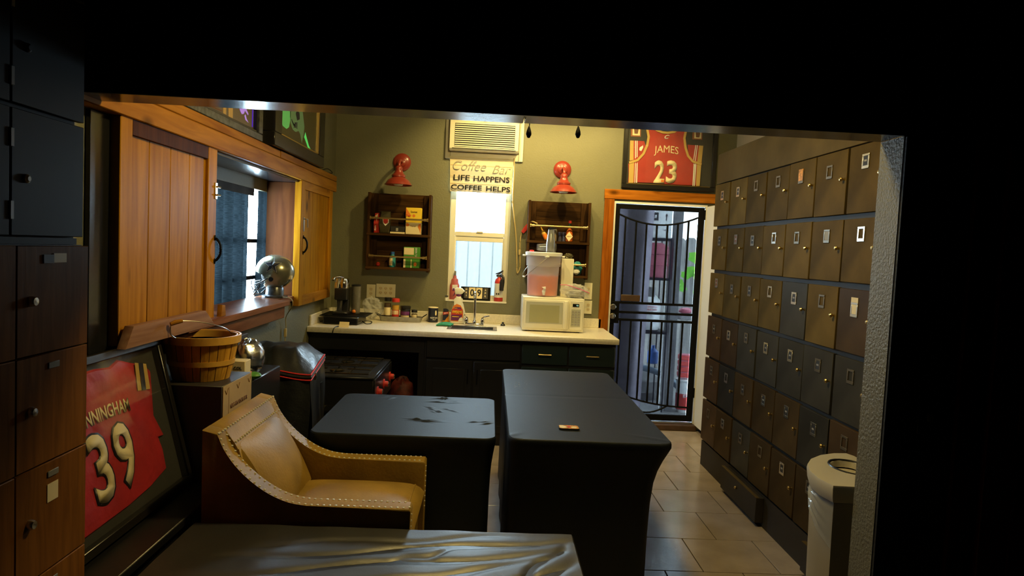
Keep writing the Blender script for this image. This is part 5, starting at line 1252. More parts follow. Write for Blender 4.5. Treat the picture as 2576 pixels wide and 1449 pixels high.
# ------------------------------------------------------------------ framed basketball jersey over the door
JX, JZ, JY = 1.157, 2.204, YB
t = thing('framed_jersey', 'wine red number 23 basketball jersey in a black frame over the door', 'framed jersey', (1.585, JY, JZ))
for (a, b_, c, d) in ((1.157, 2.010, 2.204, 2.244), (1.157, 2.010, 2.86, 2.90), (1.157, 1.195, 2.244, 2.86), (1.972, 2.010, 2.244, 2.86)):
    part(t, 'frame_rail', B().box(a, b_, JY - 0.045, JY - 0.002, c, d, 0.004), 'frame_black')
part(t, 'backing', B().box(1.195, 1.972, JY - 0.014, JY - 0.004, 2.244, 2.86), 'mat_board')
part(t, 'inner_lip', B().box(1.20, 1.965, JY - 0.040, JY - 0.030, 2.244, 2.250, 0.001), 'gold')
C0 = math.cos(0.0467); S0 = math.sin(0.0467); KJ = 0.000602
def J(cx, cy):
    """jersey drawing units to metres on the mat board"""
    dx, dy = cx - 850, cy - 1100
    return (1.567 + KJ * (dx * C0 + dy * S0), 2.262 - KJ * (dy * C0 - dx * S0))
JF = JY - 0.014
def jsheet(parent, name, pts, m, lift, thick=0.0008):
    return sheet(parent, name, [J(*p) for p in pts], (0, JF, 0), EX, EZ, m, lift=lift, thick=thick)
body = [(270, 1088), (278, 960), (272, 800), (400, 745), (490, 650), (545, 520), (565, 400), (540, 280), (560, 180), (600, 170), (640, 270), (700, 315), (780, 343), (860, 350), (960, 335), (1045, 275), (1090, 190), (1150, 200), (1145, 300), (1120, 420), (1140, 560), (1180, 680), (1250, 760), (1385, 810), (1372, 950), (1350, 1135), (1100, 1128), (860, 1115), (600, 1095)]
parent_map = lambda x, z, h: (x, JF - h, z)
jr = jersey_relief([J(*p) for p in body], J(850, 800), 'jersey_red', t, 'jersey', 0.002, 0.008, 6)
LJ = 0.017
def strip(parent, name, pts, wdt, m, lift):
    P = [Vector(J(*p)) for p in pts]; b = B(); rows = []
    for i, p in enumerate(P):
        d = (P[min(i + 1, len(P) - 1)] - P[max(i - 1, 0)]).normalized(); n = Vector((-d.y, d.x)) * wdt / 2
        rows.append([b.bm.verts.new((q.x, JF - h, q.y)) for q, h in ((p - n, lift - .006), (p - n, lift), (p + n, lift), (p + n, lift - .006))])
    for A, Q in zip(rows, rows[1:]):
        for k in range(3): b.bm.faces.new((A[k], A[k + 1], Q[k + 1], Q[k]))
    return part(parent, name, b, m)
strip(jr, 'neck_trim', [(610, 200), (640, 262), (700, 308), (780, 336), (860, 343), (960, 328), (1040, 270), (1085, 200)], 0.020, 'jersey_gold', LJ)
strip(jr, 'armhole_trim', [(545, 200), (548, 290), (572, 400), (552, 525), (497, 655), (407, 752), (280, 790)], 0.021, 'jersey_gold', LJ)
strip(jr, 'armhole_trim', [(1140, 215), (1138, 300), (1113, 420), (1133, 562), (1173, 685), (1245, 767), (1380, 812)], 0.021, 'jersey_gold', LJ)
for nm, x0, x1, m_ in (('side_panel', 276, 350, 'jersey_gold'), ('side_stripe', 364, 376, 'white_print'), ('side_stripe', 388, 404, 'white_print')):
    jsheet(jr, nm, [(x0, 1090), (x1, 1090), (x1 + 6, 780), (x0 + 6, 805)], m_, 0.0135)
for nm, x0, x1, m_ in (('side_panel', 1300, 1358, 'jersey_gold'), ('side_stripe', 1247, 1262, 'white_print'), ('side_stripe', 1270, 1284, 'white_print')):
    jsheet(jr, nm, [(x0, 1135), (x1, 1135), (x1 + 18, 815), (x0 + 14, 795)], m_, 0.0135)
text(jr, 'name_lettering', 'JAMES', (J(842, 600)[0], JF - 0.0150, J(842, 600)[1]), EX, EZ, 0.222, 0.086, 'cream_print', 0.0, arch=0.014, fan=0.0)
for s_, xc in (('2', 740), ('3', 925)):
    c_ = J(xc, 925)
    text(jr, 'number_lettering', s_, (c_[0], JF - 0.0150, c_[1]), EX, EZ, 0.098, 0.206, 'cream_print', 0.03)
text(jr, 'team_mark', 'C', (J(850, 403)[0], JF - 0.0145, J(850, 403)[1]), EX, EZ, 0.046, 0.036, 'white_print', 0.03, shear=0.4)
jsheet(jr, 'tag', [(768, 1045), (812, 1045), (812, 1080), (768, 1080)], 'orange_print', 0.0168)
fl = jsheet(t, 'folded_front', [(295, 455), (510, 465), (540, 560), (470, 680), (400, 740), (290, 760)], 'jersey_red', 0.003, 0.002)
jsheet(fl, 'side_panel', [(295, 456), (350, 458), (350, 745), (290, 758)], 'jersey_gold', 0.0045)
jsheet(fl, 'side_stripe', [(370, 458), (382, 458), (384, 720), (372, 725)], 'white_print', 0.0045)
jsheet(fl, 'side_stripe', [(394, 459), (408, 459), (410, 700), (396, 708)], 'white_print', 0.0045)
jsheet(fl, 'white_patch', [(440, 560), (490, 530), (495, 560), (465, 615), (435, 600)], 'white_print', 0.0045)
fr_ = jsheet(t, 'folded_front', [(1168, 515), (1410, 530), (1385, 800), (1260, 750), (1190, 680)], 'jersey_red', 0.003, 0.002)
jsheet(fr_, 'side_panel', [(1345, 526), (1408, 530), (1384, 785), (1320, 770)], 'jersey_gold', 0.0045)
jsheet(fr_, 'side_stripe', [(1288, 520), (1300, 521), (1270, 745), (1258, 740)], 'white_print', 0.0045)
jsheet(fr_, 'side_stripe', [(1312, 522), (1324, 523), (1296, 760), (1284, 752)], 'white_print', 0.0045)
for nm, pts, inn in (('photo_card', [(305, 200), (462, 210), (456, 400), (305, 395)], [(332, 225), (445, 232), (442, 382), (330, 378)]), ('photo_card', [(1245, 260), (1395, 268), (1390, 440), (1240, 435)], [(1272, 285), (1378, 290), (1374, 424), (1268, 420)])):
    c_ = jsheet(t, nm, pts, mat('terracotta_card', (0.28, 0.09, 0.03), 0.6), 0.003, 0.002)
    jsheet(c_, 'photo', inn, 'cream_print', 0.0045)
    cxm = sum(p[0] for p in inn) / 4; cym = sum(p[1] for p in inn) / 4
    jsheet(c_, 'photo_figure', [(cxm - 28, cym + 50), (cxm - 35, cym - 30), (cxm + 5, cym - 55), (cxm + 34, cym - 10), (cxm + 22, cym + 52)], 'brown_print', 0.006)
part(t, 'glazing', B().box(1.195, 1.972, JY - 0.034, JY - 0.0335, 2.25, 2.86), 'glass')

# ------------------------------------------------------------------ outlets
def outlet(label, x0, x1, z0, z1, cols):
    t = thing('outlet_plate', label, 'outlet', ((x0 + x1) / 2, YB, (z0 + z1) / 2))
    part(t, 'plate', B().box(x0, x1, YB - 0.007, YB, z0, z1, 0.002), 'ivory')
    for xc in cols:
        for zc in ((z0 + z1) / 2 + 0.020, (z0 + z1) / 2 - 0.020):
            s = part(t, 'socket', B().lathe([(0.0165, 0), (0.0165, -0.002), (0, -0.002)], (xc, YB - 0.007, zc), 'Y', 16), 'cream_print')
            b = B(); b.box(xc - .008, xc - .0055, YB - 0.0098, YB - 0.009, zc - .003, zc + .007); b.box(xc + .0055, xc + .008, YB - 0.0098, YB - 0.009, zc - .003, zc + .007); b.box(xc - .002, xc + .002, YB - 0.0098, YB - 0.009, zc - .010, zc - .006)
            part(s, 'slots', b, 'black_print')
outlet('ivory single outlet plate nearer the coffee machine', -1.112, -1.032, 1.098, 1.222, (-1.072,))
outlet('wide ivory triple outlet plate above the spice tray', -1.026, -0.852, 1.110, 1.232, (-0.985, -0.939, -0.893))
outlet('upper ivory outlet plate by the door casing above the microwave corner', 0.872, 0.945, 1.172, 1.325, (0.908,))
outlet('lower ivory plate by the door casing behind the microwave', 0.880, 0.950, 1.04, 1.162, (0.915,))

# ------------------------------------------------------------------ things on the worktop
t = thing('pod_drawer', 'low black pod drawer carrying the coffee machine', 'drawer', (-1.21, 5.83, ZC))
part(t, 'drawer_body', B().box(-1.352, -1.068, 5.64, 6.02, ZC + 0.004, 0.978, 0.003), 'black_pl')
part(t, 'drawer_top', B().box(-1.395, -1.015, 5.68, 6.06, 0.978, 0.984, 0.002), 'black_metal')
part(t, 'drawer_front', B().box(-1.345, -1.075, 5.634, 5.642, ZC + 0.010, 0.972, 0.003), 'black_metal')
b = B()
for x in (-1.33, -1.09):
    for y in (5.67, 6.0): b.box(x - .012, x + .012, y - .012, y + .012, ZC, ZC + .005)
part(t, 'foot', b, 'black_pl')
KZ = 0.9845
t = thing('coffee_machine', 'slim black pod coffee machine with a chrome head', 'coffee machine', (-1.22, 5.92, KZ))
part(t, 'machine_body', B().box(-1.300, -1.196, 5.88, 6.04, KZ, 1.205, 0.012, 3), 'black_pl')
part(t, 'drip_base', B().box(-1.305, -1.180, 5.745, 5.90, KZ, KZ + 0.022, 0.004), 'black_pl')
part(t, 'drip_grid', B().box(-1.298, -1.190, 5.752, 5.88, KZ + 0.022, KZ + 0.025), 'steel')
part(t, 'brew_head', B().box(-1.300, -1.196, 5.79, 5.90, 1.105, 1.205, 0.010, 3), 'black_pl')
part(t, 'chrome_head', B().lathe([(0.050, 0.0), (0.052, 0.03), (0.050, 0.055), (0.036, 0.080), (0.015, 0.088), (0, 0.088)], (-1.236, 5.87, 1.203), 'Z', 24, sx=0.85, sy=1.2), 'chrome')
part(t, 'lever', B().tube(spline([(-1.255, 5.90, 1.29), (-1.285, 5.86, 1.296), (-1.312, 5.82, 1.287), (-1.316, 5.80, 1.270)], 4), 0.010, 10), 'chrome')
part(t, 'chrome_cheek', B().prism([(5.80, 1.205), (5.86, 1.205), (5.87, 1.275), (5.83, 1.285)], 'X', -1.305, -1.268, 0.006), 'chrome')
tk = part(t, 'water_tank', B().lathe([(0.036, 0), (0.038, 0.01), (0.040, 0.235), (0.037, 0.235), (0.034, 0.012), (0, 0.012)], (-1.150, 5.96, KZ), 'Z', 22), 'tank')
part(tk, 'tank_lid', B().lathe([(0.042, 0.235), (0.042, 0.246), (0.02, 0.252), (0, 0.252)], (-1.150, 5.96, KZ), 'Z', 22), 'black_pl')
t = thing('drinking_glass', 'clear drinking glass on the coffee machine drip tray', 'glass', (-1.265, 5.80, 1.011))
part(t, 'glass_wall', B().lathe([(0.026, 0), (0.034, 0.092), (0.0315, 0.092), (0.024, 0.006), (0, 0.006)], (-1.262, 5.80, 1.0105), 'Z', 20), 'glass')
solo('orange_ball', B().ball((-1.155, 5.905, KZ + 0.017), 0.017, 12, 8), 'orange_print', 'small orange ball in front of the coffee machine tank', 'ball', (-1.155, 5.905, KZ))
b = B(); b.ball((-1.025, 6.09, 1.025), 0.085, 18, 12, (1.0, 0.7, 1.05), 0.22, 5)
solo('plastic_bag', b, 'bag', 'crumpled clear plastic bag beside the coffee machine', 'bag', (-1.035, 6.09, ZC), smooth=False)
t = thing('note_card', 'small cream card standing at the counter edge', 'card', (-1.145, 5.49, ZC))
bq = B().box(-1.185, -1.107, -0.001, 0.001, 0, 0.048); bq.xform(Matrix.Translation((0, 5.475, ZC + 0.001)) @ Matrix.Rotation(-0.55, 4, 'X'))
part(t, 'card', bq, 'cream_print')
b = B().tube(spline([(-1.16, 5.60, 0.921), (-1.18, 5.52, 0.921), (-1.20, 5.46, 0.922), (-1.215, 5.424, 0.905), (-1.22, 5.42, 0.87)], 5), 0.004, 6)
b2 = B().tube(spline([(-1.06, 5.80, 0.935), (-1.02, 5.74, 0.921), (-0.985, 5.78, 0.921), (-1.0, 5.90, 0.923), (-1.05, 5.88, 0.93)], 5), 0.004, 6)
solo('power_cable', b, 'cord_black', 'thin black cable running over the counter edge by the cream card', 'cable', (-1.19, 5.5, 0.875))
solo('power_cable', b2, 'cord_black', 'coiled black cable beside the pod drawer', 'cable', (-1.02, 5.82, ZC))

t = thing('tray', 'oblong galvanised tray holding the spice jars', 'tray', (-0.772, 6.09, ZC))
def oval(s, z):
    pts = []
    for k in range(40):
        a = 2 * PI * k / 40; cx_ = math.copysign(abs(math.cos(a)) ** 0.5, math.cos(a)); sy_ = math.copysign(abs(math.sin(a)) ** 0.6, math.sin(a))
        pts.append((-0.772 + 0.192 * s * cx_, 6.088 + 0.062 * (s if s > .9 else s) * sy_, z))
    return pts
b = B(); rg_ = [[b.bm.verts.new(p) for p in oval(s, z)] for s, z in ((0.93, ZC + .001), (1.0, ZC + .042), (1.015, ZC + .045), (0.985, ZC + .045), (0.91, ZC + .006))]
for A, Q in zip(rg_, rg_[1:]):
    for k in range(40): b.bm.faces.new((A[k], A[(k + 1) % 40], Q[(k + 1) % 40], Q[k]))
b.bm.faces.new(rg_[0][::-1]); b.bm.faces.new(rg_[-1])
part(t, 'tray_body', b, 'galv')
for s in (-1, 1):
    x = -0.772 + s * 0.190
    part(t, 'handle', B().tube(spline([(x, 6.06, ZC + .045), (x + s * .03, 6.06, ZC + .066), (x + s * .035, 6.09, ZC + .07), (x + s * .03, 6.115, ZC + .066), (x, 6.115, ZC + .045)], 4), 0.004, 6), 'black_metal')
ZT = ZC + 0.007
def jar(name, label, x, y, r, h, fill_h, fill_m, lid_r, lid_m, lid_h, lab=None, body='glass'):
    t = thing(name, label, 'jar', (x, y, ZT))
    part(t, 'jar_body', B().lathe([(r * .95, 0), (r, 0.006), (r, h * .88), (r * .85, h * .95), (r * .8, h)], (x, y, ZT), 'Z', 20), body)
    if fill_m: part(t, 'contents', B().lathe([(r * .90, 0.003), (r * .92, fill_h), (0, fill_h)], (x, y, ZT), 'Z', 18), fill_m)
    part(t, 'lid', B().lathe([(lid_r, h - .006), (lid_r, h + lid_h), (lid_r * .9, h + lid_h + .003), (0, h + lid_h + .003)], (x, y, ZT), 'Z', 20), lid_m)
    if lab:
        for (z0, z1, m_, w_) in lab:
            part(t, 'label_print', B().lathe([(r * 1.012, z0), (r * 1.012, z1)], (x, y, ZT), 'Z', 10, 1.5 * PI - w_, 1.5 * PI + w_), m_)
    return t
jar('spice_jar', 'tall clear jar of dark spice with a black lid in the tray', -0.893, 6.085, 0.033, 0.175, 0.150, 'spice', 0.032, 'black_pl', 0.024, [(0.045, 0.115, 'cream_print', 1.1)])
jar('spice_jar', 'tall jar with a red lid in the spice tray', -0.821, 6.08, 0.034, 0.170, 0.135, 'honey', 0.034, 'red_print', 0.022, [(0.012, 0.095, 'red_print', 1.1), (0.055, 0.09, 'cream_print', .9)])
jar('canister', 'squat dark brown canister in the spice tray', -0.735, 6.09, 0.046, 0.115, 0, None, 0.047, 'black_pl', 0.014, [(0.02, 0.05, 'cream_print', .9), (0.055, 0.085, 'purple_print', 1.0)], 'black_pl')
jar('spice_jar', 'smallest jar with a black lid at the tray end', -0.656, 6.09, 0.027, 0.083, 0.065, 'spice', 0.027, 'black_pl', 0.016, [(0.02, 0.06, 'cream_print', 1.0)])

t = thing('salt_canister', 'round dark blue salt canister with a cream top', 'canister', (-0.493, 6.14, ZC))
part(t, 'can_body', B().lathe([(0.044, 0), (0.045, 0.003), (0.045, 0.128), (0.042, 0.131)], (-0.493, 6.14, ZC), 'Z', 26), mat('ink_blue_wrap', (0.010, 0.013, 0.035), 0.35))
part(t, 'can_top', B().lathe([(0.045, 0.128), (0.0455, 0.134), (0.040, 0.136), (0, 0.133)], (-0.493, 6.14, ZC), 'Z', 26), 'cream_print')
sheet(t, 'figure_print', [(-.006, -.02), (.008, -.02), (.010, .0), (.006, .022), (-.004, .024), (-.008, .004)], (-0.467, 6.0985, ZC + 0.085), (1, .75, 0), EZ, 'cream_print', 0.002)
text(t, 'label_lettering', 'MORTON', (-0.482, 6.0935, ZC + 0.042), (1, .12, 0), EZ, 0.062, 0.015, 'white_print', lift=0.0015)
text(t, 'label_lettering', 'SALT', (-0.478, 6.094, ZC + 0.026), (1, .12, 0), EZ, 0.028, 0.009, 'white_print', lift=0.0015)
t = thing('dish_soap', 'clear dish soap bottle with a blue and red label', 'bottle', (-0.378, 6.14, ZC))
part(t, 'bottle_body', B().lathe([(0.028, 0), (0.032, 0.006), (0.031, 0.11), (0.026, 0.15), (0.024, 0.165), (0.014, 0.185), (0.012, 0.20)], (-0.378, 6.14, ZC), 'Z', 20, sy=0.7), 'glass')
part(t, 'soap', B().lathe([(0.029, 0.004), (0.029, 0.10), (0, 0.10)], (-0.378, 6.14, ZC), 'Z', 18, sy=0.66), 'orange_liquid')
part(t, 'cap', B().lathe([(0.017, 0.198), (0.015, 0.222), (0.008, 0.226), (0.008, 0.236)], (-0.378, 6.14, ZC), 'Z', 14), 'white_pl')
part(t, 'cap_top', B().lathe([(0.015, 0.235), (0.017, 0.242), (0, 0.246)], (-0.378, 6.14, ZC), 'Z', 12), 'black_pl')
lb = sheet(t, 'label', [(-0.026, -0.05), (-0.008, -0.055), (0.008, -0.03), (0.026, -0.012), (0.024, 0.045), (0.0, 0.055), (-0.024, 0.052)], (-0.378, 6.1165, ZC + 0.075), EX, EZ, 'navy', 0.001)
sheet(lb, 'red_flash', [(-0.023, -0.004), (0.023, 0.006), (0.023, 0.026), (-0.023, 0.020)], (-0.378, 6.1165, ZC + 0.075), EX, EZ, 'red_print', 0.002)
text(lb, 'label_lettering', 'AJAX', (-0.378, 6.1145, ZC + 0.086), (1, 0, .15), EZ, 0.038, 0.014, 'white_print')
t = thing('spray_bottle', 'white spray bottle with an orange and purple label by the faucet', 'bottle', (-0.272, 6.10, ZC))
prof = [(-0.335, ZC), (-0.208, ZC), (-0.200, ZC + .02), (-0.205, ZC + .10), (-0.222, ZC + .165), (-0.245, ZC + .215), (-0.248, ZC + .245), (-0.290, ZC + .245), (-0.294, ZC + .215), (-0.318, ZC + .165), (-0.334, ZC + .09), (-0.338, ZC + .02)]
part(t, 'bottle_body', B().prism(prof, 'Y', 6.075, 6.135, 0.014), 'white_pl')
part(t, 'collar', B().lathe([(0.022, 0.240), (0.023, 0.262), (0.017, 0.266)], (-0.268, 6.105, ZC), 'Z', 16), 'purple_print')
part(t, 'trigger_head', B().prism([(-0.300, ZC + .262), (-0.246, ZC + .262), (-0.240, ZC + .275), (-0.222, ZC + .282), (-0.216, ZC + .292), (-0.240, ZC + .318), (-0.285, ZC + .322), (-0.308, ZC + .310)], 'Y', 6.085, 6.125, 0.006), 'white_pl')
part(t, 'nozzle', B().box(-0.325, -0.307, 6.092, 6.118, ZC + .290, ZC + .315, 0.003), 'purple_print')
part(t, 'trigger', B().prism([(-0.302, ZC + .29), (-0.292, ZC + .285), (-0.312, ZC + .245), (-0.318, ZC + .25)], 'Y', 6.095, 6.115, 0.002), 'purple_print')
lab = [(-0.055, -0.075), (0.050, -0.078), (0.054, -0.02), (0.052, 0.03), (0.030, 0.068), (-0.005, 0.080), (-0.034, 0.062), (-0.054, 0.0)]
LC = (-0.276, 6.075, ZC + 0.098)
lb = sheet(t, 'label', lab, LC, EX, EZ, 'orange_print', 0.001)
sheet(lb, 'label_field', [(-0.052, -0.068), (0.020, -0.068), (0.045, -0.035), (0.049, 0.02), (0.03, 0.052), (-0.02, 0.052), (-0.051, 0.01)], LC, EX, EZ, 'purple_print', 0.002)
sheet(lb, 'label_burst', [(-0.05, -0.018), (0.048, -0.016), (0.044, 0.034), (-0.046, 0.034)], LC, EX, EZ, 'red_print', 0.003)
text(lb, 'label_lettering', "LA's", (LC[0] - .012, LC[1] - .0035, LC[2] + 0.042), EX, EZ, 0.026, 0.012, 'yellow_print')
text(lb, 'label_lettering', 'AWESOME', (LC[0], LC[1] - .0035, LC[2] + 0.008), EX, EZ, 0.088, 0.026, 'yellow_print', 0.03)
sheet(lb, 'label_curl', [(0.012, -0.075), (0.052, -0.076), (0.052, -0.05), (0.04, -0.035), (0.022, -0.05)], LC, EX, EZ, 'white_print', 0.004)
sheet(lb, 'label_line', rect(0.06, 0.006), (LC[0] - .012, LC[1], LC[2] - 0.034), EX, EZ, 'yellow_print', 0.003)
t = thing('scrub_sponge', 'bent green scouring pad by the sink corner', 'sponge', (-0.385, 5.90, ZC))
part(t, 'pad', B().grid(lambda u, v: (-0.440 + 0.125 * u + 0.02 * v, 5.83 + 0.12 * v, ZC + 0.008 + 0.020 * math.sin(PI * (0.15 + .75 * u)) * (0.5 + .5 * v)), 14, 8).solid(0.010), 'green_sponge')
solo('sink_stopper', B().lathe([(0.020, 0), (0.022, 0.006), (0.018, 0.014), (0.010, 0.018), (0.010, 0.030), (0.006, 0.034), (0, 0.034)], (0.136, 6.08, ZC), 'Z', 18), 'black_pl', 'small dark sink stopper on the worktop beside the sink', 'stopper', (0.136, 6.08, ZC))

# window sill things
ZW = 1.1165
t = thing('flip_calendar', 'black desk flip calendar with two cream number cards on the window sill', 'calendar', (-0.122, 6.285, ZW))
part(t, 'calendar_base', B().prism([(6.258, ZW), (6.325, ZW), (6.300, ZW + .122), (6.285, ZW + .122)], 'X', -0.258, 0.014, 0.002), 'black_metal')
nf = Vector((0, -0.976, -0.216)); CU = Vector((0, 0.216, 0.976)); CO = Vector((-0.122, 6.258, ZW))
for x0, x1, m_, s_ in ((-0.105, -0.065, 'grey_dark', 'FRI'), (-0.062, -0.003, 'cream_print', '0'), (0.003, 0.060, 'cream_print', '9'), (0.066, 0.112, 'grey_dark', 'APR')):
    if 'grey_dark' not in M: M['grey_dark'] = mat('charcoal_card', (0.035, 0.032, 0.030), 0.5)
    cd_ = sheet(t, 'date_card', [(x0, 0.018), (x1, 0.018), (x1, 0.118), (x0, 0.118)], CO, EX, CU, m_, 0.002)
    if len(s_) == 1:
        text(cd_, 'card_lettering', s_, CO + Vector(EX) * ((x0 + x1) / 2) + CU * 0.072 + Vector((0, -.0025, 0)), EX, CU, 0.036, 0.066, 'black_print', 0.03)
    else:
        for i, ch in enumerate(s_):
            text(cd_, 'card_lettering', ch, CO + Vector(EX) * ((x0 + x1) / 2) + CU * (0.098 - 0.028 * i) + Vector((0, -.0025, 0)), EX, CU, 0.015 if ch != 'I' else .005, 0.018, 'cream_print', 0.02)
for x in (-0.085, -0.047, -0.018, 0.018, 0.046, 0.089):
    part(t, 'ring', B().tube([(CO.x + x, 6.283 + .010 * math.cos(a), ZW + .122 + .010 * math.sin(a)) for a in [2 * PI * k / 10 for k in range(10)]], 0.0012, 5, True), 'wire')
t = thing('fire_extinguisher', 'small red and white fire extinguisher on the window sill', 'extinguisher', (0.088, 6.29, ZW))
ex, ey = 0.088, 6.288
part(t, 'cylinder', B().lathe([(0.037, 0), (0.040, 0.004), (0.040, 0.175), (0.034, 0.20), (0.018, 0.215), (0.014, 0.225)], (ex, ey, ZW), 'Z', 24), 'red_print')
part(t, 'label_band', B().lathe([(0.0405, 0.036), (0.0408, 0.036), (0.0408, 0.165), (0.0405, 0.165)], (ex, ey, ZW), 'Z', 24), 'white_print')
part(t, 'valve', B().lathe([(0.015, 0.222), (0.015, 0.245), (0.010, 0.25)], (ex, ey, ZW), 'Z', 12), 'steel')
part(t, 'gauge', B().lathe([(0.012, 0), (0.012, -0.008), (0, -0.008)], (ex - .016, ey - .016, ZW + .236), 'Y', 14), 'steel')
part(t, 'lever', B().prism([(ex - .035, ZW + .248), (ex + .008, ZW + .252), (ex + .036, ZW + .283), (ex + .030, ZW + .288), (ex + .0, ZW + .266), (ex - .033, ZW + .256)], 'Y', ey - .009, ey + .009, 0.002), 'black_pl')
part(t, 'hose', B().tube(spline([(ex + .012, ey - .01, ZW + .24), (ex + .034, ey - .035, ZW + .225), (ex + .038, ey - .045, ZW + .17), (ex + .030, ey - .048, ZW + .11)], 5), 0.012, 10), 'black_pl')
part(t, 'horn', B().lathe([(0.013, 0.0), (0.019, -0.03), (0.020, -0.10), (0.016, -0.105), (0, -0.105)], (ex + .024, ey - .052, ZW + .205), 'Z', 14), 'black_pl')
sheet(t, 'label_mark', rect(0.012, 0.016), (ex - .018, ey - .0385, ZW + .070), (1, -.4, 0), EZ, 'black_print', 0.002)
sheet(t, 'label_mark', rect(0.012, 0.016), (ex - .001, ey - .0415, ZW + .070), EX, EZ, 'black_print', 0.002)
t = thing('cleaner_bottle', 'translucent pink cleaner bottle at the window sill corner', 'bottle', (-0.318, 6.29, ZW))
part(t, 'bottle_body', B().lathe([(0.040, 0), (0.043, 0.008), (0.043, 0.13), (0.032, 0.155), (0.030, 0.185), (0.016, 0.195), (0.013, 0.22)], (-0.318, 6.29, ZW), 'Z', 22, sy=0.6), 'pink_liquid')
part(t, 'pump_head', B().box(-0.326, -0.308, 6.282, 6.298, ZW + .22, ZW + .262, 0.004), 'grey_pl')
part(t, 'label', B().box(-0.338, -0.290, 6.2615, 6.263, ZW + .09, ZW + .135, 0.0005), 'white_print')

# microwave and the things on it
mx0, mx1, my0, my1, mz0, mz1 = 0.290, 0.812, 5.755, 6.12, 0.924, 1.206
t = thing('microwave', 'cream countertop microwave with a grey-green door window', 'microwave', (0.55, 5.94, ZC))
part(t, 'case', B().box(mx0, mx1, my0 + 0.02, my1, mz0, mz1, 0.008, 2), 'cream')
part(t, 'front_bezel', B().box(mx0, mx1, my0, my0 + 0.022, mz0, mz1, 0.006, 2), 'cream')
d = part(t, 'door', B().box(mx0 + .012, mx1 - .130, my0 - 0.012, my0, mz0 + .020, mz1 - .018, 0.006, 2), 'cream')
M['mw_rim'] = mat('pale_green_grey_bezel', (0.45, 0.45, 0.36), 0.3)
part(d, 'window_bezel', B().box(mx0 + .028, mx1 - .182, my0 - 0.0135, my0 - 0.012, mz0 + .062, mz1 - .036, 0.001), 'mw_rim')
part(d, 'window', B().box(mx0 + .058, mx1 - .212, my0 - 0.0148, my0 - 0.0134, mz0 + .072, mz1 - .062, 0.0005), 'mw_window')
part(d, 'handle', B().box(mx1 - .176, mx1 - .142, my0 - 0.034, my0 - 0.010, mz0 + .022, mz1 - .022, 0.008, 2), 'cream')
cp = part(t, 'control_panel', B().box(mx1 - .122, mx1 - .012, my0 - 0.006, my0, mz0 + .020, mz1 - .018, 0.002), 'cream')
part(cp, 'display', B().box(mx1 - .100, mx1 - .045, my0 - 0.008, my0 - 0.006, mz1 - .068, mz1 - .042, 0.0005), 'screen_dark')
text(cp, 'display_digits', '12', (mx1 - .060, my0 - .0082, mz1 - .055), EX, EZ, 0.016, 0.011, mat('lit_display_digits', (.4, .8, .7), .5, emit=(.5, .9, .8), es=.6))
part(cp, 'panel_plate', B().box(mx1 - .110, mx1 - .030, my0 - 0.0072, my0 - 0.006, mz0 + .045, mz1 - .088, 0.0005), 'mw_rim')
b = B()
for i in range(3):
    for j in range(6):
        b.box(mx1 - .104 + .025 * i, mx1 - .086 + .025 * i, my0 - 0.0086, my0 - 0.0072, mz0 + .058 + .0215 * j, mz0 + .070 + .0215 * j)
part(cp, 'buttons', b, 'grey_print', kind='stuff')
b = B()
for x in (mx0 + .04, mx1 - .04):
    for y in (my0 + .05, my1 - .05): b.lathe([(0.014, 0), (0.014, 0.010)], (x, y, ZC), 'Z', 10)
part(t, 'foot', b, 'black_pl')

bxc, byc, bz0 = 0.462, 5.945, mz1
t = thing('drink_dispenser', 'milky beverage bucket of pink drink with a white tap on the microwave', 'dispenser', (bxc, byc, bz0))
part(t, 'bucket_wall', B().lathe([(0.128, 0.0), (0.131, 0.004), (0.139, 0.26), (0.148, 0.262), (0.152, 0.355), (0.149, 0.355), (0.136, 0.258), (0.127, 0.008), (0, 0.008)], (bxc, byc, bz0), 'Z', 36), 'milky')
part(t, 'drink', B().lathe([(0.124, 0.010), (0.131, 0.182), (0, 0.182)], (bxc, byc, bz0), 'Z', 36), 'drink')
part(t, 'rim', B().lathe([(0.151, 0.350), (0.160, 0.350), (0.162, 0.378), (0.150, 0.382), (0.148, 0.372)], (bxc, byc, bz0), 'Z', 36), 'white_pl')
part(t, 'lid', B().lathe([(0.152, 0.374), (0.152, 0.380), (0, 0.381)], (bxc, byc, bz0), 'Z', 36), 'milky')
for s in (-1, 1):
    part(t, 'ear', B().box(bxc + s * 0.168 - .016, bxc + s * 0.168 + .016, byc - .02, byc + .02, bz0 + .340, bz0 + .356, 0.004), 'white_pl')
part(t, 'ear', B().ball((bxc + 0.015, byc - 0.152, bz0 + 0.345), 0.016, 12, 8, (1.4, .6, .7)), 'white_pl')
tp = part(t, 'tap', B().prism([(bxc + .0, bz0 + .072), (bxc + .018, bz0 + .062), (bxc + .012, bz0 + .018), (bxc - .006, bz0 + .018), (bxc - .014, bz0 + .055)], 'Y', byc - 0.165, byc - 0.138, 0.004), 'white_pl')
part(tp, 'tap_lever', B().prism([(bxc - .018, bz0 + .085), (bxc + .016, bz0 + .092), (bxc + .018, bz0 + .068), (bxc + .006, bz0 + .066), (bxc + .0, bz0 + .076)], 'Y', byc - 0.170, byc - 0.150, 0.003), 'white_pl')
hl = part(t, 'bail', B().tube(spline([(bxc + .018, byc - .160, bz0 + .338), (bxc - .05, byc - .178, bz0 + .275), (bxc - .115, byc - .165, bz0 + .215), (bxc - .172, byc - .10, bz0 + .165), (bxc - .172, byc + .05, bz0 + .19), (bxc - .10, byc + .15, bz0 + .28), (bxc + .0, byc + .158, bz0 + .338)], 5), 0.0022, 6), 'wire')
part(hl, 'grip', B().tube([(bxc - .165, byc - .118, bz0 + .168), (bxc - .176, byc - .085, bz0 + .166)], 0.007, 8), 'white_pl')

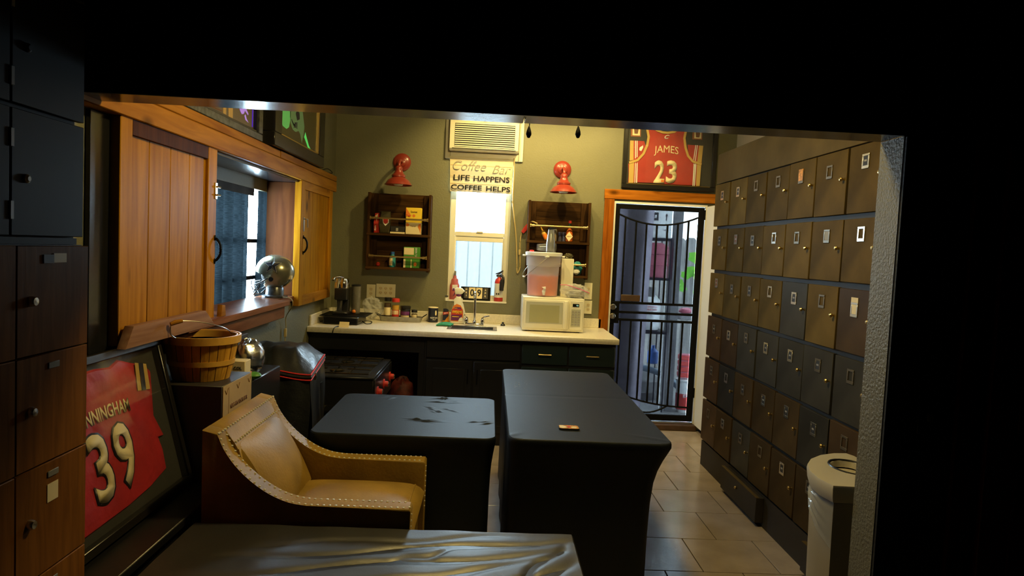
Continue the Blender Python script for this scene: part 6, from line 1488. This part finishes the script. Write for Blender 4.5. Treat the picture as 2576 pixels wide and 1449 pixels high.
def cup_bm(c, mtx=None):
    b = B().lathe([(0.0265, 0.0), (0.0395, -0.112), (0.0410, -0.116), (0.0395, -0.1165), (0.0255, -0.003), (0, -0.003)], (0, 0, 0), 'Z', 22)
    b.xform(mtx if mtx is not None else Matrix.Translation(c)); return b
zc0 = bz0 + 0.3815 + 0.1165
c1 = solo('plastic_cup', cup_bm((bxc + 0.052, byc - 0.02, zc0)), 'cup', 'clear plastic cup in the upright nest on the drink bucket', 'cup', (bxc + 0.052, byc - 0.02, bz0 + .3815), 'nested upright cups')
for k in range(1, 11):
    r = c1.copy(); COL.objects.link(r); r.location = c1.location + Vector((0.0002 * (k % 3), 0, 0.0082 * k))
zz = bz0 + 0.3815 + 0.0425
base = Matrix.Translation((bxc - 0.010, byc + 0.055, zz)) @ Matrix.Rotation(-PI / 2, 4, 'Y') @ Matrix.Rotation(0.10, 4, 'X')
c2_ = solo('plastic_cup', cup_bm(None, base), 'cup', 'clear plastic cup in the nest lying on the drink bucket lid', 'cup', (bxc, byc + 0.055, zz), 'nested cups lying down')
for k in range(1, 6):
    r = c2_.copy(); COL.objects.link(r); r.location = c2_.location + Vector((-0.010 * k, 0, 0))
solo('plastic_cap', B().lathe([(0.020, 0), (0.020, 0.014), (0, 0.016)], (bxc - .105, byc + .03, bz0 + .3815), 'Z', 14), 'red_print', 'small red plastic puck beside the fallen cups', 'closure', (bxc - .105, byc + .03, bz0 + .3815))  # small red plastic lid lying on the bucket
t = thing('filter_box', 'plain cream carton standing behind the drink bucket', 'box', (0.68, 6.06, mz1))
part(t, 'carton_body', B().box(0.628, 0.735, 6.01, 6.105, mz1, 1.540, 0.003), 'cream')
part(t, 'corner_seam', B().box(0.6475, 0.649, 6.0092, 6.0102, mz1 + .01, 1.53), 'cream_print')
b = B(); b.ball((0.685, 6.06, 1.562), 0.036, 14, 10, (1.2, .8, .62), .22, 31)
solo('paper_twist', b, 'silver_pouch', 'crumpled brown paper on top of the cream carton', 'paper', (0.685, 6.06, 1.5405), smooth=False)
t = thing('zip_bag', 'clear zip bag of white sachets with a pink seal on the microwave', 'bag', (0.70, 5.90, mz1))
b = B(); b.ball((0.735, 5.875, mz1 + 0.062), 0.10, 22, 12, (1.15, 0.80, 0.58), 0.16, 15)
part(t, 'bag_film', b, 'bag', smooth=False)
for k in range(5):
    q = B().box(-0.06, 0.06, -0.035, 0.035, -0.004, 0.004, 0.002); q.xform(Matrix.Translation((0.735 + .012 * math.sin(k * 2), 5.885, mz1 + 0.012 + 0.0125 * k)) @ Matrix.Rotation(0.35 * math.sin(k * 1.7), 4, 'Z') @ Matrix.Rotation(0.08 * math.cos(k), 4, 'Y'))
    part(t, 'sachet', q, 'white_print', smooth=False)
part(t, 'zip_seal', B().tube(spline([(0.602, 5.80, 1.318), (0.66, 5.80, 1.318), (0.73, 5.80, 1.300), (0.80, 5.81, 1.278), (0.858, 5.82, 1.256)], 5), 0.0035, 6), mat('pink_seal', (0.65, 0.10, 0.30), 0.4))
part(t, 'bag_flap', B().grid(lambda u, v: (0.605 + 0.25 * u, 5.80 + 0.02 * u + .04 * v + .006 * math.sin(9 * u), 1.318 - 0.062 * u ** 1.3 - 0.045 * v), 14, 4), 'bag')

# ------------------------------------------------------------------ ceiling fan with its pull chains, and a ceiling fixture
fx, fy = 0.25, 2.97
t = thing('ceiling_fan', 'dark ceiling fan with pull chains hanging below the header line', 'fan', (fx, fy, 3.2))
part(t, 'canopy', B().lathe([(0.06, 0), (0.07, -0.03), (0.02, -0.05)], (fx, fy, 3.2), 'Z', 20), 'black_metal')
part(t, 'downrod', B().tube([(fx, fy, 3.15), (fx, fy, 3.10)], 0.012), 'black_metal')
part(t, 'motor', B().lathe([(0.02, 0.0), (0.10, -0.01), (0.12, -0.05), (0.11, -0.09), (0.06, -0.11), (0, -0.11)], (fx, fy, 3.11), 'Z', 24), 'black_metal')
for k in range(5):
    a = 2 * PI * k / 5 + .3
    q = B().prism([(0.10, -0.02), (0.18, -0.05), (0.49, -0.06), (0.52, 0), (0.49, 0.06), (0.18, 0.05), (0.10, 0.02)], 'Z', -0.004, 0.004, 0.002)
    q.xform(Matrix.Translation((fx, fy, 3.06)) @ Matrix.Rotation(a, 4, 'Z') @ Matrix.Rotation(0.2, 4, 'X'))
    part(t, 'blade', q, 'shelf_wood')
part(t, 'light_bowl', B().lathe([(0.10, 0.0), (0.12, -0.02), (0.09, -0.06), (0, -0.075)], (fx, fy, 3.01), 'Z', 24), mat('lit_bowl_glass', (0.9, 0.8, 0.6), 0.4, emit=WARM, es=3.0))
for x, z in ((0.140, 2.118), (0.352, 2.128)):
    c = part(t, 'pull_chain', B().tube([(x, fy, z), (x * 0.4 + fx * 0.6, fy, 3.0)], 0.0022, 6), 'black_metal')
    part(c, 'pull_knob', B().lathe([(0.003, 0.012), (0.010, -0.008), (0.012, -0.022), (0.006, -0.036), (0, -0.038)], (x, fy, z), 'Z', 12), 'black_metal')

def warm_spot(name, loc, aim, power):
    l = bpy.data.lights.new(name, 'SPOT'); l.energy = power; l.color = WARM; l.shadow_soft_size = 0.035; l.spot_size = math.radians(105); l.spot_blend = 0.6
    o = bpy.data.objects.new(name, l); o.location = loc; o.rotation_euler = (Vector(aim) - Vector(loc)).to_track_quat('-Z', 'Y').to_euler(); COL.objects.link(o)
def warm_lamp(name, loc, power, r=0.05):
    l = bpy.data.lights.new(name, 'POINT'); l.energy = power; l.color = WARM; l.shadow_soft_size = r
    o = bpy.data.objects.new(name, l); o.location = loc; COL.objects.link(o)
warm_lamp('fan_lamp', (fx, fy, 2.89), 118, 0.15)
t = thing('ceiling_fixture', 'three lamp ceiling bar above the worktop', 'ceiling lamp', (0.55, 5.25, 3.2))
part(t, 'bar', B().box(-0.05, 1.15, 5.22, 5.28, 3.175, 3.2, 0.004), 'black_metal')
for x in (0.0, 0.55, 1.10):
    s = part(t, 'lamp_head', B().lathe([(0.02, 0.0), (0.045, -0.03), (0.05, -0.07), (0.046, -0.07), (0.03, -0.02)], (0, 0, 0), 'Z', 16).xform(Matrix.Translation((x, 5.25, 3.172)) @ Matrix.Rotation(0.55, 4, 'X')), 'black_metal')
    warm_spot('bar_lamp', (x, 5.295, 3.09), (x, 6.1, 1.75), 72)

# ------------------------------------------------------------------ tables under stretch covers
def soft_rect(u, v, hw, hd, r):
    x, y = (2 * u - 1) * hw, (2 * v - 1) * hd
    ax, ay = abs(x) - (hw - r), abs(y) - (hd - r)
    if ax > 0 and ay > 0:
        a, c = ax / r, ay / r
        x = math.copysign(hw - r + r * a * math.sqrt(1 - c * c / 2), x); y = math.copysign(hd - r + r * c * math.sqrt(1 - a * a / 2), y)
    return x, y
def covered_table(label, x0, x1, y0, y1, zt, nu, nv, creases, ins):
    """ins: pull-in of the skirt at the four sides (x0, x1, y0, y1)"""
    cx, cy, hw, hd = (x0 + x1) / 2, (y0 + y1) / 2, (x1 - x0) / 2, (y1 - y0) / 2
    t = thing('covered_table', label, 'table', (cx, cy, 0))
    b = B(); bm = b.bm; R_ = 0.055
    def ht(x, y):
        h = 0.0
        for (px, py, ang, ln, wd, am) in creases:
            dx, dy = x - px, y - py; a = dx * math.cos(ang) + dy * math.sin(ang); c = -dx * math.sin(ang) + dy * math.cos(ang)
            if abs(a) < ln * 2 and abs(c) < wd * 4: h += am * math.exp(-(a / ln) ** 2 - (c / wd) ** 2)
        return h
    V = [[None] * (nv + 1) for _ in range(nu + 1)]
    for i in range(nu + 1):
        for j in range(nv + 1):
            x, y = soft_rect(i / nu, j / nv, hw - .006, hd - .006, R_)
            V[i][j] = bm.verts.new((cx + x, cy + y, zt + ht(cx + x, cy + y)))
    for i in range(nu):
        for j in range(nv): bm.faces.new((V[i][j], V[i + 1][j], V[i + 1][j + 1], V[i][j + 1]))
    loop = [V[i][0] for i in range(nu)] + [V[nu][j] for j in range(nv)] + [V[i][nv] for i in range(nu, 0, -1)] + [V[0][j] for j in range(nv, 0, -1)]
    prev = loop
    base_co = [v.co.copy() for v in loop]
    for z, f, grow in ((zt - 0.003, 0, .004), (zt - 0.010, 0, .006), (zt - 0.028, 0.0, .006), (zt - 0.05, 0.12, .004), (zt - 0.09, .36, .002), (zt - .14, .60, 0), (zt - .20, .80, 0), (zt - .30, .93, 0), (zt - .45, 1.0, 0), (zt - .60, 1.02, 0), (0.012, 1.03, 0)):
        cur = []
        for c in base_co:
            dx, dy = (c.x - cx) / hw, (c.y - cy) / hd
            ix = (ins[1] if dx > 0 else -ins[0]) * abs(dx) ** 1.0; iy = (ins[3] if dy > 0 else -ins[2]) * abs(dy)
            k = (zt - z) / zt
            wob = 0.006 * k * math.sin(21 * c.x + 17 * c.y)
            n = Vector((math.copysign(abs(dx) ** 8, dx), math.copysign(abs(dy) ** 8, dy), 0))
            cur.append(bm.verts.new((c.x - ix * f + n.x * (grow + wob), c.y - iy * f + n.y * (grow + wob), z)))
        m = len(cur)
        for q in range(m): bm.faces.new((prev[q], prev[(q + 1) % m], cur[(q + 1) % m], cur[q]))
        prev = cur
    part(t, 'stretch_cover', b, 'spandex')
    part(t, 'tabletop', B().box(x0 + .02, x1 - .02, y0 + .02, y1 - .02, zt - .05, zt - .012, 0.004), 'grey_pl')
    for xs_ in (x0 + .13, x1 - .13):
        for ys_ in (y0 + .13, y1 - .13):
            part(t, 'leg', B().tube([(xs_, ys_, 0.0), (xs_, ys_, zt - .05)], 0.014, 8), 'black_metal')
    return t
rg = random.Random(5); cre = []
for (px, py, n, sp, ang, ln) in ((-0.258, 4.02, 7, .08, 0.1, .05), (-0.309, 3.53, 5, .05, -0.12, .07), (-0.247, 3.78, 8, .08, -.7, .035), (-0.02, 3.55, 4, .05, .3, .03), (-0.258, 4.09, 5, .03, 1.2, .022), (-0.57, 4.05, 3, .06, 0.8, .03)):
    for _ in range(n):
        cre.append((px + rg.uniform(-sp, sp), py + rg.uniform(-sp, sp) * .7, ang + rg.uniform(-.35, .35), ln * rg.uniform(.5, 1.2), rg.uniform(.006, .009), rg.choice((1, 1, -.8)) * rg.uniform(.003, .0065)))
covered_table('square table under a wrinkled black stretch cover beside the tan armchair', -0.836, 0.066, 3.245, 4.134, 0.685, 200, 200, cre, (.02, .02, .01, .01))
cre = [(0.14, 3.13, .9, .05, .012, .004), (0.80, 3.16, -.5, .09, .010, .004), (0.5, 4.02, 0.0, .40, .02, -.003)]
covered_table('long table under a smooth black stretch cover in front of the screen door', 0.118, 0.882, 3.065, 4.885, 0.74, 60, 110, cre, (.0, .085, .02, .02))
t = thing('pocket_card', 'small round-cornered card with a flame print on the long table', 'card', (0.42, 3.29, 0.7405))
poly = []
for (sx_, sy_, a0) in ((1, 1, 0), (-1, 1, PI / 2), (-1, -1, PI), (1, -1, 1.5 * PI)):
    for k in range(5):
        a = a0 + k * PI / 8; poly.append((sx_ * .036 + .014 * math.cos(a), sy_ * .020 + .014 * math.sin(a)))
part(t, 'card_body', B().prism([(0.418 + p[0], 3.285 + p[1]) for p in poly], 'Z', 0.7410, 0.7475), 'black_pl')
sheet(t, 'flame_print', [(p[0] * .94, p[1] * .92) for p in poly], (0.418, 3.285, 0.7475), EX, EY, 'flame_a', 0.0008, 0.0004)
sheet(t, 'pale_flash', [(-.046, -.02), (-.03, -.028), (-.008, -.01), (-.026, .026), (-.044, .028)], (0.418, 3.285, 0.7475), EX, EY, 'cream_print', 0.0014, 0.0004)
sheet(t, 'pale_flash', [(.012, -.022), (.032, -.024), (.042, -.004), (.026, .012), (.010, -.002)], (0.418, 3.285, 0.7475), EX, EY, 'cream_print', 0.0014, 0.0004)
sheet(t, 'red_flash', [(-.004, -.016), (.012, -.004), (.004, .02), (-.008, .010)], (0.418, 3.285, 0.7475), EX, EY, 'red_print', 0.0014, 0.0004)
def lint(name, label, spots, loc, z=0.7405):
    b = B()
    for (x, y, s) in spots:
        b.box(x - s, x + s, y - s * .5, y + s * .5, z, z + 0.001)
    o = solo(name, b, 'lint', label, 'lint', loc, smooth=False); o['kind'] = 'stuff'
lint('lint_specks', 'pale lint specks on the long table', [(0.17 + rg.uniform(-.03, .10), 4.45 + rg.uniform(-.25, .25), rg.uniform(.001, .0035)) for _ in range(26)], (0.2, 4.45, 0.74))
lint('lint_specks', 'few pale lint specks on the square table', [(0.0 + rg.uniform(-.10, .05), 3.82 + rg.uniform(-.3, .2), rg.uniform(.001, .003)) for _ in range(10)], (0.0, 3.8, 0.685), 0.6855)

# ------------------------------------------------------------------ table draped with leatherette, closest to the doorway
px0, px1, py1, pz = -1.055, 0.353, 2.53, 0.53
py0 = 0.95
t = thing('draped_table', 'long table draped in wrinkled black leatherette in front of the tan armchair', 'table', (-0.33, 1.6, 0))
def fold_h(x, y):
    h = 0.0; x, y = x / 1.337, y / 1.337
    # long folds fanning out from the corner by the long covered table
    for (ax, ay, bx_, by_, am, wd) in ((0.20, 1.84, -0.55, 1.70, .013, .016), (0.15, 1.76, -0.62, 1.60, .012, .015), (0.10, 1.70, -0.5, 1.50, .013, .017), (0.22, 1.70, -0.1, 1.42, .015, .018), (0.05, 1.86, -0.5, 1.78, .008, .012), (0.16, 1.62, -0.25, 1.36, .012, .017), (0.22, 1.80, 0.05, 1.50, .012, .014), (-0.02, 1.80, -0.20, 1.70, .009, .012), (0.24, 1.6, 0.15, 1.3, .012, .018)):
        dx, dy = bx_ - ax, by_ - ay; l = math.hypot(dx, dy); tpar = ((x - ax) * dx + (y - ay) * dy) / (l * l)
        perp = (-(x - ax) * dy + (y - ay) * dx) / l + 0.012 * math.sin(9 * tpar + ax * 20)
        if -0.15 < tpar < 1.15:
            h += am * math.exp(-(perp / (wd * .85)) ** 2) * max(0, math.sin(PI * min(1, max(0, (tpar + .15) / 1.3)))) ** .6
    return h * -0.95 + 0.0015 * math.sin(31 * x + 12 * y) * math.sin(27 * y - 8 * x)
b = B(); bm = b.bm; NU, NV = 150, 130
V = [[bm.verts.new((px0 + (px1 - px0) * i / NU, py0 + (py1 - py0) * j / NV, pz + fold_h(px0 + (px1 - px0) * i / NU, py0 + (py1 - py0) * j / NV))) for j in range(NV + 1)] for i in range(NU + 1)]
for i in range(NU):
    for j in range(NV): bm.faces.new((V[i][j], V[i + 1][j], V[i + 1][j + 1], V[i][j + 1]))
loop = [V[i][0] for i in range(NU)] + [V[NU][j] for j in range(NV)] + [V[i][NV] for i in range(NU, 0, -1)] + [V[0][j] for j in range(NV, 0, -1)]
prev = loop; cs = [v.co.copy() for v in loop]
pcx, pcy = (px0 + px1) / 2, (py0 + py1) / 2
for k, (dz, out) in enumerate(((.008, .006), (.03, .010), (.12, .018), (.25, .03), (.42, .045))):
    cur = []
    for q, c in enumerate(cs):
        nx = 1 if c.x > px1 - 1e-4 else (-1 if c.x < px0 + 1e-4 else 0); ny = 1 if c.y > py1 - 1e-4 else (-1 if c.y < py0 + 1e-4 else 0)
        wv = 0.012 * (k / 4) * math.sin(22 * c.x + 19 * c.y)
        cur.append(bm.verts.new((c.x + nx * (out + wv) * (1 if nx > 0 else .3), c.y + ny * (out * .5 + wv) * (1 if ny < 0 else .1), pz - dz)))
    m = len(cur)
    for q in range(m): bm.faces.new((prev[q], prev[(q + 1) % m], cur[(q + 1) % m], cur[q]))
    prev = cur
part(t, 'leatherette_drape', b, 'leatherette')
part(t, 'table_bed', B().box(px0 + .02, px1 - .02, py0 + .02, py1 - .02, pz - .16, pz - .008, 0.01), 'black_paint')
for x in (px0 + .10, px1 - .10):
    for y in (py0 + .12, py1 - .12):
        part(t, 'leg', B().box(x - .05, x + .05, y - .05, y + .05, 0.0, pz - .16, 0.008), 'black_paint')

# ------------------------------------------------------------------ armchair
CH = Matrix.Translation((0, 0, 0.016)) @ Matrix.Scale(0.99, 4)
t = thing('armchair', 'tan leather armchair with rows of nailheads beside the square covered table', 'armchair', (-0.653, 2.886, 0))
side = [(-1.052, 0.13), (-1.058, 0.865), (-1.000, 0.852), (-0.975, 0.795), (-0.930, 0.732), (-0.870, 0.675), (-0.800, 0.628), (-0.725, 0.598), (-0.655, 0.588), (-0.270, 0.588), (-0.262, 0.578), (-0.262, 0.13)]
crest = spline([Vector((p[0], 0, p[1])) for p in side[2:9]], 3) + [Vector((side[9][0], 0, side[9][1]))]
side = side[:2] + [(p.x, p.z) for p in crest] + side[10:]
for y0, y1 in ((2.578, 2.662), (3.168, 3.252)):
    part(t, 'arm', (B().prism(side, 'Y', y0, y1, 0.006)).xform(CH), 'chair')
part(t, 'back', (B().prism([(-1.050, 0.13), (-1.057, 0.865), (-1.000, 0.853), (-0.966, 0.796), (-0.945, 0.775), (-0.85, 0.46), (-0.85, 0.13)], 'Y', 2.655, 3.175, 0.004)).xform(CH), 'chair')
def pad(u, v):
    y = 2.655 + 0.520 * u; x = -0.962 + 0.172 * v ** 0.9; z = 0.790 - 0.30 * v
    bl_ = (max(0, math.sin(PI * u)) ** .6) * (max(0, math.sin(PI * min(1, .94 * v))) ** .7) * 0.044
    if u in (0.0, 1.0): x -= 0.022; z -= 0.012
    return (x + bl_ * .9, y, z + bl_ * .42)
part(t, 'back_pad', (B().grid(pad, 26, 22)).xform(CH), 'chair')
part(t, 'seat_base', (B().box(-0.90, -0.285, 2.664, 3.166, 0.13, 0.365, 0.01)).xform(CH), 'chair')
def seat(u, v):
    """cushion as a closed pillow"""
    a = 2 * PI * v
    return None
b = B(); bm = b.bm; NS = 30
def cush(u, v, top_):
    x = -0.845 + 0.585 * u; y = 2.668 + 0.494 * v
    e = (1 - (2 * u - 1) ** 8) * (1 - (2 * v - 1) ** 8)
    e = max(e, 0) ** .5
    return (x, y, (0.445 + (0.062 * e + 0.018 * math.sin(PI * u) * math.sin(PI * v))) if top_ else 0.445 - 0.078 * e)
for tp_ in (True, False):
    b.grid(lambda u, v: cush(u, v, tp_), NS, NS)
bmesh.ops.remove_doubles(bm, verts=bm.verts, dist=0.0005)
cu_ = part(t, 'seat_cushion', (b).xform(CH), 'chair')
part(cu_, 'piping', (B().tube([cush(0.93, k / 24, True) for k in range(1, 24)], 0.004, 6)).xform(CH), 'chair')
nails = B()
def nail(p): nails.lathe([(0.0060, 0.0), (0.0050, 0.0030), (0.0022, 0.0046), (0.0, 0.0048)], p, 'Z', 7)
def run(pts, y, step=0.0235, zoff=0.0):
    cum = 0.0; nxt = 0.0
    for a, c in zip(pts, pts[1:]):
        l = (c - a).length
        while nxt <= cum + l:
            f = (nxt - cum) / l; q = a.lerp(c, f); nail((q.x, y, q.z - 0.001 + zoff)); nxt += step
        cum += l
for y in (2.590, 2.650, 3.180, 3.240): run(crest, y)
run([Vector((-0.27, 0, 0.588)), Vector((-0.264, 0, 0.588))], 2.6)
for k in range(25):
    y = 2.600 + 0.630 * k / 24
    nail((-0.998, y, 0.8515))
for k in range(21):
    y = 2.672 + 0.488 * k / 20
    nail((-0.962, y, 0.7985))
for y in (2.600, 3.190):
    for k in range(9): nails.lathe([(0.0052, 0), (0.0018, 0.004), (0, 0.0042)], (-0.262, y, 0.56 - 0.024 * k), 'X', 7)
part(t, 'nailhead_trim', (nails).xform(CH), 'nail', kind='stuff', label='bright nickel nailheads')
for x in (-1.01, -0.31):
    for y in (2.62, 3.21):
        part(t, 'leg', B().lathe([(0.018, 0.0), (0.026, 0.15)], (x * .99, y * .99, 0.0), 'Z', 12), 'chair_leg')
